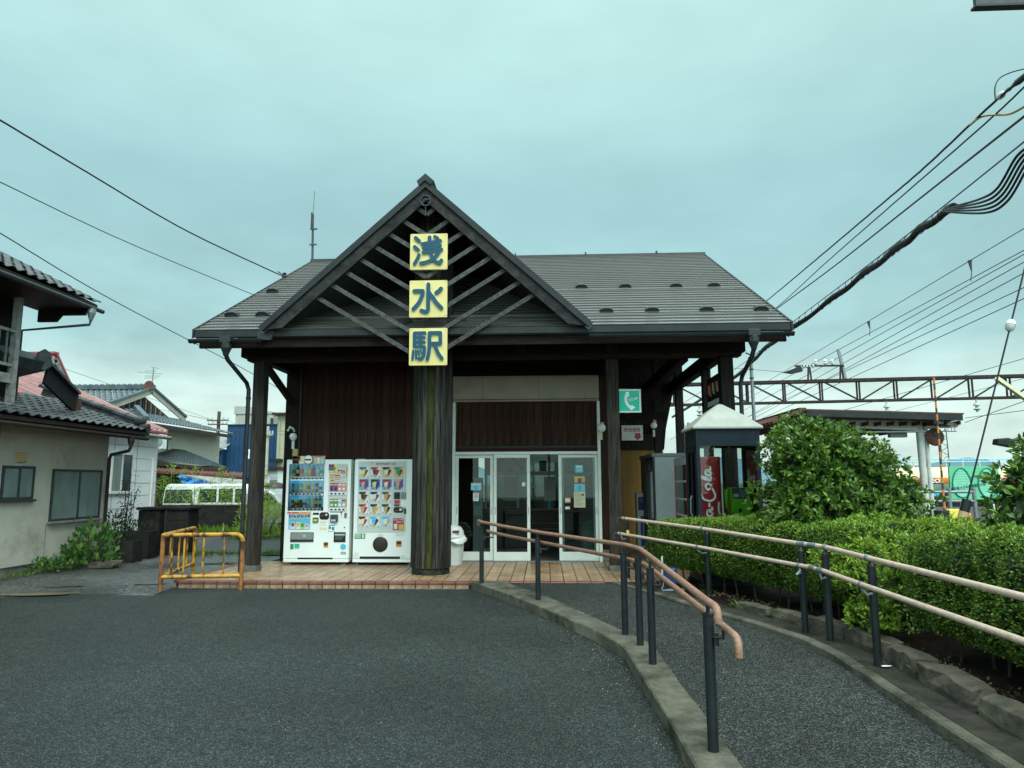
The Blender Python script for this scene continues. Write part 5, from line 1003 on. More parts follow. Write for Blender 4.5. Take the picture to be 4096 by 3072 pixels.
# ================================================================ WASTE BIN BEHIND THE PILLAR
wb = thing('waste_bin', 'white waste bin with domed lid and plastic bag behind the log pillar', 'bin', (-1.66, 12.98, 0)); bx_, by_ = -1.665, 12.98
mb = MB(); k = 28; 
for (rad, z) in ((.165,.0),(.17,.02),(.20,.44),(.205,.45)):
    for j in range(k): a = 2*PI*j/k; rr = rad*(1+.035*(1 if j % 4 < 2 else -1)); mb.v.append((bx_+rr*math.cos(a), by_+rr*math.sin(a), z))
for i in range(3):
    for j in range(k): mb.f.append((i*k+j, i*k+(j+1)%k, (i+1)*k+(j+1)%k, (i+1)*k+j)); mb.m.append(0)
mb.build('body', 'offwhite', wb, smooth=True)
mb = MB(); 
for i, (rad, z) in enumerate(((.205,.40),(.245,.395),(.255,.44),(.225,.475),(.20,.47))):
    for j in range(k): a = 2*PI*j/k; rr = rad*(1+.03*math.sin(5*a+i)); mb.v.append((bx_+rr*math.cos(a), by_+rr*math.sin(a), z+.025*math.sin(3*a+i)))
for i in range(4):
    for j in range(k): mb.f.append((i*k+j, i*k+(j+1)%k, (i+1)*k+(j+1)%k, (i+1)*k+j)); mb.m.append(0)
mb.build('plastic_bag', 'white', wb, smooth=True); MB().lathe((bx_,by_,.47), [(.225,0),(.23,.03),(.205,.05),(.195,.12),(.15,.19),(.07,.225),(.02,.23)], 24).build('lid', 'offwhite', wb, smooth=True); box('lid_slot', 'brown', wb, bx_+.02, bx_+.14, by_-.205, by_-.185, .57, .61)

# ================================================================ PHONE BOOTH
pb = thing('phone_booth', 'dark framed glass telephone booth with pale pyramid roof beside the bush', 'phone booth', (2.6, 10.7, 0))
bx0, bx1, by0, by1 = 2.165, 3.07, 10.30, 11.10
box('base', 'concrete_dark', pb, bx0-.02, bx1+.02, by0-.02, by1+.02, -.15, .04, .01)
for x, y in ((bx0,by0),(bx1-.055,by0),(bx0,by1-.055),(bx1-.055,by1-.055)): box('corner_post', 'booth_frame', pb, x, x+.055, y, y+.055, .04, 2.20, .008)
hd = MB().box(bx0+.056,bx1-.056,by0+.006,by0+.04,1.96,2.195).box(bx0+.056,bx1-.056,by1-.04,by1-.006,1.96,2.195).box(bx0+.006,bx0+.04,by0+.056,by1-.056,1.96,2.195).box(bx1-.04,bx1-.006,by0+.056,by1-.056,1.96,2.195).build('header_band', 'booth_frame', pb)
box('header_sign', 'blue', pb, bx0+.10, bx1-.10, by0+.001, by0+.005, 2.0, 2.05) if False else None
box('bottom_rail', 'booth_frame', pb, bx0+.056, bx1-.056, by0+.01, by0+.04, .04, .18); box('bottom_rail', 'booth_frame', pb, bx0+.056, bx1-.056, by1-.04, by1-.01, .04, .18)
box('front_pane', 'glass_dark', pb, bx0+.056, bx1-.056, by0+.02, by0+.026, .18, 1.96); box('back_pane', 'glass_dark', pb, bx0+.056, bx1-.056, by1-.026, by1-.02, .18, 1.96); box('side_pane', 'glass_dark', pb, bx1-.026, bx1-.02, by0+.056, by1-.056, .05, 1.96)
dr = MB().box(bx0+.0,bx0+.03,by0+.07,by0+.13,.06,1.95).box(bx0,bx0+.03,by1-.13,by1-.07,.06,1.95).box(bx0,bx0+.03,by0+.37,by0+.42,.06,1.95).box(bx0,bx0+.03,by0+.07,by1-.07,.06,.14).box(bx0,bx0+.03,by0+.07,by1-.07,1.88,1.95).build('folding_door', 'booth_frame', pb); box('pane', 'glass_dark', dr, bx0+.012, bx0+.018, by0+.13, by1-.13, .14, 1.88)
MB().tube([(bx0-.02,by0+.32,.95),(bx0-.04,by0+.32,1.0),(bx0-.04,by0+.32,1.2),(bx0-.02,by0+.32,1.25)], .012, 6).build('door_handle', 'galv', dr)
rf = MB(); e = .045; cx, cy = (bx0+bx1)/2, (by0+by1)/2
lv = [(1.0,2.20),(1.0,2.235),(.62,2.40),(.10,2.585),(.03,2.60)]
for q, z in lv:
    for sx, sy in ((-1,-1),(1,-1),(1,1),(-1,1)): rf.v.append((cx+sx*((bx1-bx0)/2+e)*q, cy+sy*((by1-by0)/2+e)*q, z))
for i in range(len(lv)-1):
    for j in range(4): rf.f.append((i*4+j, i*4+(j+1)%4, (i+1)*4+(j+1)%4, (i+1)*4+j)); rf.m.append(0)
rf.f.append((0,3,2,1)); rf.m.append(0); rf.f.append((16,17,18,19)); rf.m.append(0); rf.build('roof', 'booth_roof', pb, bevel=.012)
ph = thing('public_phone', 'lime green public telephone inside the glass booth', 'telephone', (2.87, 10.85, .9)); px0, px1 = 2.74, 3.02
box('shelf', 'mgrey', pb, 2.62, 3.045, 10.70, 11.05, .93, .965, .005)
pr = [(0,0),(0,.22),(.10,.40),(.24,.40),(.24,0)]
MB().prism(pr, (px0,10.74,.965), (0,1,0), (0,0,1), (px1-px0,0,0)).build('case', 'phone_green', ph, bevel=.015)
nv = Vector((0,-.18,.10)).normalized(); up2 = Vector((0,.10,.18)).normalized(); o_ = Vector((px0+.03,10.745,1.205))+nv*.003
kp = MB().prism([(0,0),(px1-px0-.06,0),(px1-px0-.06,.17),(0,.17)], o_, (1,0,0), up2, nv*.005).build('key_panel', 'dgrey', ph); MB().prism([(.015,.02),(.085,.02),(.085,.07),(.015,.07)], o_+nv*.006, (1,0,0), up2, nv*.006).build('card_slot', 'lgrey', ph)
for i in range(3):
    for j in range(4): MB().prism([(.11+.033*i,.02+.034*j),(.133+.033*i,.02+.034*j),(.133+.033*i,.043+.034*j),(.11+.033*i,.043+.034*j)], o_+nv*.006, (1,0,0), up2, nv*.004).build('key', 'mgrey', kp)
MB().tube([(px0-.045,10.80,1.07),(px0-.06,10.79,1.12),(px0-.06,10.80,1.26),(px0-.045,10.83,1.33)], [.03,.02,.02,.03], 10).build('handset', 'phone_green', ph, smooth=True); MB().tube([(px0-.05,10.80,1.06),(px0-.06,10.78,.99),(px0+.02,10.73,.985),(px0+.05,10.738,1.02)], .007, 6).build('cord', 'dgrey', ph); box('coin_return', 'black', ph, px0+.10, px0+.15, 10.735, 10.742, 1.0, 1.06)

# ================================================================ RED DRINKS MACHINE (faces the passage)
cm = thing('drinks_vending_machine', 'red drinks vending machine seen from its side behind the phone booth', 'vending machine', (2.65, 12.6, 0))
cx0_, cx1_, cy0, cy1, cz = 2.37, 2.94, 12.12, 13.22, 1.87
box('body', 'coke_red', cm, cx0_+.10, cx1_, cy0, cy1, .05, cz, .012); fr = MB().box(cx0_,cx0_+.095,cy0,cy0+.06,.05,cz).box(cx0_,cx0_+.095,cy1-.06,cy1,.05,cz).box(cx0_,cx0_+.095,cy0+.06,cy1-.06,cz-.13,cz).box(cx0_,cx0_+.095,cy0+.06,cy1-.06,.05,.86).build('front_door', 'red', cm)
box('header', 'lgrey', cm, cx0_-.006, cx0_-.001, cy0+.02, cy1-.02, cz-.13, cz-.01); box('display', 'sky', cm, cx0_+.085, cx0_+.094, cy0+.06, cy1-.06, .86, cz-.13); box('display_glass', 'glass_vm', cm, cx0_+.004, cx0_+.008, cy0+.062, cy1-.062, .862, cz-.132)
box('flap', 'lgrey', cm, cx0_-.006, cx0_-.001, cy0+.1, cy1-.1, .15, .80); box('flap_slot', 'coke_red', cm, cx0_-.012, cx0_-.007, cy0+.2, cy0+.6, .3, .72)
cc = ['green','cyan','amber','red','offwhite','yellow','choc','blue','lime','orange']
for r_, z in enumerate((1.48, 1.18, .90)):
    box('button_bar', 'white', cm, cx0_-.004, cx0_+.05, cy0+.07, cy1-.07, z-.035, z-.005)
    for j in range(9): y = cy0+.12+.106*j; MB().lathe((cx0_+.05,y,z), [(.026,0),(.028,.01),(.028,.15),(.014,.19),(.014,.21)], 8).build('sample_bottle', cc[(j*3+r_) % 10], cm, smooth=True)
    for j in range(9): y = cy0+.12+.106*j; box('button', 'dgrey', cm, cx0_-.008, cx0_-.0045, y-.02, y+.02, z-.028, z-.012)
for x in (cx0_+.15, cx1_-.08):
    for y in (cy0+.08, cy1-.08): MB().cyl((x,y,0),(x,y,.05),.02,n=8).build('foot', 'galv', cm)
# script lettering down the near side
scr = [[(.30,.95),(.10,.88),(.05,.60),(.20,.42),(.42,.50)],[(.55,.60),(.45,.72),(.55,.82),(.68,.74),(.62,.60),(.55,.60)],[(.95,.78),(.82,.82),(.74,.70),(.84,.58),(.98,.64)],[(1.20,.80),(1.06,.80),(1.02,.64),(1.14,.60),(1.22,.80),(1.24,.60),(1.32,.60)],[(1.36,.70),(1.46,.70)],
       [(1.82,1.02),(1.62,.92),(1.56,.62),(1.72,.44),(1.98,.54)],[(2.05,.60),(1.96,.72),(2.06,.82),(2.18,.74),(2.12,.60),(2.05,.60)],[(2.28,.62),(2.36,.92),(2.44,1.05),(2.40,.80),(2.34,.60),(2.44,.60)],[(2.64,.80),(2.52,.80),(2.48,.64),(2.58,.60),(2.66,.80),(2.68,.60),(2.78,.62)],[(.12,.50),(.30,.25),(.80,.20),(1.20,.32),(1.5,.30)]]
for k, s_ in enumerate(scr):
    P = [(a_*.46, (b_-.6)*.40) for a_, b_ in s_]; MB().prism(stroke_poly(P, .016), (cx0_+.40,cy0-.001,.42), (0,0,1), (-1,0,0), (0,-.003-.0003*k,0)).build('script_stroke', 'offwhite', cm)
# ================================================================ PHOTO BOOTH, KIOSK
pc = thing('photo_booth', 'tall grey photo booth with curtained doorway in the passage', 'photo booth', (2.4, 14.6, 0)); gx0, gx1, gy0, gy1 = 2.08, 2.74, 13.82, 15.6
box('side_panel', 'lgrey', pc, gx0+.03, gx1, gy0, gy0+.04, .02, 1.93, .006); box('back_panel', 'lgrey', pc, gx1-.03, gx1, gy0+.04, gy1, .02, 1.93); box('far_panel', 'mgrey', pc, gx0+.03, gx1-.03, gy1-.5, gy1, .02, 1.93)
box('top', 'mgrey', pc, gx0-.03, gx1+.02, gy0-.02, gy1+.02, 1.93, 2.0, .012); box('door_edge', 'dgrey', pc, gx0, gx0+.028, gy0, gy0+.12, .02, 1.93); box('front_panel', 'dgrey', pc, gx0, gx0+.028, gy1-.62, gy1, .02, 1.93); box('floor_plate', 'dgrey', pc, gx0, gx1-.03, gy0+.04, gy1-.5, .02, .08)
mb = MB(); k = 14
for i in range(k+1):
    for z in (.75, 1.65): mb.v.append((gx0+.05+.025*math.sin(i*1.5), gy0+.25+.5*i/k, z))
for i in range(k): mb.f.append((2*i, 2*i+2, 2*i+3, 2*i+1)); mb.m.append(0)
mb.build('curtain', 'offwhite', pc, smooth=True); MB().cyl((gx0+.05,gy0+.13,1.67),(gx0+.05,gy1-.6,1.67),.012,n=8).build('curtain_rod', 'galv', pc); MB().cyl((gx0+.32,gy0+.6,.08),(gx0+.32,gy0+.6,.5),.03,n=8).lathe((gx0+.32,gy0+.6,.5), [(.16,0),(.16,.04)], 14).build('stool', 'dgrey', pc)
MB().tube([(gx0-.005,gy0+.06,.55),(gx0-.045,gy0+.06,.58),(gx0-.045,gy0+.06,.86),(gx0-.005,gy0+.06,.89)], .01, 6).build('grip', 'galv', pc)
ki = thing('info_kiosk', 'slim kiosk with screen and bright blue panel at the passage end', 'kiosk', (1.98, 15.4, 0)); 
a = at(2551, 2160, 15.4); b = at(2590, 1972, 15.4); box('cabinet', 'white', ki, a.x, a.x+.30, 15.4, 15.7, .02, 1.22, .012); box('screen', 'navy', ki, a.x+.03, a.x+.27, 15.392, 15.399, .86, 1.14); box('screen_glow', 'blue', ki, a.x+.06, a.x+.24, 15.386, 15.391, 1.02, 1.10); box('blue_panel', 'blue', ki, a.x+.07, a.x+.29, 15.392, 15.399, .12, .74); box('panel_mark', 'white', ki, a.x+.12, a.x+.15, 15.386, 15.391, .3, .6); box('panel_mark', 'white', ki, a.x+.19, a.x+.25, 15.386, 15.391, .56, .68)
# passage end wall
box('passage_wall', 'brown_siding', st, 1.36, 2.78, 16.9, 16.96, 0, 2.2)
sd_ = MB().box(-.71,.71,-.012,0,0,.05).mesh('siding_board', 'brown_siding')
for k in range(36): inst('siding_board', sd_, st, Matrix.Translation((2.07, 16.899, .02+.06*k)))
MB().prism([(1.36,2.2),(2.80,2.2),(2.86,2.7),(3.10,3.77),(3.10,4.7),(1.36,4.7)], (0,16.85,0), (1,0,0), (0,0,1), (0,.08,0)).build('passage_gable', 'dark_timber', st)
# ================================================================ SIGNS IN THE PORCH
sg = thing('telephone_sign', 'green hanging sign with white telephone handset beside the post', 'sign', (1.48, 12.1, 2.3)); SY = 12.05
a = at(2466, 1651, SY); b = at(2563, 1556, SY); w_ = b.x-a.x; h_ = b.z-a.z
box('frame', 'offwhite', sg, a.x, b.x, SY, SY+.03, a.z, b.z, .006); panel('face', 'emerald', sg, a.x+w_*.07, b.x-w_*.07, a.z+h_*.07, b.z-h_*.07, SY, .002)
S = lambda u, v: (a.x+w_*u, a.z+h_*v)
MB().prism(stroke_poly([S(.44,.80),S(.38,.58),S(.44,.36),S(.60,.18)], .022), (0,SY-.0025,0), (1,0,0), (0,0,1), (0,-.003,0)).build('handset', 'white', sg); MB().prism([S(.34,.68),S(.52,.68),S(.52,.88),S(.40,.88)], (0,SY-.0025,0), (1,0,0), (0,0,1), (0,-.0036,0)).build('handset', 'white', sg); MB().prism([S(.50,.20),S(.62,.33),S(.76,.22),S(.60,.10)], (0,SY-.0025,0), (1,0,0), (0,0,1), (0,-.0039,0)).build('handset', 'white', sg)
for q in ((.50,.56,.86,.64),(.54,.50,.80,.56),(.62,.62,.84,.58)): MB().prism(stroke_poly([S(q[0],q[1]),S(q[2],q[3])], .006), (0,SY-.0025,0), (1,0,0), (0,0,1), (0,-.002,0)).build('scratch', 'offwhite', sg)
MB().box(a.x-.05,a.x+.19,SY+.01,SY+.02,b.z+.003,b.z+.013).box(a.x-.03,a.x,SY+.01,SY+.02,a.z+.12,a.z+.2).box(a.x+.16,a.x+.2,SY+.01,SY+.02,a.z-.012,a.z-.002).build('bracket', 'dgrey', sg)
ns = thing('night_passage_sign', 'white hanging sign with red characters and red down arrow in the passage', 'sign', (1.75, 14.4, 2.1)); SY = 14.4
a = at(2487, 1762, SY); b = at(2571, 1701, SY); w_ = b.x-a.x; h_ = b.z-a.z; box('board', 'offwhite', ns, a.x, b.x, SY, SY+.02, a.z, b.z, .004)
letters('yakan', 'lettering', 'crimson', ns, (a.x+w_*.10, SY-.0005, a.z+h_*.56), (1,0,0), (0,0,1), width=w_*.78, height=h_*.27, depth=.002)
MB().prism([S(.62,.48),S(.88,.48),S(.88,.26),S(.95,.26),S(.75,.02),S(.55,.26),S(.62,.26)][::-1], (0,SY,0), (1,0,0), (0,0,1), (0,-.003,0)).build('arrow', 'crimson', ns)
for u in (.18, .82): q = S(u,1); MB().cyl((q[0],SY+.01,q[1]-.01),(q[0],SY+.01,2.98 if False else q[1]+.09),.006,n=6).build('hook', 'dgrey', ns)
box('sign_beam', 'beam_timber', st, 1.37, 2.45, SY-.05, SY+.07, b.z+.09, b.z+.25)
# dark notice board hung along the right side of the porch
nb = thing('hanging_board', 'dark hanging signboard with red and white lettering under the right eave', 'sign', (2.96, 12.7, 2.5)); 
box('board', 'dark_opening', nb, 3.02, 3.05, 12.18, 13.20, 2.70, 3.32)
for j in range(9):
    c_ = ('red','offwhite','red','green','offwhite','red','orange','offwhite','red')[j]; y = 12.28+.1*j; MB().beam((3.016,y,2.97+.03*(j % 3)),(3.016,y+.06,3.21-.02*(j % 2)),.006,.03,up=(1,0,0)).build('lettering', c_, nb); MB().beam((3.016,y+.03,2.80),(3.016,y+.04,2.89),.006,.03,up=(1,0,0)).build('lettering', 'offwhite', nb)
for y in (12.35, 13.0): MB().cyl((3.035,y,3.32),(3.035,y,3.56),.01,n=6).build('rod', 'dgrey', nb)
# blue bag with a pale frame left on the bed slab
bb = thing('blue_trolley', 'small folded blue trolley with pale frame at the end of the hedge', 'trolley', (1.62, 9.95, 0)); 
MB().box(1.60,1.78,9.95,10.12,.06,.30).build('bag', 'navy', bb, bevel=.03); MB().tube([(1.575,9.96,.0),(1.575,9.96,.42),(1.60,10.08,.44),(1.60,10.08,.0)], .011, 6).build('frame', 'lgrey', bb); box('base_plate', 'mgrey', bb, 1.57, 1.86, 9.92, 10.10, .0, .018); MB().cyl((1.6,9.93,.03),(1.6,9.96,.03),.03,n=10).build('wheel', 'rubber', bb)

# ================================================================ HEDGE, AZALEA, BUSHES
def zsoil(y): return zkr(min(y, 10.7))+.03
FP = smooth_path([(1.50,10.62,0),(1.98,9.85,0),(2.42,9.0,0),(2.80,8.1,0),(3.06,7.3,0),(3.20,6.4,0),(3.22,5.3,0),(3.22,4.2,0),(3.24,3.0,0),(3.3,1.8,0)], 8)
FPa = np.array([[p.x, p.y] for p in FP]); seg = np.linalg.norm(np.diff(FPa, axis=0), axis=1); cum = np.concatenate([[0], np.cumsum(seg)]); LT = cum[-1]
def fp(s): return np.stack([np.interp(s, cum, FPa[:,0]), np.interp(s, cum, FPa[:,1])], -1)
def nrm(s): d = fp(np.minimum(s+.05, LT))-fp(np.maximum(s-.05, 0)); d /= np.linalg.norm(d, axis=1)[:,None]; return np.stack([-d[:,1]*-1*-1, d[:,0]*-1*-1], -1)
def hedge_pts(n, s0, s1, inset, h0=.20, wide=1.1, topfrac=.45, seed=1, zt=None):
    """points on a clipped hedge: front face, rounded shoulder, flat top"""
    r = np.random.default_rng(seed); s = r.uniform(s0, s1, n); base = fp(s); d = fp(np.minimum(s+.05, LT))-fp(np.maximum(s-.05, 0)); d /= np.linalg.norm(d, axis=1)[:,None]
    inw = np.stack([-d[:,1], d[:,0]], -1)                      # to the right of the walking direction = into the hedge
    q = r.uniform(0, 1, n); top = q > (1-topfrac); u = np.where(top, (q-(1-topfrac))/topfrac, 0)*wide; v = np.where(top, 1, q/(1-topfrac))
    ztop = zt(s); zb = np.array([zsoil(y) for y in base[:,1]])+h0; z = np.where(top, ztop, zb+(ztop-zb)*v)
    # rounded shoulder
    sh = .16; dzc = np.clip((z-(ztop-sh))/sh, 0, 1); push = np.where(top, np.clip((sh-u)/sh, 0, 1), 0)
    z = z - np.where(top, sh*(1-np.sqrt(np.clip(1-push**2, 0, 1))), 0); off = np.where(top, u, sh*(1-np.sqrt(np.clip(1-dzc**2, 0, 1))))
    under = np.where(top, 0, np.clip((.30-(z-zb))/.30, 0, 1)**2*.16); off = off+under
    P = np.column_stack([base+inw*(off+inset)[:,None], z]); Nn = np.column_stack([-inw*np.where(top, push, 1-.6*dzc)[:,None], np.where(top, 1, .25+.7*dzc)])
    bump = vnoise(P, 5.0, 3)*.04+vnoise(P, 13.0, 5)*.022; P = P+Nn*bump[:,None]; return P, Nn, top
zt_h = lambda s: np.interp(s, [0, 2.0, 4.5, 6.0, LT], [.87, .95, .99, 1.03, 1.10])-.02*np.sin(s*3.1)
hedges = []
for lab, s0, s1, sd1 in (('clipped boxwood hedge running from the station post along the rail', 0.0, 3.55, 1), ('rounded boxwood hedge mass nearest the camera behind the rail', 4.35, LT, 9)):
    p0 = fp(np.array([(s0+s1)/2]))[0]; h = thing('hedge', lab, 'hedge', (p0[0]+.3, p0[1], 0), 'hedges in the planting bed')
    n = int(30000*(s1-s0)/LT*3.0); P, Nn, top = hedge_pts(n, s0, s1, np.zeros(n), seed=sd1, zt=zt_h)
    # end caps of foliage: pull points round at both ends
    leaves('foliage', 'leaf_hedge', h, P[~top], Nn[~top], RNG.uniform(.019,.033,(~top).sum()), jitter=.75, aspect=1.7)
    leaves('top_foliage', 'leaf_hedge_lit_top', h, P[top], Nn[top], RNG.uniform(.019,.033,top.sum()), jitter=.7, aspect=1.7)
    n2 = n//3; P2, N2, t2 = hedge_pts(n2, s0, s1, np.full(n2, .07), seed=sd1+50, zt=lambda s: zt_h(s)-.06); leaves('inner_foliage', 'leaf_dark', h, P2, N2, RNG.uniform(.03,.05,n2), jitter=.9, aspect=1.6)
    # end face
    r = np.random.default_rng(sd1+7); m_ = 4200
    for se, sgn in ((s0,-1),(s1,1)):
        b_ = fp(np.full(m_, se)); d = (fp(np.array([min(se+.1,LT)]))-fp(np.array([max(se-.1,0)])))[0]; d /= np.linalg.norm(d); inw = np.array([-d[1], d[0]])
        u = r.uniform(0,1.1,m_); zz = r.uniform(zsoil(b_[0,1])+.15, float(zt_h(se)), m_); Pe = np.column_stack([b_+inw*u[:,None]+d*sgn*.04, zz]); Pe += np.column_stack([np.outer(vnoise(Pe,6,2)*.05, d*sgn), np.zeros(m_)]); leaves('end_foliage', 'leaf_hedge', h, Pe, np.tile([d[0]*sgn,d[1]*sgn,.4],(m_,1)), r.uniform(.022,.038,m_), jitter=.75, aspect=1.7)
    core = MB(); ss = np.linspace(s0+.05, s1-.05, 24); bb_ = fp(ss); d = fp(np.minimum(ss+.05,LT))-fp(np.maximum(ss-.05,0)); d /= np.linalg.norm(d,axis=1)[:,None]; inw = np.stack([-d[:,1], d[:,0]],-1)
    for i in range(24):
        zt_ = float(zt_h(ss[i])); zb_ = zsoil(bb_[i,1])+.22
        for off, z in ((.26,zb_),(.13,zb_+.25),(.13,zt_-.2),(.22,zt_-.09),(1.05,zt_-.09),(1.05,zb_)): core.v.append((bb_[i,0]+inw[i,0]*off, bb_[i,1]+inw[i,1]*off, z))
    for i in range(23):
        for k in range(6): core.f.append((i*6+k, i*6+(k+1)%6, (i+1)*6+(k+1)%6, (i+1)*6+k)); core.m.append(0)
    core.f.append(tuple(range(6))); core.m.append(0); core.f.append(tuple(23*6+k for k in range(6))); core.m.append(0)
    core.build('inner_mass', 'leaf_dark', h)  # solid dark core added, its colour stands in for shade between the leaves
    stm = MB()
    for s_ in np.arange(s0+.2, s1, .28):
        p_ = fp(np.array([s_]))[0]; x, y = p_[0]+.32+random.uniform(-.06,.1), p_[1]; stm.tube([(x,y,zsoil(y)-.05),(x+random.uniform(-.05,.05),y,zsoil(y)+.2),(x+random.uniform(-.1,.1),y+random.uniform(-.1,.1),zsoil(y)+.42)], .012, 5)
    stm.build('stems', 'bark', h)['kind'] = 'stuff'
SHOOTS = []
def whorls(name, m, parent, T, D, nl, size, aspect=2.6, spread=.9, seed=0):
    """leaf rosettes at shoot tips T pointing along D"""
    r = np.random.default_rng(seed); n = len(T); P = np.repeat(T, nl, 0); Dn = np.repeat(D, nl, 0); ph = r.uniform(0,6.28,n*nl); a = np.cross(Dn, r.normal(0,1,Dn.shape)); a /= np.linalg.norm(a,axis=1)[:,None]+1e-9
    Nn = Dn*r.uniform(.25,1.0,(n*nl,1))+a*spread; P = P-Dn*r.uniform(0,.05,(n*nl,1)); return leaves(name, m, parent, P, Nn, r.uniform(.7,1.15,n*nl)*size, jitter=.18, aspect=aspect, fold=.10)
# stray shoots standing up out of the clipped tops
for h_, s0, s1, ns in ((bpy.data.objects['hedge'], .3, 3.4, 60), (bpy.data.objects['hedge.001'], 4.5, 9.0, 50)):
    r = np.random.default_rng(ns); s = r.uniform(s0, s1, ns); b_ = fp(s); u = r.uniform(.05, .95, ns); zt_s = zt_h(s); T = np.column_stack([b_[:,0]+u, b_[:,1]+.2*u, zt_s+r.uniform(.0,.10,ns)])
    whorls('stray_shoots', 'leaf_azalea', h_, T, np.column_stack([r.normal(0,.2,(ns,2)), np.ones(ns)]), 7, .04, 2.4, .8, ns)
# azalea between and behind the hedges
def azalea(lab, pts, seed):
    r = np.random.default_rng(seed); T, D = [], []
    for (cx, cy, cz, rx, ry, rz, n) in pts:
        d = r.normal(0,1,(n,3)); d[:,2] = np.abs(d[:,2])*.9+.05; d /= np.linalg.norm(d,axis=1)[:,None]; rad = 1+.12*vnoise(d*3, 1.2, seed+1)+r.uniform(-.12,.1,n)
        T.append(np.array([cx,cy,cz])+d*np.array([rx,ry,rz])*rad[:,None]); dd = d*.6+np.array([0,0,.7]); D.append(dd/np.linalg.norm(dd,axis=1)[:,None])
    T = np.concatenate(T); D = np.concatenate(D); z_ = thing('azalea', lab, 'shrub', (pts[0][0], pts[0][1], 0), 'azaleas in the planting bed')
    whorls('foliage', 'leaf_azalea', z_, T, D, 7, .058, 2.9, .85, seed); n2 = len(T); leaves('inner_foliage', 'leaf_hedge', z_, T-D*.07, D, RNG.uniform(.04,.06,n2), jitter=.9, aspect=2.2)
    s_ = MB()
    for (cx, cy, cz, rx, ry, rz, n) in pts:
        for k in range(9): a = 2*PI*k/9; s_.tube([(cx,cy,zsoil(cy)-.05),(cx+rx*.4*math.cos(a),cy+ry*.4*math.sin(a),cz+rz*.25),(cx+rx*.75*math.cos(a),cy+ry*.75*math.sin(a),cz+rz*.6)], .008, 5)
        s_.lathe((cx,cy,zsoil(cy)), [(rx*.3,0),(rx*.5,(cz-zsoil(cy))*.6),(rx*.55,cz-zsoil(cy)),(rx*.4,cz-zsoil(cy)+rz*.45),(rx*.1,cz-zsoil(cy)+rz*.6)], 14)
    s_.build('stems', 'leaf_dark', z_)['kind'] = 'stuff'
azalea('bright yellow-green azalea spilling between the two hedges towards the rail', [(3.20,7.22,.42,.34,.40,.45,360),(3.30,7.6,.55,.5,.5,.42,420),(3.06,7.05,.12,.22,.26,.25,130)], 21)
azalea('bright azalea mound behind the hedges below the big bush', [(4.1,7.9,.62,.8,.65,.42,900),(3.5,8.1,.72,.55,.5,.36,520)], 33)
azalea('bright azalea clump at the right edge behind the near hedge', [(4.75,7.2,.62,.75,.6,.42,800),(4.25,6.4,.74,.55,.5,.36,560),(5.6,7.6,.52,.8,.7,.45,500)], 45)
def bush(lab, cx, cy, blobs, ntip, leaf, seed, trunk_z, m='leaf_bush', cat='bush'):
    r = np.random.default_rng(seed); b_ = thing('bush', lab, cat, (cx, cy, .05)); T, D = [], []
    for (ox, oy, oz, rx, ry, rz, w) in blobs:
        n = int(ntip*w); d = r.normal(0,1,(n,3)); d /= np.linalg.norm(d,axis=1)[:,None]; rad = r.uniform(.35,1.0,n)**.38*(1+.16*vnoise(d*2.4, 1.4, seed+3))
        c = np.array([cx+ox,cy+oy,oz]); T.append(c+d*np.array([rx,ry,rz])*rad[:,None]); dd = d*.8+np.array([0,0,.55]); D.append(dd/np.linalg.norm(dd,axis=1)[:,None])
    T = np.concatenate(T); D = np.concatenate(D); whorls('foliage', m, b_, T, D, 8, leaf, 2.5, .9, seed)
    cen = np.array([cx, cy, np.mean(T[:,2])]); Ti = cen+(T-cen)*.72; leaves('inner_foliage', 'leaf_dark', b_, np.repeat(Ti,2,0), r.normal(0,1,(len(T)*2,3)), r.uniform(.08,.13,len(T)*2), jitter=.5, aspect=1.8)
    s_ = MB(); base = Vector((cx,cy,0.0))
    for k in range(70):
        t = Vector(T[r.integers(len(T))]); mid = base.lerp(t,.5)+Vector(r.normal(0,.08,3)); s_.tube([base+Vector((r.normal(0,.05),r.normal(0,.05),0)), mid+Vector((0,0,.12)), t], [.014,.009,.004], 5)
    s_.tube([(cx,cy,-.1),(cx+.02,cy,.5),(cx+.05,cy,trunk_z)], [.07,.055,.03], 8); s_.build('branches', 'bark', b_)['kind'] = 'stuff'
    return b_
bush('big rounded osmanthus bush with glossy leaves beside the phone booth', 3.44, 8.85, [(.05,0,1.22,.88,.75,.66,.42),(-.30,0,1.80,.48,.5,.44,.22),(.10,0,1.74,.52,.5,.42,.18),(.40,0,1.5,.45,.5,.42,.12),(.62,.0,1.08,.52,.6,.50,.16),(-.42,0,.92,.42,.5,.42,.12),(.35,-.1,.85,.8,.5,.35,.14),(-.26,0,1.32,.42,.55,.48,.14)], 2600, .078, 5, 1.6)
bush('leafy osmanthus bush cut by the right edge of the picture', 3.95, 5.85, [(0,0,1.15,.42,.5,.52,.6),(.2,0,1.5,.34,.4,.42,.4),(-.1,-.2,.8,.4,.4,.4,.3)], 430, .088, 8, 1.3)
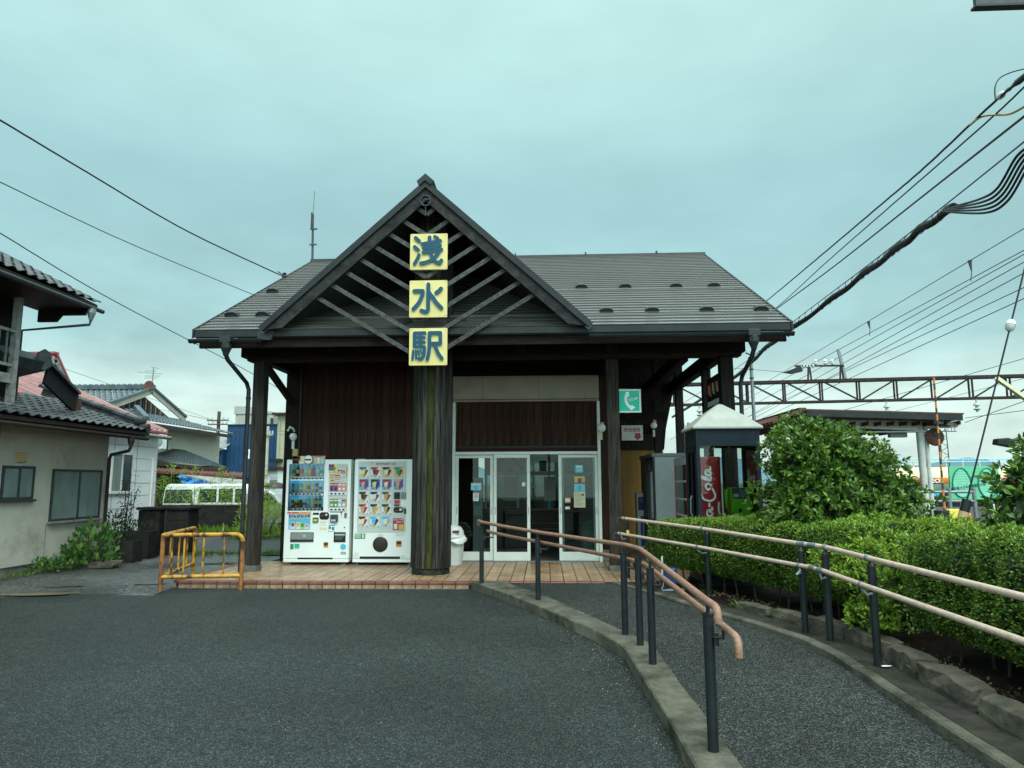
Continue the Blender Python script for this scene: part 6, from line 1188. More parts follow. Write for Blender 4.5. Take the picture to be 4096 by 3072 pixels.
# litter and weeds on the bed
r = np.random.default_rng(3); n = 2600; s = r.uniform(0, LT, n); P = fp(s)-np.column_stack([np.full(n,.05), np.zeros(n)])+r.normal(0,.09,(n,2))+np.array([.02,0]); tag(leaves('leaf_litter', 'leaf_litter', None, np.column_stack([P, np.array([zsoil(y) for y in P[:,1]])+.012]), np.tile([0,0,.3],(n,1)), r.uniform(.015,.04,n), jitter=1.0, aspect=2.0), 'brown dead leaves and twigs scattered under the hedge', 'leaf litter')
def tufts(name, lab, spots, m='leaf_grass', size=.10, n=26, seed=1):
    r = np.random.default_rng(seed); P, Nn, S_ = [], [], []
    for (x, y, z, rad) in spots:
        k = n; q = r.normal(0,rad,(k,2)); P.append(np.column_stack([x+q[:,0], y+q[:,1], np.full(k,z)])); Nn.append(np.column_stack([q/rad*.5, np.ones(k)])); S_.append(r.uniform(.5,1.2,k)*size)
    return tag(leaves(name, m, None, np.concatenate(P), np.concatenate(Nn), np.concatenate(S_), jitter=.3, aspect=5), lab, 'weeds', kind='stuff')
tufts('weeds', 'small green weeds sprouting among the stones of the bed edge', [(2.98,6.25,-.03,.05),(3.0,6.0,-.04,.04),(2.72,7.9,.0,.06),(2.6,8.2,0,.05),(2.96,5.0,-.06,.04),(3.0,5.35,-.05,.03),(2.3,8.75,.0,.05)], size=.07, n=34)

# ================================================================ TILED HOUSE ON THE LEFT
hs = thing('tiled_house', 'old house with grey stucco wall and dark curved roof tiles at left', 'house', (-10.5, 11, -.1)); HX = -9.08
box('lower_wall', 'stucco', hs, -13.5, HX, 5.0, 14.45, .06, 2.50); box('wall_base', 'stucco_base', hs, -13.4, HX-.03, 5.1, 14.40, -.4, .058)
for y in (10.9, 11.45, 12.75, 14.0): box('wall_joint', 'stucco_base', hs, HX+.0005, HX+.004, y, y+.012, .07, 2.5 if y < 12 else .75)
def house_window(y0, y1, z0, z1, mid, sill):
    w = MB().box(HX-.02,HX+.03,y0-.03,y0+.012,z0-.03,z1+.03).box(HX-.02,HX+.03,y1-.012,y1+.03,z0-.03,z1+.03).box(HX-.02,HX+.03,y0+.013,y1-.013,z1-.012,z1+.03).box(HX-.02,HX+.03,y0+.013,y1-.013,z0-.03,z0+.012)
    w = w.build('window', 'galv_dark', hs); m = (y0+y1)/2+mid
    box('pane', 'frosted', w, HX+.002, HX+.01, y0+.013, m, z0+.013, z1-.013); box('pane', 'frosted', w, HX+.006, HX+.014, m+.002, y1-.013, z0+.013, z1-.013); box('mullion', 'galv_dark', w, HX+.0145, HX+.026, m-.02, m+.022, z0+.013, z1-.013)
    box('sill', 'old_wood_white' if sill else 'galv_dark', w, HX+.001, HX+.075, y0-.06, y1+.06, z0-.07, z0-.032, .004)
house_window(11.60, 12.30, 1.22, 1.735, .02, False); house_window(12.83, 14.24, .80, 1.70, .05, True)
v_ = box('vent_box', 'tan', hs, HX+.001, HX+.05, 11.84, 12.07, 1.83, 2.0, .004)
for k in range(4): MB().beam((HX+.055,11.86,1.85+.036*k),(HX+.055,12.05,1.85+.036*k),.03,.006).build('louvre', 'cream', v_)
# S-shaped roof tile
def kawara_mesh(w, l, name, m, th=.014, amp=.026):
    mb = MB(); k = 9; pr = []
    for i in range(k+1):
        t = i/k; pr.append((w*(t-.5), amp*(math.sin(2*PI*t*.98+.35))*(1.0 if t > .45 else .75)))
    for (s, lift) in ((0, .020), (l, .0)):
        for (u, h) in pr: mb.v.append((s, u, h+lift))
        for (u, h) in pr: mb.v.append((s, u, h+lift-th))
    n = k+1
    for i in range(k):
        mb.f.append((i, i+1, 2*n+i+1, 2*n+i)); mb.f.append((n+i+1, n+i, 3*n+i, 3*n+i+1)); mb.f.append((i+1, i, n+i, n+i+1))
    mb.f.append((0, 2*n, 3*n, n)); mb.f.append((k, n+k, 3*n+k, 2*n+k)); mb.m = [0]*len(mb.f)
    me = mb.mesh(name, m); me.polygons.foreach_set('use_smooth', [True]*len(me.polygons)); me.set_sharp_from_angle(angle=R(45)); return me
TW = .242; TL = .225
ktile = kawara_mesh(TW*1.12, TL*1.25, 'roof_tile', 'kawara')
def tile_roof(parent, xe, ze, slope, y0, y1, rows_, name='roof'):
    """roof falling towards +x with its eave at xe; tiles laid from the eave up"""
    L_ = TL*rows_; c = 1/math.hypot(1, slope); ux, uz = -c, slope*c
    deck = MB().prism([(xe+.0,ze-.10),(xe,ze-.035),(xe+ux*L_,ze-.035+uz*L_),(xe+ux*L_,ze-.13+uz*L_)], (0,y0,0), (1,0,0), (0,0,1), (0,y1-y0,0)).build(name, 'brown_metal', parent)
    ncol_ = int((y1-y0)/TW); ang = math.atan(slope)
    base = Matrix.Rotation(PI, 4, 'Z') @ Matrix.Rotation(-ang, 4, 'Y')   # local +x runs up the slope (-x), local y across
    for r_ in range(rows_):
        for c_ in range(ncol_):
            p = Vector((xe+.05+ux*TL*r_, y1-TW*(c_+.5), ze+uz*TL*r_)); inst('roof_tile', ktile, deck, Matrix.Translation(p+Vector((random.uniform(-.006,.006),random.uniform(-.004,.004),random.uniform(-.003,.004)))) @ base @ Matrix.Rotation(random.uniform(-.02,.02), 4, 'Z'))
    return deck
lr = tile_roof(hs, -8.40, 2.565, .34, 9.1, 14.75, 9, 'lower_roof')
MB().prism([(-8.44,2.50),(-8.44,2.565),(-13.4,4.25),(-13.4,4.16)], (0,5,0), (1,0,0), (0,0,1), (0,4.09,0)).build('lower_roof_rear', 'kawara', hs)
box('eave_board', 'brown_metal', hs, -8.50, -8.47, 5.0, 14.73, 2.39, 2.49); box('eave_soffit', 'old_wood_white', hs, -9.06, -8.51, 5.0, 14.7, 2.47, 2.50)
MB().tube(sag((-8.44,8.5,2.44),(-8.46,14.4,2.40),.05), .009, 5).build('eave_wire', 'tan', hs)
# ridge tiles down the far verge of the lower roof
up_r = Vector((-1,0,.34)).normalized(); vr = MB().beam((-8.62,14.70,2.69),(-10.75,14.70,3.41),.16,.14).build('verge_ridge', 'kawara', hs)
for k in range(8):
    a_ = Vector((-8.62,14.68,2.77))+up_r*(.29*k); MB().prism([(-.09,0),(-.085,.05),(-.04,.085),(.04,.085),(.085,.05),(.09,0)], a_, (0,1,0), Vector((.34,0,1)).normalized(), up_r*.275).build('ridge_tile', 'kawara', vr)
    MB().prism([(-.098,0),(-.093,.056),(-.04,.094),(.04,.094),(.093,.056),(.098,0)], a_+up_r*.262, (0,1,0), Vector((.34,0,1)).normalized(), up_r*.03).build('ridge_collar', 'kawara', vr)
MB().lathe((-8.60,14.68,2.77), [(.10,-.06),(.11,0),(.10,.10),(.05,.14)], 10, axis='X').lathe((-8.50,14.68,2.63), [(.085,-.05),(.09,0),(.085,.12),(.03,.14)], 10, axis='X').build('ridge_end', 'kawara', vr, smooth=True)
# upper storey
box('upper_wall', 'dark_timber', hs, -13.4, -9.42, 5.0, 12.12, 2.9, 5.15); MB().prism([(-9.42,5.1),(-13.4,5.1),(-13.4,7.1)], (0,12.06,0), (1,0,0), (0,0,1), (0,.06,0)).build('upper_gable', 'dark_timber', hs)
ur = tile_roof(hs, -8.40, 4.83, .50, 8.8, 12.70, 9, 'upper_roof')
MB().prism([(-10.2,5.70),(-10.2,5.78),(-13.4,7.4),(-13.4,7.3)], (0,5,0), (1,0,0), (0,0,1), (0,7.9,0)).build('upper_roof_rear', 'kawara', hs); MB().prism([(-8.44,4.68),(-8.44,4.74),(-10.2,5.64),(-10.2,5.56)], (0,5,0), (1,0,0), (0,0,1), (0,4.0,0)).build('upper_roof_rear', 'kawara', hs)
box('upper_soffit', 'dark_timber', hs, -9.42, -8.42, 5, 12.66, 4.66, 4.74); MB().prism([(-8.5,4.50),(-8.5,4.62),(-9.4,4.62),(-9.4,4.38),(-9.05,4.38),(-8.95,4.50)], (0,12.50,.06), (1,0,0), (0,0,1), (0,.06,0)).build('eave_bracket', 'dark_timber', hs)
gt = MB().tube([(-8.34,5,4.70),(-8.34,12.78,4.68)], .042, 8).build('upper_gutter', 'galv_dark', hs, smooth=True); MB().lathe((-8.34,12.45,4.50), [(.03,-.06),(.05,0),(.075,.08),(.075,.16)], 8).build('hopper', 'galv', gt); MB().tube([(-8.34,12.45,4.45),(-8.36,12.45,4.36),(-9.40,12.14,4.20),(-9.40,12.14,2.9)], .026, 8).build('upper_pipe', 'galv_dark', gt, smooth=True)
MB().tube([(-8.43,5,2.42),(-8.43,14.75,2.40)], .042, 8).build('lower_gutter', 'brown_metal', hs, smooth=True); MB().lathe((-8.43,14.15,2.24), [(.03,-.05),(.045,0),(.07,.08),(.07,.17)], 8).build('hopper', 'brown_metal', hs)
MB().tube([(-8.43,14.15,2.20),(-8.46,14.15,2.12),(-8.98,14.40,2.05),(-9.02,14.41,1.97),(-9.02,14.41,-.1)], .034, 8).build('downpipe', 'brown_metal', hs, smooth=True)
# little gabled dormer ridge under the upper wall corner
MB().prism([(-9.45,3.60),(-9.15,3.78),(-8.95,3.62),(-9.0,3.45),(-9.45,3.35)], (0,11.2,0), (1,0,0), (0,0,1), (0,1.0,0)).build('ridge_stub', 'kawara', hs); MB().prism([(-.13,0),(-.11,.24),(0,.32),(.11,.24),(.13,0),(0,-.10)], (-9.0,12.22,3.55), (.7,.7,0), (0,0,1), (.04,-.04,0)).build('ridge_ornament', 'kawara', hs, bevel=.02)
beam('dormer_board', 'dark_opening', hs, (-9.0,12.3,3.42), (-9.22,13.5,3.02), .05, .36); beam('dormer_board', 'kawara', hs, (-8.98,12.3,3.62), (-9.20,13.5,3.22), .14, .05)
box('chimney_brick', 'rusty_roof', hs, -9.5, -9.3, 13.6, 13.8, 2.9, 3.12)
# balcony frame of pale boards
BX = -8.92
yp = ax(62,1350,BX).y
for y, z0_ in ((yp,2.78),(yp-1.4,2.78)): box('balcony_post', 'old_wood_white', hs, BX-.05, BX+.05, y-.05, y+.05, z0_, 4.6)
for z0_, h in ((3.98,.05),(3.40,.05),(3.12,.16)): box('balcony_rail', 'old_wood_white', hs, BX-.03, BX+.03, 5.0, yp-.052, z0_, z0_+h)
for k in range(9): box('baluster', 'galv', hs, BX-.012, BX+.012, yp-.2-.17*k, yp-.175-.17*k, 3.452, 3.978)
box('balcony_sill', 'old_wood_white', hs, BX-.08, BX+.10, 5.0, yp+.35, 2.73, 2.778)

# ================================================================ HOUSES AND YARD BEHIND
def tiled_slope(a, b, c, d, nu, nv, name, m, parent, amp=.035, step=.03):
    """wavy tile surface on quad a-b (eave) to d-c (top): one mesh"""
    a, b, c, d = map(Vector, (a,b,c,d)); n = (b-a).cross(d-a).normalized(); n = n if n.z > 0 else -n; mb = MB(); k = nu*5
    for j in range(nv):
        for e in (0, 1):
            t = (j+e)/nv
            for i in range(k+1): s = i/k; p = a.lerp(b,s).lerp(d.lerp(c,s),t); mb.v.append(tuple(p+n*(amp*math.sin(2*PI*s*nu)+(step if e == 0 else 0))))
    for j in range(nv):
        for i in range(k): q = (2*j)*(k+1)+i; mb.f.append((q, q+1, q+k+2, q+k+1)); mb.m.append(0)
    o = mb.build(name, m, parent, smooth=True); o['kind'] = 'stuff'; return o
def gable_box(th, name, m, mroof, x0, x1, y0, y1, z0, z1, zr, over=.35, axis='x'):
    box(name, m, th, x0, x1, y0, y1, z0, z1)
# white sided house with pink batten roof
wh = thing('white_house', 'white panelled house with faded pink batten roof behind the tiled house', 'house', (-11.5, 17, -.1)); WX = -10.22
box('wall', 'white_siding', wh, -15.5, WX, 15.6, 18.40, .25, 2.75); box('wall_foot', 'old_wood_white', wh, -15.4, WX-.04, 15.7, 18.3, -.3, .248)
for z in np.arange(.55, 2.7, .305): box('panel_joint', 'galv', wh, WX+.0005, WX+.004, 15.6, 18.4, z, z+.010)
for y in (16.5, 17.45): box('panel_joint', 'galv', wh, WX+.001, WX+.005, y, y+.012, .25, 2.75)
a = ax(439, 1965, WX); b = ax(528, 1821, WX); w = MB().box(WX,WX+.04,a.y-.04,a.y,a.z,b.z).box(WX,WX+.04,b.y,b.y+.04,a.z,b.z).box(WX,WX+.04,a.y-.04,b.y+.04,b.z,b.z+.05).box(WX,WX+.05,a.y-.06,b.y+.06,a.z-.06,a.z).build('window', 'white', wh); mid = (a.y+b.y)/2; box('pane', 'frosted', w, WX+.006, WX+.012, a.y, mid-.02, a.z, b.z); box('pane', 'car_glass', w, WX+.010, WX+.016, mid+.02, b.y, a.z, b.z); box('mullion', 'white', w, WX+.005, WX+.03, mid-.02, mid+.02, a.z, b.z)
MB().tube([(WX+.06,18.1,2.1),(WX+.06,18.1,.75),(WX+.02,18.18,.66),(WX+.02,18.38,.66)], .04, 8).build('drain_pipe', 'white', wh, smooth=True)
zE = at(671,1727,18.5).z; zA = at(291,1552,18.5).z; xE = at(671,1727,18.5).x; xA = at(291,1552,18.5).x
pr_ = MB().prism([(xE,zE-.07),(xE,zE),(xA-2.5,zA+2.5*(zA-zE)/(xE-xA)*1.0),(xA-2.5,zA-.07+2.5*(zA-zE)/(xE-xA))], (0,15.5,0), (1,0,0), (0,0,1), (0,3.0,0)).build('roof', 'pink_roof', wh)
for k in range(13): y = 15.6+.24*k; beam('batten', 'pink_roof', pr_, (xE,y,zE+.02), (xA-2.4,y,zA+.02+2.4*(zA-zE)/(xE-xA)), .045, .045)
box('eave_trim', 'red_roof', pr_, xE-.0, xE+.02, 15.5, 18.5, zE-.07, zE-.03); MB().tube([(xE+.06,15.5,zE-.14),(xE+.06,18.55,zE-.17)], .05, 8).build('gutter', 'old_wood_white', wh, smooth=True)
ac = thing('air_conditioner', 'white air conditioner unit on brackets under the pink roof eave', 'air conditioner', (-12.5, 22.8, 2.3)); q0 = at(598, 1795, 23); q1 = at(648, 1738, 23)
MB().box(q0.x,q1.x+.02,23,23.3,q0.z,q1.z).build('case', 'offwhite', ac, bevel=.01); cx_ = q0.x+(q1.x-q0.x)*.68; MB().lathe((cx_,22.99,(q0.z+q1.z)/2), [(.17,0),(.17,-.015),(.05,-.02)], 16, axis='Y').build('fan_grille', 'mgrey', ac); MB().box(q0.x,q1.x,22.98,23.3,q0.z-.05,q0.z-.005).build('bracket', 'galv', ac)
# red gabled house
rh = thing('red_roof_house', 'house with red metal roof and ochre gable with pale barge boards', 'house', (-19, 25, -.1)); gx = -17.2
P1 = ax(185,1478,gx); P2 = ax(222,1418,gx); P3 = ax(300,1592,gx)
MB().prism([(P1.y,P1.z-.25),(P2.y,P2.z-.28),(P3.y,P3.z-.1),(P3.y,-.3),(P1.y-1.0,-.3),(P1.y-1.0,P1.z-1.0)], (gx-.3,0,0), (0,1,0), (0,0,1), (-6,0,0)).build('wall', 'ochre', rh)
f0 = Vector((0,P1.y-1.2,P1.z-1.15)); ap = Vector((0,P2.y,P2.z)); bk = Vector((0,P3.y+.05,P3.z-.05))
for i in range(9):
    a_ = f0.lerp(ap, i/9); b_ = f0.lerp(ap, (i+1)/9+.02); MB().prism([(a_.y,a_.z-.02),(a_.y,a_.z+.04),(b_.y,b_.z+.01),(b_.y,b_.z-.03)], (gx,0,0), (0,1,0), (0,0,1), (-6.5,0,0)).build('roofing_panel', 'red_roof', rh)
MB().prism([(ap.y,ap.z-.05),(ap.y,ap.z+.02),(bk.y,bk.z+.02),(bk.y,bk.z-.05)], (gx,0,0), (0,1,0), (0,0,1), (-6.5,0,0)).build('back_roof', 'red_roof', rh)
for a_, b_ in ((f0,ap),(bk,ap)): beam('barge_board', 'old_wood_white', rh, (gx+.02,a_.y,a_.z-.16), (gx+.02,b_.y,b_.z-.16), .04, .22)
beam('verge_trim', 'red_roof', rh, (gx+.03,bk.y+.02,bk.z+.02), (gx+.03,ap.y,ap.z+.04), .08, .07); MB().box(gx-6.5,gx+.05,ap.y-.12,ap.y+.12,ap.z+.01,ap.z+.09).build('ridge_cap', 'red_roof', rh)
# blue-tiled house
bh = thing('blue_tiled_house', 'beige house with blue-grey tiled hip and gable roof in the background', 'house', (-18.5, 32, -.1))
xg = -18.45; rz = 5.80; 
box('wall', 'beige_wall', bh, -24, -16.75, 29.6, 36, -.3, 4.0)
tiled_slope((-25,28.9,4.75),(xg+.25,28.9,4.75),(xg+.25,32,rz),(-25,32,rz), 26, 8, 'front_tiles', 'kawara_blue', bh); MB().prism([(28.9,4.6),(32,5.66),(35.1,4.6)], (xg-.4,0,0), (0,1,0), (0,0,1), (.05,0,0)).build('gable_wall', 'brown_metal', bh)
for k in range(22): y = 29.6+.22*k; h_ = (1-abs(y-32)/3.1); box('gable_slat', 'old_wood_white' if k % 2 else 'wood_pole', bh, xg-.345, xg-.32, y, y+.1, 4.6, 4.6+1.02*max(.05,h_-.06))
for y0_ in (28.8, 35.2): beam('gable_board', 'beige_wall', bh, (xg+.22,y0_,4.66), (xg+.22,32,5.74), .06, .30); beam('gable_verge', 'kawara_blue', bh, (xg+.26,y0_,4.82), (xg+.26,32,5.88), .12, .10)
MB().box(-25,xg+.3,31.85,32.15,rz+.02,rz+.22).build('ridge', 'kawara_blue', bh)
for k in range(24): MB().lathe((-24.7+.27*k,32,rz+.22), [(.10,0),(.08,.05),(.02,.07)], 8).build('ridge_tile', 'kawara_blue', bh)
tiled_slope((-25,27.9,3.98),(-16.05,27.9,3.98),(-17.2,29.4,4.62),(-25,29.4,4.62), 34, 4, 'skirt_tiles', 'kawara_blue', bh); tiled_slope((-16.05,36,3.98),(-16.05,27.9,3.98),(xg,29.6,4.66),(xg,35,4.66), 30, 5, 'skirt_tiles', 'kawara_blue', bh)
beam('hip_ridge', 'kawara_blue', bh, (-16.05,27.9,4.06), (-17.4,29.4,4.70), .2, .18); box('eave_board', 'brown_metal', bh, -25, -16.1, 27.95, 28.05, 3.78, 3.93); box('eave_soffit', 'beige_wall', bh, -25, -16.2, 28.06, 29.6, 3.82, 3.88); box('side_eave', 'brown_metal', bh, -16.2, -16.1, 28.06, 36, 3.78, 3.93)
tl = at(600,1788,31.5); tr = at(733,1800,31.5); brr = at(918,1874,28.6); bl = at(590,1838,28.6)
tiled_slope(bl, brr, tr, tl, 26, 9, 'lower_tiles', 'kawara_blue', bh, amp=.028); beam('lower_eave', 'brown_metal', bh, bl-Vector((0,0,.10)), brr-Vector((0,0,.10)), .1, .12); box('lower_wall', 'brown_metal', bh, -20, -14.2, 29.6, 31.5, -.3, 2.2)
box('window_box', 'brown_metal', bh, at(645,1800,29.5).x, at(672,1735,29.5).x, 29.52, 29.58, at(645,1800,29.5).z, at(645,1735,29.5).z); MB().tube([(-16.2,28.0,3.8),(-16.68,29.5,3.55),(-16.68,29.55,2.5)], .05, 6).build('downpipe', 'brown_metal', bh)
q = at(607,1560,32); dh = thing('satellite_dish', 'faded red satellite dish on the blue tiled ridge', 'satellite dish', tuple(q)); c = at(600,1545,31.8); mb = MB(); k = 16
mb.lathe((c.x,c.y,c.z), [(.03,0),(.14,-.02),(.23,-.07),(.25,-.09)], 16, axis='Y'); mb.build('dish', 'rusty_roof', dh, smooth=True); MB().tube([(c.x,c.y,c.z),(c.x+.05,c.y+.05,c.z-.35),(c.x+.05,32,rz)], .025, 6).build('arm', 'galv', dh)
tv = thing('tv_antenna', 'spindly television antenna above the blue tiled roof', 'antenna', (q.x, 32, rz)); b_ = at(605,1572,32); t_ = at(615,1468,32); MB().tube([b_,t_],.025,6).build('mast', 'galv', tv)
for y_, l0, l1, s_ in ((1492,550,648,1),(1470,600,636,1),(1504,580,640,0),(1484,580,625,0),(1512,578,630,0)): MB().tube([at(l0,y_-4*s_,32),at(l1,y_+4*s_,32)],.014,5).build('element', 'galv', tv)
# rusty lean-to, carport, tarp
lt = thing('lean_to', 'low rusty brown lean-to roof below the blue tiled eave', 'shed', (-13.5, 25, -.1)); p = [at(590,1862,29.0), at(985,1893,28.6), at(985,1906,28.0), at(590,1882,28.0)]
MB().add([tuple(v) for v in p]+[(v.x,v.y,v.z-.08) for v in p], [(0,1,2,3),(7,6,5,4),(3,2,6,7),(2,1,5,6)]).build('roof', 'rusty_roof', lt); 
for k in range(26): a_ = p[0].lerp(p[1],k/25); b_ = p[3].lerp(p[2],k/25); beam('roof_rib', 'rusty_roof', lt, a_+Vector((0,0,.02)), b_+Vector((0,0,.02)), .05, .03)
box('back_panel', 'dark_opening', lt, p[3].x, p[2].x, 29.2, 29.25, -.2, p[2].z-.05)
for px in (628, 800, 970): q = at(px,1900,28.2); box('post', 'wood_pole', lt, q.x-.05, q.x+.05, 28.15, 28.25, -.2, q.z)
cpz = thing('carport', 'pale sloping carport roof over the parked vans', 'carport', (-12, 27.5, -.1)); p = [at(738,1898,27.6), at(970,1918,27.6), at(990,1946,26.9), at(890,1938,26.9)]
MB().add([tuple(v) for v in p]+[(v.x,v.y,v.z-.06) for v in p], [(0,1,2,3),(7,6,5,4),(3,2,6,7),(2,1,5,6),(0,3,7,4),(1,0,4,5)]).build('roof_sheet', 'old_wood_white', cpz); q = p[1]; MB().cyl((q.x-.3,27.55,-.15),(q.x-.3,27.55,q.z-.05),.05,n=8).build('post', 'galv', cpz); MB().cyl((p[2].x-.3,27.0,-.15),(p[2].x-.3,27.0,p[2].z-.05),.05,n=8).build('post', 'galv', cpz)
tp = thing('blue_tarp', 'crumpled bright blue tarp tied under the carport roof', 'tarp', (-11.8, 27.3, 1.4)); mb = MB(); ku = 14
for i in range(ku+1):
    t = i/ku; c = at(718+140*t, 1906+26*t+8*math.sin(t*3), 27.3); hh = .06+.17*math.sin(PI*min(1,t*1.15+.05))**.8
    for j in range(5): s_ = j/4; mb.v.append((c.x+.03*math.sin(i*2.1+j), c.y+.12*math.sin(i*1.3+j*2.0)-.1*s_, c.z+.10-hh*s_*1.6+.02*math.sin(i*3+j)))
for i in range(ku):
    for j in range(4): q = i*5+j; mb.f.append((q, q+5, q+6, q+1)); mb.m.append(0)
mb.build('sheet', 'tarp_blue', tp, smooth=True)
# parked vehicles
def wheel(c, r, parent): o = MB().lathe(c, [(r*.6,-.09),(r,-.08),(r,.08),(r*.6,.09)], 16, axis='Y').build('wheel', 'rubber', parent, smooth=True); MB().lathe((c[0],c[1]-.092,c[2]), [(r*.55,0),(r*.5,-.01),(r*.2,-.015)], 12, axis='Y').build('rim', 'galv', o)
def side_car(name, lab, cat, x0, L_, y0, wd, zg, prof, wins, m, wl, lights=(), grp='vehicles parked behind the block wall'):
    """vehicle seen from its side: prof in (x along, z up) as fractions of L_ and metres"""
    v = thing(name, lab, cat, (x0+L_/2, y0+wd/2, zg), grp); pts = [(x0+L_*a, zg+b) for a, b in prof]
    MB().prism(pts, (0,y0+wd,0), (1,0,0), (0,0,1), (0,-wd,0)).build('body', m, v, bevel=.07, seg=3)
    for w_ in wins: MB().prism([(x0+L_*a, zg+b) for a, b in w_], (0,y0+.005,0), (1,0,0), (0,0,1), (0,-.015,0)).build('window', 'car_glass', v)
    for a in wl: wheel((x0+L_*a, y0+.09, zg+.28), .28, v)
    for (a0,a1,b0,b1,mm) in lights: MB().box(x0+L_*a0,x0+L_*a1,y0-.012,y0+.1,zg+b0,zg+b1).build('lamp', mm, v)
    return v
zg = -.095; x0 = at(645,2000,25.4).x
v1 = thing('parked_van', 'white box van showing its rear window behind the dark block wall', 'van', (x0+.7, 26.5, zg), 'vehicles parked behind the block wall'); x1 = at(782,2000,25.4).x; zt = at(700,1936,25.4).z
MB().prism([(x0,zg+.3),(x0+.02,zg+.8),(x0+.10,zt-.12),(x0+.2,zt),(x1-.2,zt),(x1-.1,zt-.12),(x1-.02,zg+.8),(x1,zg+.3)], (0,27.0,0), (1,0,0), (0,0,1), (0,-1.6,0)).build('body', 'car_white', v1, bevel=.06, seg=3); MB().prism([(x0+.09,zg+.85),(x0+.15,zt-.2),(x1-.15,zt-.2),(x1-.09,zg+.85)], (0,25.4,0), (1,0,0), (0,0,1), (0,-.012,0)).build('rear_window', 'car_glass', v1); MB().box(x0+.06,x1-.06,25.34,25.4,zg+.28,zg+.5).build('bumper', 'mgrey', v1); MB().box(x1-.10,x1-.02,25.37,25.4,zg+.5,zg+.78).build('tail_lamp', 'red', v1); MB().box(x0+.02,x0+.10,25.37,25.4,zg+.5,zg+.78).build('tail_lamp', 'red', v1)
for sx in (x0+.12, x1-.12): MB().lathe((sx,25.7,zg+.27), [(.16,-.08),(.27,-.07),(.27,.07),(.16,.08)], 14, axis='X').build('wheel', 'rubber', v1, smooth=True)
xx = at(778,2000,24.8).x; LL = at(1010,2000,24.8).x-xx
side_car('parked_van', 'white van parked side-on with dark windows behind bamboo shoots', 'van', xx, LL, 24.6, 1.5, zg, [(0,.25),(0,.75),(.06,1.40),(.14,1.54),(.9,1.53),(.97,1.38),(1,.8),(1,.25)], [[(.10,.90),(.13,1.36),(.42,1.36),(.42,.90)],[(.46,.90),(.46,1.36),(.70,1.36),(.70,.90)],[(.74,.90),(.74,1.36),(.92,1.36),(.94,.90)]], 'car_white', (.2,.82), ((-.01,.02,.62,.9,'red'),))
xx = at(985,2000,23.5).x; LL = at(1205,2000,23.5).x-xx
side_car('parked_car', 'silver car parked beside the bamboo at the right end of the wall', 'car', xx, LL, 23.2, 1.6, zg, [(0,.22),(0,.7),(.05,1.2),(.15,1.36),(.42,1.36),(.58,1.20),(.72,.86),(.95,.72),(1,.55),(1,.22)], [[(.10,.86),(.14,1.22),(.33,1.24),(.33,.86)],[(.36,.86),(.36,1.24),(.45,1.23),(.60,1.0),(.64,.86)]], 'car_silver', (.2,.80), ((.93,1.0,.55,.68,'offwhite'),))
# block wall, gate posts, troughs
bw_ = thing('block_wall', 'dark stained concrete block wall in front of the parked vans', 'wall', (-10.2, 22, -.1)); wx0, wx1 = -12.0, -9.0
for r_ in range(5):
    for c_ in range(8):
        x = wx0+.40*c_+(.2 if r_ % 2 else 0); x2 = min(x+.392, wx1)
        if x < wx1-.05: box('block', 'block_wall', bw_, x, x2, 22+random.uniform(-.004,.004), 22.12, -.2+.195*r_, -.2+.195*r_+.19)
box('coping', 'concrete_dark', bw_, wx0, wx1, 21.98, 22.14, .776, .80)
for gi, (gx0_, gx1_, lab) in enumerate(((-9.02,-8.52,'left dark concrete block gate post with flat cap'), (-8.37,-7.86,'right dark concrete block gate post beside the yellow fence'))):
    gp_ = thing('gate_post', lab, 'gate post', ((gx0_+gx1_)/2, 15.8, -.1), 'gate posts by the lane')
    for r_ in range(5): box('block', 'block_wall', gp_, gx0_+.01, gx1_-.01, 15.6+random.uniform(-.004,.004), 16.05, -.2+.215*r_, -.2+.215*r_+.21)
    box('cap', 'block_wall', gp_, gx0_-.03, gx1_+.03, 15.56, 16.09, .877, .935, .01)
gt_ = thing('lane_gate', 'narrow dark metal gate between the two block posts', 'gate', (-8.45, 15.8, -.1)); MB().box(-8.52,-8.49,15.8,15.84,-.05,.86).box(-8.40,-8.372,15.8,15.84,-.05,.86).build('gate_frame', 'galv_dark', gt_); [box('bar', 'galv_dark', gt_, -8.488+.03*k, -8.478+.03*k, 15.81, 15.83, 0, .82) for k in range(3)]
for (tx, ty, w_, d_, h_, lab) in ((-8.50,14.25,.62,.35,.42,'dark concrete trough standing nearer the hydrangea'), (-8.72,15.1,.75,.4,.55,'larger dark concrete trough beside the gate post')):
    tr_ = thing('trough', lab, 'trough', (tx, ty, -.1), 'concrete troughs'); MB().box(tx-w_/2,tx+w_/2,ty-d_/2,ty-d_/2+.05,-.1,-.1+h_).box(tx-w_/2,tx+w_/2,ty+d_/2-.05,ty+d_/2,-.1,-.1+h_).box(tx-w_/2,tx-w_/2+.05,ty-d_/2+.05,ty+d_/2-.05,-.1,-.1+h_).box(tx+w_/2-.05,tx+w_/2,ty-d_/2+.05,ty+d_/2-.05,-.1,-.1+h_).build('walls', 'block_wall', tr_); box('earth', 'soil', tr_, tx-w_/2+.05, tx+w_/2-.05, ty-d_/2+.05, ty+d_/2-.05, -.1, -.14+h_)
fs = thing('flat_stone', 'flat pale stone lying by the hydrangea at the lane edge', 'stone', (-8.2, 13.3, -.1)); stone((-8.25,13.25,-.05), .5, .25, .09, .1, 91).build('slab', 'rock', fs, smooth=True); stone((-8.1,13.32,.0), .3, .2, .05, .4, 92).build('slab', 'rock', fs, smooth=True)
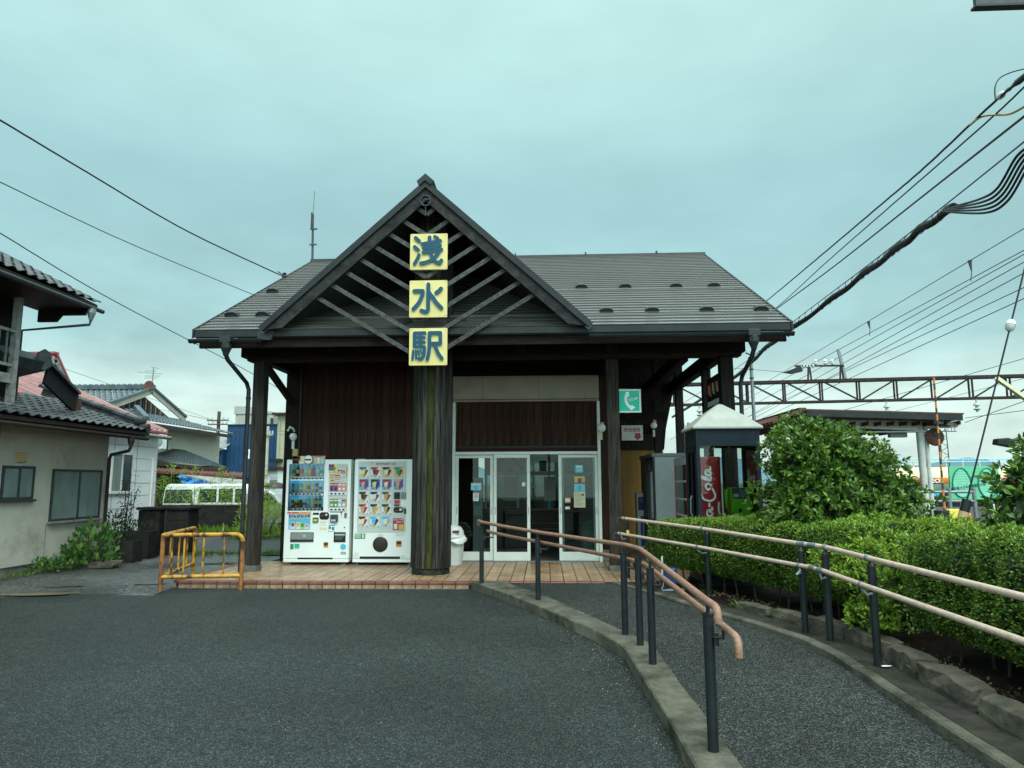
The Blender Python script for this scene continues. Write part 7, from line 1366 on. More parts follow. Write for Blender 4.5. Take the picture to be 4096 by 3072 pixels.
# plants on the left
def clump(name, lab, m, cx, cy, z0, rx, ry, rz, n, leaf, asp, seed, stemm='bark', upw=.5, cat='shrub', grp=None):
    r = np.random.default_rng(seed); t = thing(name, lab, cat, (cx, cy, z0), grp); d = r.normal(0,1,(n,3)); d[:,2] = np.abs(d[:,2]); d /= np.linalg.norm(d,axis=1)[:,None]; rad = r.uniform(.3,1,n)**.45*(1+.2*vnoise(d*2.5,1.3,seed))
    P = np.array([cx,cy,z0+.05])+d*np.array([rx,ry,rz])*rad[:,None]; leaves('foliage', m, t, P, d*.7+np.array([0,0,upw]), r.uniform(.7,1.2,n)*leaf, jitter=.45, aspect=asp)
    s_ = MB(); [s_.tube([(cx,cy,z0-.05),(cx+rx*.3*math.cos(k),cy+ry*.3*math.sin(k),z0+rz*.5),(cx+rx*.6*math.cos(k),cy+ry*.6*math.sin(k),z0+rz*.8)], [.012,.008,.004], 5) for k in range(8)]; s_.build('stems', stemm, t)['kind'] = 'stuff'; return t
clump('hydrangea', 'broad-leaved green hydrangea growing against the stucco wall', 'leaf_hydrangea', -8.62, 13.45, -.1, .50, .5, .72, 420, .13, 1.5, 61)
clump('shrub', 'dark low shrub between the house corner and the gate post', 'leaf_dark', -9.15, 15.2, -.1, .55, .5, .95, 1100, .075, 2.2, 62)
clump('ground_plant', 'low ivy-like plant at the foot of the stucco wall', 'leaf_hydrangea', -8.85, 12.7, -.1, .35, .5, .2, 260, .07, 1.4, 63)
nd = thing('nandina', 'thin sparse shrub rising beside the white panelled wall', 'shrub', (-9.35, 15.75, -.1)); r = np.random.default_rng(4); s_ = MB(); T = []
for k in range(7):
    b_ = Vector((-9.45+r.normal(0,.08),15.75,-.1)); t_ = b_+Vector((r.normal(.1,.2),r.normal(0,.1),r.uniform(1.2,2.0))); s_.tube([b_,b_.lerp(t_,.5)+Vector((.05,0,.1)),t_],[.012,.008,.004],5); T += [b_.lerp(t_,q)+Vector(r.normal(0,.07,3)) for q in r.uniform(.45,1,34)]
s_.build('stems', 'bark', nd)['kind'] = 'stuff'; leaves('foliage', 'leaf_dark', nd, np.array([t[:] for t in T]), r.normal(0,1,(len(T),3)), r.uniform(.05,.1,len(T)), jitter=.5, aspect=3)
# feathery bamboo shoots in front of the vans
spots = [(655,1905,23.0),(688,1858,23.2),(735,1874,23.4),(782,1868,23.6),(890,1872,23.0),(930,1905,22.8),(1050,1868,21.5),(1075,1925,21.0),(850,1925,23.0),(1020,1960,21.3),(800,1950,22.9),(905,1945,22.6),(770,1955,22.7),(960,1950,22.4)]
BL = ["bamboo shoot leftmost, beside the box van's rear corner", "tall bamboo shoot rising above the box van's left half", 'bamboo shoot above the middle of the box van roof', 'bamboo shoot in front of the gap between the two white vans', "bamboo shoot in front of the blue tarp's right end", 'bamboo shoot just left of the drainpipe, over the side-on van', 'tall bamboo shoot right of the timber post by the blue building', "shorter bamboo shoot nearest the silver car's window", 'low bamboo shoot over the windows of the side-on van', 'low bamboo shoot close right of the timber post', 'low bamboo sprig over the front of the side-on van', 'low bamboo sprig over the rear of the side-on van', "smallest bamboo sprig at the box van's right lamp", 'low bamboo shoot half behind the dark drainpipe']
for k, (px, py, Y) in enumerate(spots):
    t_ = at(px, py, Y); zb_ = -.1; bm_ = thing('bamboo_shoot', 'feathery '+BL[k], 'bamboo', (t_.x, Y, zb_), 'feathery bamboo shoots'); r = np.random.default_rng(100+k); n = 150
    H_ = t_.z-zb_; q = r.uniform(.30,1,n)**.8; w_ = .05+.42*(1-q)**.8*min(1,H_/1.8); ang = r.uniform(0,6.28,n); rad = np.abs(r.normal(0,.7,n))*w_; P = np.column_stack([t_.x+rad*np.cos(ang), Y+rad*np.sin(ang), zb_+H_*q]); leaves('foliage', 'leaf_bamboo', bm_, P, np.column_stack([np.cos(ang)*.8,np.sin(ang)*.8,np.full(n,.25)]), r.uniform(.08,.17,n), jitter=.5, aspect=6.5)
    s_ = MB().tube([(t_.x,Y,zb_-.05),(t_.x+.02,Y,zb_+H_*.5),(t_.x,Y,t_.z)],[.012,.009,.003],5); [s_.tube([(t_.x,Y,zb_+H_*f),(t_.x+.25*(1-f)*math.cos(f*40),Y+.25*(1-f)*math.sin(f*40),zb_+H_*f+.12)],[.005,.003],4) for f in np.linspace(.3,.9,9)]; s_.build('stems', 'leaf_bamboo', bm_)['kind'] = 'stuff'
clump('bamboo_shoot', 'low bushy bamboo mass on the lane edge right of the timber post', 'leaf_bamboo', -8.1, 20.6, -.1, .95, .7, .95, 1500, .14, 5, 71, cat='bamboo', grp='feathery bamboo shoots')
r = np.random.default_rng(8); sp_ = [(x, 21.4+r.normal(0,.25), -.1, .16) for x in np.arange(-11.8,-7.4,.16)]+[(x, 20.6+r.normal(0,.3), -.1, .14) for x in np.arange(-8.8,-6.8,.2)]
tufts('grass_verge', 'ragged green grass and weeds along the foot of the block wall', sp_, size=.32, n=42, seed=6)
tufts('weeds', 'thin grass strip in the wet lane behind the yellow fence', [(x, 15.5+.12*(x+8)+r.normal(0,.06), -.1, .06) for x in np.arange(-7.7,-5.6,.12)], size=.12, n=26, seed=7)
tufts('weeds', 'small weeds along the foot of the stucco house wall', [(HX+.12+r.normal(0,.06), y, -.1, .06) for y in np.arange(10.9,14.6,.16)], size=.10, n=16, seed=9)
# far buildings
def ribbed(x0, x1, y, z0, z1, pitch, d=.03):
    n = int((x1-x0)/pitch); p = []
    for i in range(n): x = x0+pitch*i; p += [(x,0),(x+pitch*.7,0),(x+pitch*.75,-d),(x+pitch*.95,-d)]
    p += [(x1,0),(x1,6),(x0,6)]; return MB().prism([(a, b) for a, b in p], (0,y,z0), (1,0,0), (0,1,0), (0,0,z1-z0))
bbd = thing('blue_building', 'tall building clad in deep blue ribbed metal beyond the vans', 'building', (-20, 50, -.1)); q = at(911,1701,48); q2 = at(1119,1701,48)
ribbed(q.x, q2.x, 48, -.3, q.z, .30).build('wall', 'blue_siding', bbd); box('roof_trim', 'blue_siding', bbd, q.x-.03, q2.x+.03, 47.9, 54.1, q.z, q.z+.06); w0 = at(992,1835,47.9); w1 = at(1000,1797,47.9); box('window', 'white', bbd, w0.x, w0.x+.25, 47.9, 47.96, w0.z, w1.z); w0 = at(1048,1834,47.9); w1 = at(1072,1797,47.9); box('shutter', 'rusty_roof', bbd, w0.x, w1.x, 47.9, 47.96, w0.z, w1.z); box('window_head', 'white', bbd, w0.x, w1.x, 47.88, 47.96, w1.z, w1.z+.05)
xa = at(726,1780,47).x; ribbed(xa, q.x-.02, 47.5, -.3, at(726,1797,47.5).z, .30).build('wing_wall', 'blue_siding', bbd); za = at(726,1797,47).z; zb2 = at(726,1758,50).z
wr = MB().add([(xa-.2,46.9,za),(q.x,46.9,za),(q.x,50.5,zb2+.25),(xa-.2,50.5,zb2+.25),(xa-.2,46.9,za-.15),(q.x,46.9,za-.15),(q.x,50.5,zb2+.1),(xa-.2,50.5,zb2+.1)], [(0,1,2,3),(7,6,5,4),(0,4,5,1)]).build('wing_roof', 'grey_siding', bbd)
for k in range(13): x = xa+.25*k*.95; beam('batten', 'lgrey', wr, (x,46.85,za+.03), (x,50.5,zb2+.28), .07, .08)
a_ = at(800,1832,46.9); b_ = at(878,1827,46.9); box('gutter', 'galv', bbd, a_.x, b_.x, 46.8, 46.9, a_.z, a_.z+.08)
gt2 = thing('grey_tower_block', 'pale grey ribbed warehouse rising above the blue building', 'building', (-23, 57, -.1)); q = at(944,1628,55); q2 = at(1098,1655,55); mbx = ribbed(q.x, q2.x, 55, -.3, q2.z, .35); mbx.build('wall', 'grey_siding', gt2); MB().prism([(q.x-.1,q2.z),(q.x-.1,q.z+.05),(q.x+.9,q.z+.05),(q2.x+.1,q2.z+.1),(q2.x+.1,q2.z)], (0,54.9,0), (1,0,0), (0,0,1), (0,6,0)).build('parapet', 'grey_siding', gt2); w0 = at(1082,1698,54.9); w1 = at(1094,1672,54.9); box('window', 'car_glass', gt2, w0.x, w1.x, 54.85, 54.95, w0.z, w1.z)
cb2 = thing('cream_shed', 'cream ribbed metal shed at the station corner beyond the post', 'building', (-15.5, 46, -.1)); q = at(1112,1660,44); ribbed(q.x, q.x+4.5, 44, -.3, q.z, .26).build('wall', 'cream_siding', cb2); box('roof_edge', 'brown_metal', cb2, q.x-.25, q.x+4.7, 43.6, 48, q.z, q.z+.12); MB().tube([(q.x-.2,43.7,q.z),(q.x+.15,43.9,q.z-.5),(q.x+.15,43.9,.2)],.05,6).build('downpipe', 'cream_siding', cb2); q = at(1088,1845,43.5); box('awning', 'dark_metal', cb2, q.x-.6, q.x+.5, 43.2, 44, q.z, q.z+.15)
ws = thing('white_shed', 'low white shutter shed between the blue building and cream shed', 'shed', (-17.5, 43, -.1)); q = at(1000,1885,42); q2 = at(1112,1885,42); box('wall', 'white_siding', ws, q.x, q2.x, 42, 45, -.3, at(1050,1882,42).z); box('roof', 'brown_metal', ws, q.x-.1, q2.x+.1, 41.7, 45.2, at(1050,1882,42).z, at(1050,1868,42).z); w0 = at(1078,1985,41.95); w1 = at(1110,1905,41.95); sh = box('shutter', 'lgrey', ws, w0.x, w1.x, 41.93, 41.99, w0.z, w1.z); [box('shutter_slat', 'galv', sh, w0.x, w1.x, 41.91, 41.928, w0.z+.11*k, w0.z+.11*k+.08) for k in range(9)]
dm = thing('dark_bin', 'small dark rounded shed roof behind the silver car', 'shed', (-14.2, 38, -.1)); q = at(1085,2000,36); MB().lathe((q.x,36.5,.0), [(.75,-.1),(.75,1.0),(.6,1.35),(.2,1.5)], 14).build('shell', 'brown_metal', dm, smooth=True)
def pole(lab, px, ptop, pbot, Y, r, m, arms, trans=()):
    t_ = at(px,ptop,Y); p = thing('utility_pole', lab, 'utility pole', (t_.x,Y,-.1)); MB().cyl((t_.x,Y,-.3),(t_.x,Y,t_.z),r*1.15,r,n=10).build('shaft', m, p, smooth=True)
    for (y_, l_) in arms:
        z = at(px,y_,Y).z; ar = box('crossarm', m, p, t_.x-l_, t_.x+l_, Y-r-.08, Y-r, z-.05, z+.05)
        for k in (-1,-.55,.55,1): MB().cyl((t_.x+l_*k*.95,Y-r-.04,z+.05),(t_.x+l_*k*.95,Y-r-.04,z+.25),.05,n=6).build('insulator', 'lgrey', ar)
    for (dx_, y_) in trans: z = at(px,y_,Y).z; MB().cyl((t_.x+dx_,Y-.3,z-.45),(t_.x+dx_,Y-.3,z+.35),.26,n=12).build('transformer', 'mgrey', p, smooth=True)
    return p
pole('brown utility pole with crossarms and two transformers above the low roof', 877, 1646, 1760, 60, .14, 'wood_pole', ((1682,.95),(1698,.85)), ((-.35,1750),(.4,1752)))
pole('slim concrete utility pole in front of the blue building', 1070, 1705, 1900, 41, .12, 'beige_wall', ((1740,.4),))
pole('distant utility pole beyond the tracks seen between the porch posts', 2753, 1690, 1800, 60, .12, 'mgrey', ((1705,.7),))

# ================================================================ RAILWAY SIDE
# galvanised pole at the station corner carrying the cables
q = at(3003, 1440, 20); gp = thing('cable_pole', 'slim galvanised pole behind the porch carrying the black cable bundle', 'pole', (q.x, 20, -.1)); MB().cyl((q.x+.03,20,-.2),(q.x,20,q.z+.1),.055,.045,n=10).build('shaft', 'galv', gp, smooth=True)
for dz in (.05,.25,.5): MB().cyl((q.x,20,q.z-dz-.03),(q.x,20,q.z-dz),.065,n=10).build('band', 'galv_dark', gp)
MB().tube([(q.x-.1,19.9,q.z+.05),(q.x,19.9,q.z-.1),(q.x+.1,19.95,q.z+.08),(q.x-.15,19.95,q.z+.2)],.02,6).build('cable_loop', 'wire_black', gp)
# catenary gantry
GYY = 26.0; gan = thing('catenary_gantry', 'long rusty steel lattice gantry spanning the tracks', 'gantry', (13, GYY, -.1)); gx0, gx1 = 3.6, 24.0
zt_ = lambda x: 5.03+.0165*(x-7.86); zb_f = lambda x: 4.28+.0145*(x-7.82)
beam('top_chord', 'steel_rust', gan, (gx0,GYY,zt_(gx0)), (gx1,GYY,zt_(gx1)), .10, .11); beam('top_chord', 'steel_rust', gan, (gx0,GYY+.22,zt_(gx0)), (gx1,GYY+.22,zt_(gx1)), .10, .11); beam('bottom_chord', 'steel_rust', gan, (gx0,GYY,zb_f(gx0)), (gx1,GYY,zb_f(gx1)), .08, .08); beam('bottom_chord', 'steel_rust', gan, (gx0,GYY+.22,zb_f(gx0)), (gx1,GYY+.22,zb_f(gx1)), .08, .08)
xc = at(3438,1560,GYY).x; pit = 1.325
for k in range(-6, 10):
    x = xc+pit*k
    if gx0 < x < gx1:
        for yy in (GYY+.005, GYY+.22): beam('vertical', 'steel_rust', gan, (x,yy,zb_f(x)), (x,yy,zt_(x)), .05, .05, up=(0,1,0))
        x2 = x-pit if k <= 0 else x
        a_, b_ = ((x-pit, x) if k <= 0 else (x, x-pit)); beam('diagonal', 'steel_rust', gan, (a_,GYY+.0,zt_(a_)), (b_,GYY+.0,zb_f(b_)), .05, .055, up=(0,1,0)); beam('top_lacing', 'steel_rust', gan, (x,GYY,zt_(x)+.02), (x-pit,GYY+.22,zt_(x)+.02), .04, .03)
for x in (gx0, gx1): box('column', 'steel_rust', gan, x-.15, x+.15, GYY-.05, GYY+.27, -.3, zt_(x)+.1)
def bell(c, s, parent): return MB().lathe(c, [(.03*s,.0),(.03*s,-.12*s),(.10*s,-.17*s),(.12*s,-.22*s),(.05*s,-.24*s),(.05*s,-.30*s),(.13*s,-.36*s),(.05*s,-.40*s),(.03*s,-.46*s)], 10).build('insulator', 'lgrey', parent, smooth=True)
for px in (3545, 3905, 2797): q = at(px,1600,GYY); bell((q.x,GYY,zb_f(q.x)-.04), 1.0, gan)
# feeder frame on top
f0 = at(3243,1520,GYY).x; f1 = at(3372,1515,GYY).x; zt2 = at(3243,1462,GYY).z
for x in (f0, f1): 
    for sx in (-.06,.06): beam('frame_leg', 'steel_rust', gan, (x+sx,GYY+.1,zt_(x)+.05), (x+sx*.3,GYY+.1,zt2), .05, .05, up=(0,1,0))
beam('frame_bar', 'steel_rust', gan, (f0-.5,GYY+.1,zt2), (f1+.1,GYY+.1,zt2), .06, .06); beam('frame_mast', 'galv', gan, (f1+.18,GYY+.2,zt_(f1)), (f1-.02,GYY+.2,at(3367,1392,GYY).z), .09, .09, up=(0,1,0))
for x in (f0+.25, f0+.6, f1-.3): MB().lathe((x,GYY+.1,zt2+.03), [(.03,0),(.07,.05),(.07,.09),(.03,.12),(.07,.15),(.03,.2)], 8).build('insulator', 'offwhite', gan, smooth=True)
sw = at(3140,1480,GYY); sw2 = at(3198,1460,GYY); MB().prism([(0,0),(.35,.12),(.62,.26),(.66,.02),(.3,-.05)], (sw.x,GYY+.05,sw.z-.06), (1,0,0), (0,0,1), (0,.25,0)).build('disconnect_switch', 'black', gan)
for k in range(5): MB().lathe((sw2.x+.08+.11*k,GYY+.1,sw2.z-.04), [(.02,-.05),(.07,0),(.02,.05)], 8, axis='X').build('insulator', 'offwhite', gan, smooth=True)
# platform canopy
CY = 16.0; cn = thing('platform_canopy', 'rusty platform canopy with dark edge and pale steel frame beyond the bush', 'canopy', (8.5, 18, -.1)); ra = at(3205,1640,CY); rb = at(3846,1657,CY); rl = at(3085,1692,CY)
MB().prism([(ra.x,ra.z-.16),(ra.x,ra.z),(rb.x,rb.z),(rb.x,rb.z-.12)], (0,CY,0), (1,0,0), (0,0,1), (0,4.0,.0)).build('roof_deck', 'brown_metal', cn); box('ridge_trim', 'rusty_roof', cn, ra.x-.06, ra.x+.1, CY-.03, CY+4, ra.z, ra.z+.05); beam('edge_trim', 'rusty_roof', cn, (ra.x,CY-.02,ra.z+.01), (rb.x+.03,CY-.02,rb.z+.01), .05, .03); beam('fascia', 'dark_metal', cn, (ra.x+.1,CY-.03,ra.z-.075), (rb.x,CY-.03,rb.z-.075), .03, .13)
for k in range(16): a_ = Vector((ra.x,CY+.25*k,ra.z)); b_ = Vector((rl.x,CY+.25*k,rl.z)); beam('corrugation', 'rusty_roof', cn, a_, b_, .16, .06)
for k in range(14): x = rb.x-.28*k; box('purlin_rib', 'rusty_roof', cn, x-.03, x, CY+.05, CY+3.9, rb.z-.20+.0046*0-.02, rb.z-.135)
px_ = at(3682,1720,CY+.5).x; zp = at(3682,1712,CY+.5).z
beam('front_girder', 'steel_pale', cn, (at(3360,1680,CY+.5).x,CY+.5,at(3360,1690,CY+.5).z), (px_,CY+.5,zp+.05), .14, .24); box('girder_flange', 'steel_pale', cn, px_-1.9, px_+.1, CY+.42, CY+.58, zp-.10, zp-.07)
for dx_, r_ in ((0,.075),(.14,.045)): MB().cyl((px_+dx_,CY+.5,-.2),(px_+dx_-.03,CY+.5,zp+.1),r_,n=10).build('post', 'steel_pale', cn, smooth=True)
MB().tube([(px_+.1,CY+.45,zp+.02),(px_+.75,CY+.45,zp+.03),(px_+.83,CY+.45,zp+.08),(px_+.84,CY+.45,zp+.2)],.035,8).build('drain_pipe', 'steel_pale', cn, smooth=True); MB().tube([(px_+.1,CY+.2,zp+.15),(rb.x,CY+.2,rb.z-.22)],.05,8).build('gutter', 'steel_pale', cn)
MB().box(px_-.62,px_-.25,CY+.6,CY+.75,zp-.2,zp-.08).build('lamp_box', 'mgrey', cn)
mr = thing('convex_mirror', 'round rusty convex mirror hanging behind the striped gate arm', 'mirror', (px_+.45, CY+.5, 2.0)); q = at(3738,1748,CY+.4); MB().lathe(q, [(.20,.0),(.205,-.02),(.19,-.04),(.12,-.06),(.03,-.07)], 20, axis='Y').build('disc', 'rusty_roof', mr, smooth=True); MB().lathe(q+Vector((0,-.05,.06)), [(.11,0),(.06,-.025)], 16, axis='Y').build('face', 'brown_metal', mr); MB().tube([q+Vector((-.2,.05,.05)),(px_+.12,CY+.5,q.z+.1)],.02,6).build('arm', 'steel_pale', mr)
# level crossing gate with its arm raised
Y = 12.0; ga = at(3735,1510,Y); gb = at(3780,2060,Y); cg = thing('crossing_gate', 'raised level crossing gate arm with orange and black bands', 'crossing gate', (gb.x, Y, -.1)); n = 22
for k in range(n): p0 = gb.lerp(ga,k/n); p1 = gb.lerp(ga,(k+1)/n); r0 = .019-.004*k/n; MB().cyl(p0,p1,r0,r0,n=8).build('arm_band', 'orange' if k % 2 else 'dgrey', cg, smooth=True)
box('machine_case', 'black_paint', cg, gb.x-.12, gb.x+.02, Y-.1, Y+.12, .55, .98, .01); box('pedestal', 'galv_dark', cg, gb.x-.06, gb.x+.06, Y-.06, Y+.06, -.2, .55)
yb_ = MB().box(gb.x+.03,gb.x+.24,Y-.08,Y+.1,.72,1.0).build('counterweight', 'yellow', cg, bevel=.015); MB().box(gb.x+.26,gb.x+.42,Y-.02,Y+.14,.74,.94).build('counterweight', 'orange', cg, bevel=.03)
# guy wire with striped guard tube and insulator
Y = 9.6; g1 = at(4102,1060,Y); g2 = at(3868,2000,Y); gw = thing('guy_wire', 'slanting guy wire with white insulator and black and tan striped guard', 'guy wire', (g2.x, Y, 0)); top = g1+(g1-g2)*.8; bot = g2-(g1-g2).normalized()*1.3
MB().tube([bot,top],.011,6).build('wire', 'wire_black', gw); d_ = (g1-g2).normalized(); ic = g2.lerp(g1,.735); MB().tube([ic-d_*.085,ic-d_*.06,ic-d_*.01,ic,ic+d_*.01,ic+d_*.06,ic+d_*.085],[.02,.05,.062,.05,.062,.05,.02],12).build('insulator', 'offwhite', gw, smooth=True)
for k in range(6): p0 = g2-d_*(.16*k); MB().cyl(p0,p0-d_*.158,.058,.058,n=12).build('guard_band', 'black' if k % 2 == 0 else 'tan', gw, smooth=True)
# grey railing beside the tracks
rl_ = thing('track_railing', 'grey pipe railing with end post beside the crossing', 'railing', (7, 13, -.1)); Y = 13.0; e1 = at(3890,1965,Y)
for py in (1968, 2005): z = at(3700,py,Y).z; MB().tube([(at(3610,py,Y).x,Y,z),(e1.x,Y,z)],.024,8).build('rail', 'galv', rl_, smooth=True)
for px in (3640, 3795, 3895): q = at(px,1960,Y); MB().cyl((q.x,Y,-.2),(q.x,Y,q.z+.03),.034,n=10).build('post', 'galv', rl_, smooth=True)
for py in (2010, 2040): MB().tube([(e1.x,Y,at(3890,py,Y).z),(e1.x+2.5,Y+1.5,at(3890,py,Y).z-.12)],.014,6).build('low_rail', 'galv_dark', rl_)
# green spectacles signboard
Y = 18.0; gsn = thing('spectacles_sign', 'green signboard picturing large spectacles with black writing beside the tracks', 'sign', (10.5, Y, -.1)); a = at(3806,1998,Y); b = at(3992,1864,Y); w_ = b.x-a.x; h_ = b.z-a.z
mat('sg_green', (0.13, 0.50, 0.27), 0.5, var=.05); mat('sg_lens', (0.25, 0.60, 0.45), 0.5, var=.08); mat('sg_dark', (0.01, 0.20, 0.16), 0.5, var=.05)
box('board', 'sg_green', gsn, a.x, b.x, Y, Y+.05, a.z, b.z)
for px in (3852, 3975): q = at(px,2030,Y+.08); box('leg', 'offwhite', gsn, q.x-.05, q.x+.05, Y+.052, Y+.11, -.2, b.z-.2)
for u in (.235, .755):
    el = [(a.x+w_*(u+.185*math.cos(t)*(1-.12*math.sin(t))), a.z+h_*(.50+.44*math.sin(t))) for t in np.linspace(0,2*PI,25)[:-1]]
    MB().prism(el, (0,Y-.001,0), (1,0,0), (0,0,1), (0,-.004,0)).build('lens', 'sg_lens', gsn); MB().tube([(x,Y-.006,z) for x, z in el]+[(el[0][0],Y-.006,el[0][1])],.018,6).build('lens_rim', 'sg_dark', gsn)
MB().tube([(a.x+w_*.41,Y-.008,a.z+h_*.66),(a.x+w_*.495,Y-.008,a.z+h_*.72),(a.x+w_*.585,Y-.008,a.z+h_*.66)],.018,6).build('bridge', 'sg_dark', gsn)
for k in range(9):
    for u0, u1 in ((.10,.37),(.62,.88)): z = a.z+h_*(.22+.075*k); panel('stripe', 'sg_green', gsn, a.x+w_*u0, a.x+w_*u1, z, z+.02, Y-.0055, .001)
letters('mega', 'lettering', 'black', gsn, (a.x+w_*.01, Y-.0075, a.z+h_*.25), (1,0,.16), (-.1,0,1), width=w_*.97, height=h_*.105, depth=.003)
# tanker lorry
Y = 50.0; tk = thing('tank_lorry', 'cream tank lorry with red and orange stripe and blue walkway beyond the tracks', 'lorry', (30, Y, -.1)); a = at(3560,1966,Y); b = at(3560,1870,Y); r_ = (b.z-a.z)/2; zc = (a.z+b.z)/2; xL = a.x; xR = xL+14
mb = MB(); prof_ = [(.3*r_,-.35),(.75*r_,-.25),(r_,0),(r_,xR-xL),(.75*r_,xR-xL+.25)]; mb.lathe((xL,Y,zc), prof_, 28, axis='X'); mb.build('tank', 'tank_cream', tk, smooth=True)
def band(z0, z1, x0, x1, m, sl=0.0, off=.012):
    s_ = MB(); k = 6
    for i in range(k+1): z = z0+(z1-z0)*i/k; yy = Y-math.sqrt(max(0,r_*r_-(z-zc)**2))-off; s_.v += [(x0+sl*(z-z0), yy, z), (x1+sl*(z-z0), yy, z)]
    for i in range(k): s_.f.append((2*i, 2*i+1, 2*i+3, 2*i+2)); s_.m.append(0)
    return s_.build('stripe', m, tk)
z0_ = at(3700,1935,Y).z; z1_ = at(3700,1912,Y).z; S_ = lambda px: at(px,1925,Y).x
for x0_, x1_, m_ in ((3580,3640,'amber'),(3640,3770,'red'),(3735,3765,'orange'),(3775,3830,'red'),(3760,3785,'orange'),(3990,4110,'red')): band(z0_, z1_, S_(x0_), S_(x1_), m_, -.4, .012+.004*(x0_ % 7))
letters('eneos', 'lettering', 'white', tk, (S_(3664), Y-r_-.06, z0_+.06), (1,0,0), (0,0,1), width=S_(3745)-S_(3664), height=.28, depth=.01)
for k in range(9): x = xL+.6+1.1*k; MB().cyl((x,Y,zc+r_-.05),(x,Y,at(3600,1842,Y).z),.04,n=6).build('stanchion', 'cream', tk)
for py in (1838, 1848): z = at(3600,py,Y).z; MB().tube([(xL-.6,Y-.2,z),(xR,Y-.2,z)],.035,6).build('walkway_rail', 'sky', tk)
for k in range(30): x = xL-.5+.32*k; MB().cyl((x,Y-.2,at(3600,1848,Y).z),(x,Y-.2,at(3600,1838,Y).z),.02,n=5).build('walkway_bar', 'sky', tk)
MB().box(xL-.5,xR,Y-.9,Y+.9,at(3600,1990,Y).z,at(3600,1972,Y).z).build('chassis', 'cyan', tk); [MB().lathe((xL+1+2.2*k,Y-.9,.35), [(.3,-.12),(.48,-.1),(.48,.1),(.3,.12)], 16, axis='Y').build('wheel', 'rubber', tk, smooth=True) for k in range(6)]
dk = thing('dark_fence', 'low dark fence line under the tank lorry', 'fence', (26, 46, -.1)); box('panel', 'dark_opening', dk, 17, 40, 46, 46.1, -.3, at(3800,1985,46).z)
pf = MB().box(12, 44, 30, 44, -.3, .15); struct('track_bed', MB().box(4.0, 60, 22, 44, -.3, -.09), 'ballast')
# distant lattice tower
Y = 90.0; lt_ = thing('lattice_tower', 'thin distant lattice radio tower above the tank lorry', 'tower', (at(3778,1900,Y).x, Y, -.1)); t0 = at(3772,1716,Y); b0_ = at(3785,1900,Y)
for sx in (-.35,.35): MB().tube([(b0_.x+sx*1.6,Y,-.5),(t0.x+sx,Y,t0.z)],.06,5).build('leg', 'galv_dark', lt_)
for k in range(16): z = t0.z-k*.55; beam('lacing', 'galv_dark', lt_, (t0.x-.4,Y,z), (t0.x+.42,Y,z-.5), .05, .05, up=(0,1,0)) if k % 2 else beam('lacing', 'galv_dark', lt_, (t0.x+.4,Y,z), (t0.x-.42,Y,z-.5), .05, .05, up=(0,1,0))
beam('gallery', 'galv_dark', lt_, (t0.x-.3,Y,t0.z-.3), (t0.x+1.6,Y,t0.z-.3), .1, .1); [beam('gallery_rail', 'galv_dark', lt_, (t0.x+.2+.4*k,Y,t0.z-.3), (t0.x+.2+.4*k,Y,t0.z+.3), .05, .05, up=(0,1,0)) for k in range(4)]
# strip lamp and black floodlight near the right edge
Y = 13.0; l0 = at(3985,1512,Y); l1 = at(4110,1600,Y); sl_ = thing('strip_lamp', 'pale elongated strip lamp poking in at the right edge', 'lamp', tuple(l1)); beam('housing', 'cream', sl_, l0, l1, .09, .06); beam('pole_arm', 'galv', sl_, l1, l1+Vector((.8,0,-.3)), .06, .06); MB().cyl(l1+Vector((.8,0,.2)), (l1.x+.8,Y,-.2), .06, n=8).build('pole', 'galv', sl_)
Y = 9.0; q = at(4030,1770,Y); fl_ = thing('floodlight', 'black floodlight above the bush at the right edge', 'lamp', tuple(q)); MB().prism([(-.12,-.02),(-.10,.05),(.02,.06),(.10,.03),(.08,-.06)], (q.x,Y,q.z), (1,0,0), (0,0,1), (0,.12,0)).build('head', 'black', fl_, bevel=.01); MB().tube([q+Vector((.05,.06,0)),q+Vector((.18,.06,.06)),q+Vector((.30,.06,-.05)),(q.x+.3,Y+.06,-.1)],.022,6).build('stand', 'black_paint', fl_)
# lamp bracket at the very top right
Y = 7.0; a = at(3905,14,Y); b = at(4110,24,Y); sb = thing('signboard_edge', 'dark framed board edge at the top right corner', 'sign', tuple(b)); box('board', 'galv_dark', sb, a.x, b.x+.4, Y, Y+.05, b.z+.03, b.z+.5); box('frame', 'black', sb, a.x-.02, b.x+.4, Y-.02, Y+.07, b.z+.005, b.z+.029); MB().cyl((b.x+.35,Y+.1,b.z+.3),(b.x+.35,Y+.1,-.3),.07,n=10).build('pole', 'galv', sb)

# ================================================================ CABLES
def cable(lab, pts, r, m='wire_black', name='cable', wob=0.0, grp=None, extra=()):
    P = smooth_path([at(*p) for p in pts], 10) if len(pts) > 2 else [at(*pts[0]).lerp(at(*pts[1]), i/20) for i in range(21)]
    if wob: P = [p+Vector((0,0,wob*math.sin(i*2.3))) for i, p in enumerate(P)]
    if pts[0][2] < 9 and len(pts) > 3 and pts[-1][2] > 12: d_ = (P[0]-P[-1]).normalized(); P = [P[0]+d_*10]+P       # runs on to poles outside the picture
    return tag(MB().tube(P, r, 6).build(name, m, None, smooth=True), lab, 'cable', grp)
cable('uppermost black cable descending from the left to the station roof', [(-60,447,7.0),(0,480,7.2),(350,690,8.8),(750,925,10.8),(1138,1108,12.9)], .011, wob=.001)
q = roofpt(1138,1112); tag(MB().lathe(q+Vector((0,0,-.02)), [(.05,0),(.06,.05),(.03,.09),(.05,.12),(.01,.15)], 8).tube([q+Vector((-.12,-.1,.12)),q+Vector((-.02,0,.06)),q+Vector((.06,.05,.02))],.012,5).build('cable_clamp', 'black'), 'small black clamp where the cable meets the station roof', 'clamp')
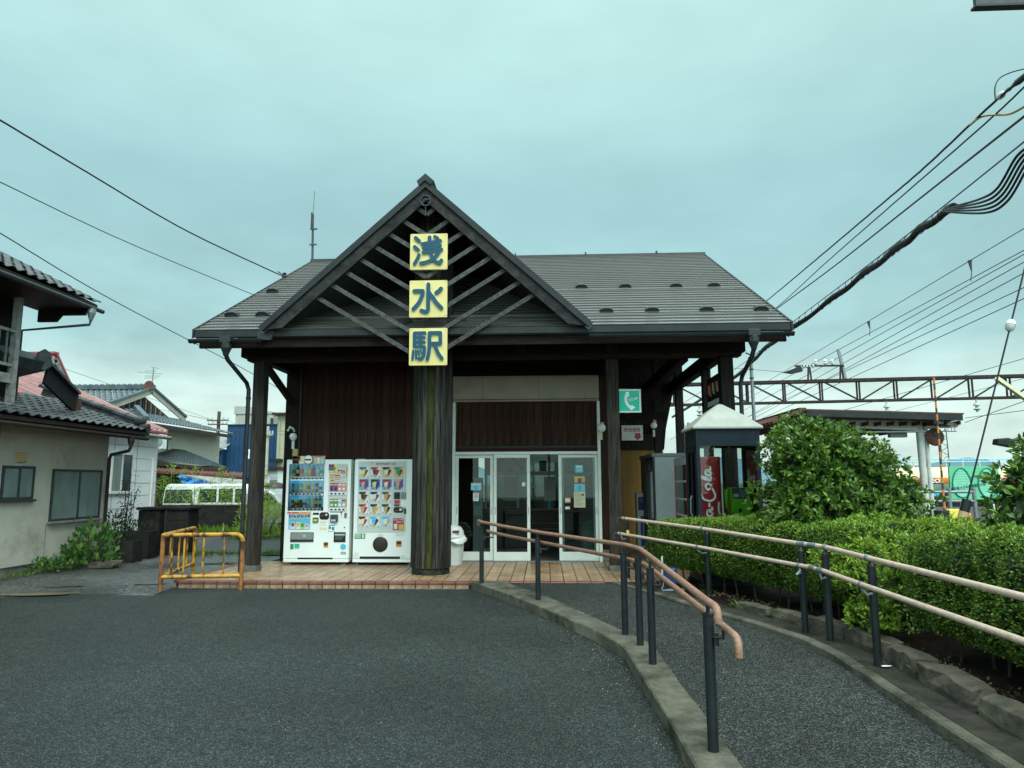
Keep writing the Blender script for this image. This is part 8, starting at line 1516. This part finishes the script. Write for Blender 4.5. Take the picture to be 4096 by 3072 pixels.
cable('middle wire on the left passing behind the station roof edge', [(-60,700,8),(0,728,8.2),(500,965,11),(1012,1178,14.5),(1300,1290,18)], .008, 'wire_grey', wob=.001)
cable('lowest wire on the left running down past the timber post', [(-60,895,8),(0,932,8.3),(450,1200,11.5),(950,1462,17),(1180,1590,21)], .008, 'wire_grey', wob=.001)
cable('twisted black cable topmost of the right-hand fan', [(4085,322,6.2),(3976,409,6.6),(3700,668,8.2),(3520,822,9.8),(3260,1042,13),(3059,1209,17.5),(2900,1330,21)], .012, wob=.002)
cable('thin second cable of the right-hand fan', [(4110,335,6.2),(3934,500,7.0),(3565,822,9.8),(3300,1054,13.5),(3097,1238,18),(2900,1390,23)], .009, wob=.001)
cable('straight third cable of the right-hand fan', [(4110,455,6.2),(3644,822,9.8),(3330,1070,14),(3100,1240,18),(2900,1390,23.3)], .012)
cable('thin messenger wire carrying the thick cable bundle', [(4110,556,6.2),(3778,822,8.4),(3470,1062,11.5),(3163,1295,16),(3003,1432,20),(2800,1570,28),(2690,1640,36)], .008, 'wire_grey')
bun = thing('cable_bundle', 'thick sagging black cable bundle hung from rings on its messenger wire', 'cable bundle', tuple(at(3163,1305,16)))
P = smooth_path([at(*p) for p in ((3815,830,8.2),(3700,905,9.0),(3600,985,9.9),(3470,1085,11.5),(3330,1195,13.4),(3163,1318,16),(3060,1395,18.2),(3003,1452,20))], 12)
MB().tube([p+Vector((0,0,.018*math.sin(i*.55))) for i, p in enumerate(P)], [.050+.007*math.sin(i*.55+1) for i in range(len(P))], 8).build('main_bundle', 'wire_black', bun, smooth=True)
for k in range(5): MB().tube(smooth_path([at(4115,585+16*k,6.2),at(4062+9*k,632+15*k,6.4),at(3990+9*k,752+14*k,6.9),at(3920+4*k,796+14*k,7.3),at(3815-12*k,826+5*k,8.2)],8),.013,6).build('strand', 'wire_black', bun, smooth=True)
MB().tube(smooth_path([at(3003,1452,20),at(2950,1500,22),at(2840,1575,26.5),at(2690,1668,36)],8),[.055]*25,7).build('far_bundle', 'wire_black', bun, smooth=True)
mes = smooth_path([at(*p) for p in ((3778,822,8.4),(3470,1062,11.5),(3163,1295,16),(3003,1432,20))], 12)
for k in range(1, len(mes)-1):
    a_ = mes[k]; b_ = min(P, key=lambda p: (p-a_).length); MB().tube([a_, a_.lerp(b_,.5)+Vector((-.03,0,.0)), b_+Vector((-.05,0,-.03)), b_+Vector((.0,0,-.06)), b_+Vector((.04,0,-.02))], .006, 5).build('hanger_ring', 'galv_dark', bun)
ins = thing('strain_insulator', 'pale strain insulator and metal clamp on the topmost right cable', 'insulator', tuple(at(4000,385,6.5))); c = at(4004,382,6.5); d_ = (at(4085,322,6.2)-at(3976,409,6.6)).normalized(); MB().tube([c-d_*.06,c-d_*.03,c,c+d_*.03,c+d_*.06],[.012,.03,.034,.03,.012],10).build('egg', 'offwhite', ins, smooth=True); MB().tube([c+d_*.06,c+d_*.12,c+d_*.16],[.012,.022,.012],8).build('clamp', 'galv', ins); MB().tube([c+d_*.16,c+d_*.24,c+d_*.40],[.012,.03,.03],8).build('arm', 'galv_dark', ins)
cable('thin loop of jumper wire beside the strain insulator', [(3982,402,6.6),(3980,350,6.6),(4000,312,6.6),(4050,288,6.5),(4115,272,6.3)], .006)
cable('tan jumper hose curving off the topmost right cable', [(3880,500,7.0),(3918,470,6.9),(3960,460,6.8),(4040,455,6.6),(4115,415,6.3)], .012, 'tan')
# catenary and feeder wires along the tracks
cats = [(914,1449,3198,1560,'uppermost railway feeder wire crossing behind the gantry frame'),(1001,1392,3367,1580,'second railway wire from the top meeting the gantry mast'),(1017,1462,3297,1600,'third railway wire just below the mast wire'),(1048,1500,3290,1640,'fourth railway wire over the gantry'),(1092,1520,3300,1668,'fifth railway wire over the gantry'),(1150,1528,3290,1690,'sixth railway wire over the gantry'),(1194,1545,3330,1712,'lowest of the railway wires crossing the gantry')]
for k, (yr, ym, xm, yl, lab) in enumerate(cats):
    slope = (ym-yr)/(xm-4096); yl2 = ym+slope*(2680-xm); cable(lab, [(4110, yr+slope*14, 18), (2680, yl2, 95)], .012, 'wire_grey', 'railway_wire', 0, 'railway overhead wires')
for (px, y0_, y1_) in ((3475, 1294, 1343), (3880, 1052, 1125)): a_ = at(px,y0_,22 if px > 3600 else 30); b_ = at(px+3,y1_,22 if px > 3600 else 30); tag(MB().tube([a_+Vector((0,0,.08)),a_,a_.lerp(b_,.5)+Vector((.04,0,0)),b_],[.07,.05,.014,.014],7).build('wire_dropper', 'wire_grey', None, smooth=True), 'small dropper hanging from the uppermost railway wire '+('near the roof' if px < 3600 else 'at the right edge'), 'dropper')
for (p0, p1, lab) in (((3300,1662,30),(4110,1430,22),'contact wire passing above the platform canopy'), ((3560,1650,40),(4110,1510,30),'messenger wire rising to the right above the canopy'), ((3860,1672,24),(4110,1640,20),'slack wire right of the canopy end'), ((3860,1690,24),(4110,1600,20),'lower slack wire right of the canopy end'), ((2780,1460,40),(3160,1490,27),'level wire joining the gantry switch')): cable(lab, [p0, p1], .010, 'wire_grey', 'railway_wire', 0, 'railway overhead wires')
for (p0, p1, lab) in (((250,1472,40),(880,1690,62),'faint wire falling behind the blue tiled roof'), ((500,1610,60),(860,1682,62),'upper faint wire to the far utility pole'), ((670,1640,60),(872,1690,62),'lower faint wire to the far utility pole'), ((790,1719,40),(1160,1725,40),'level wire across the blue building'), ((730,1746,40),(1160,1738,40),'lower level wire across the blue building'), ((890,1672,60),(960,1705,55),'short wire right of the far utility pole')): cable(lab, [p0, p1], .012, 'wire_grey', 'wire', 0, 'faint background wires')
bpy.context.view_layer.update()
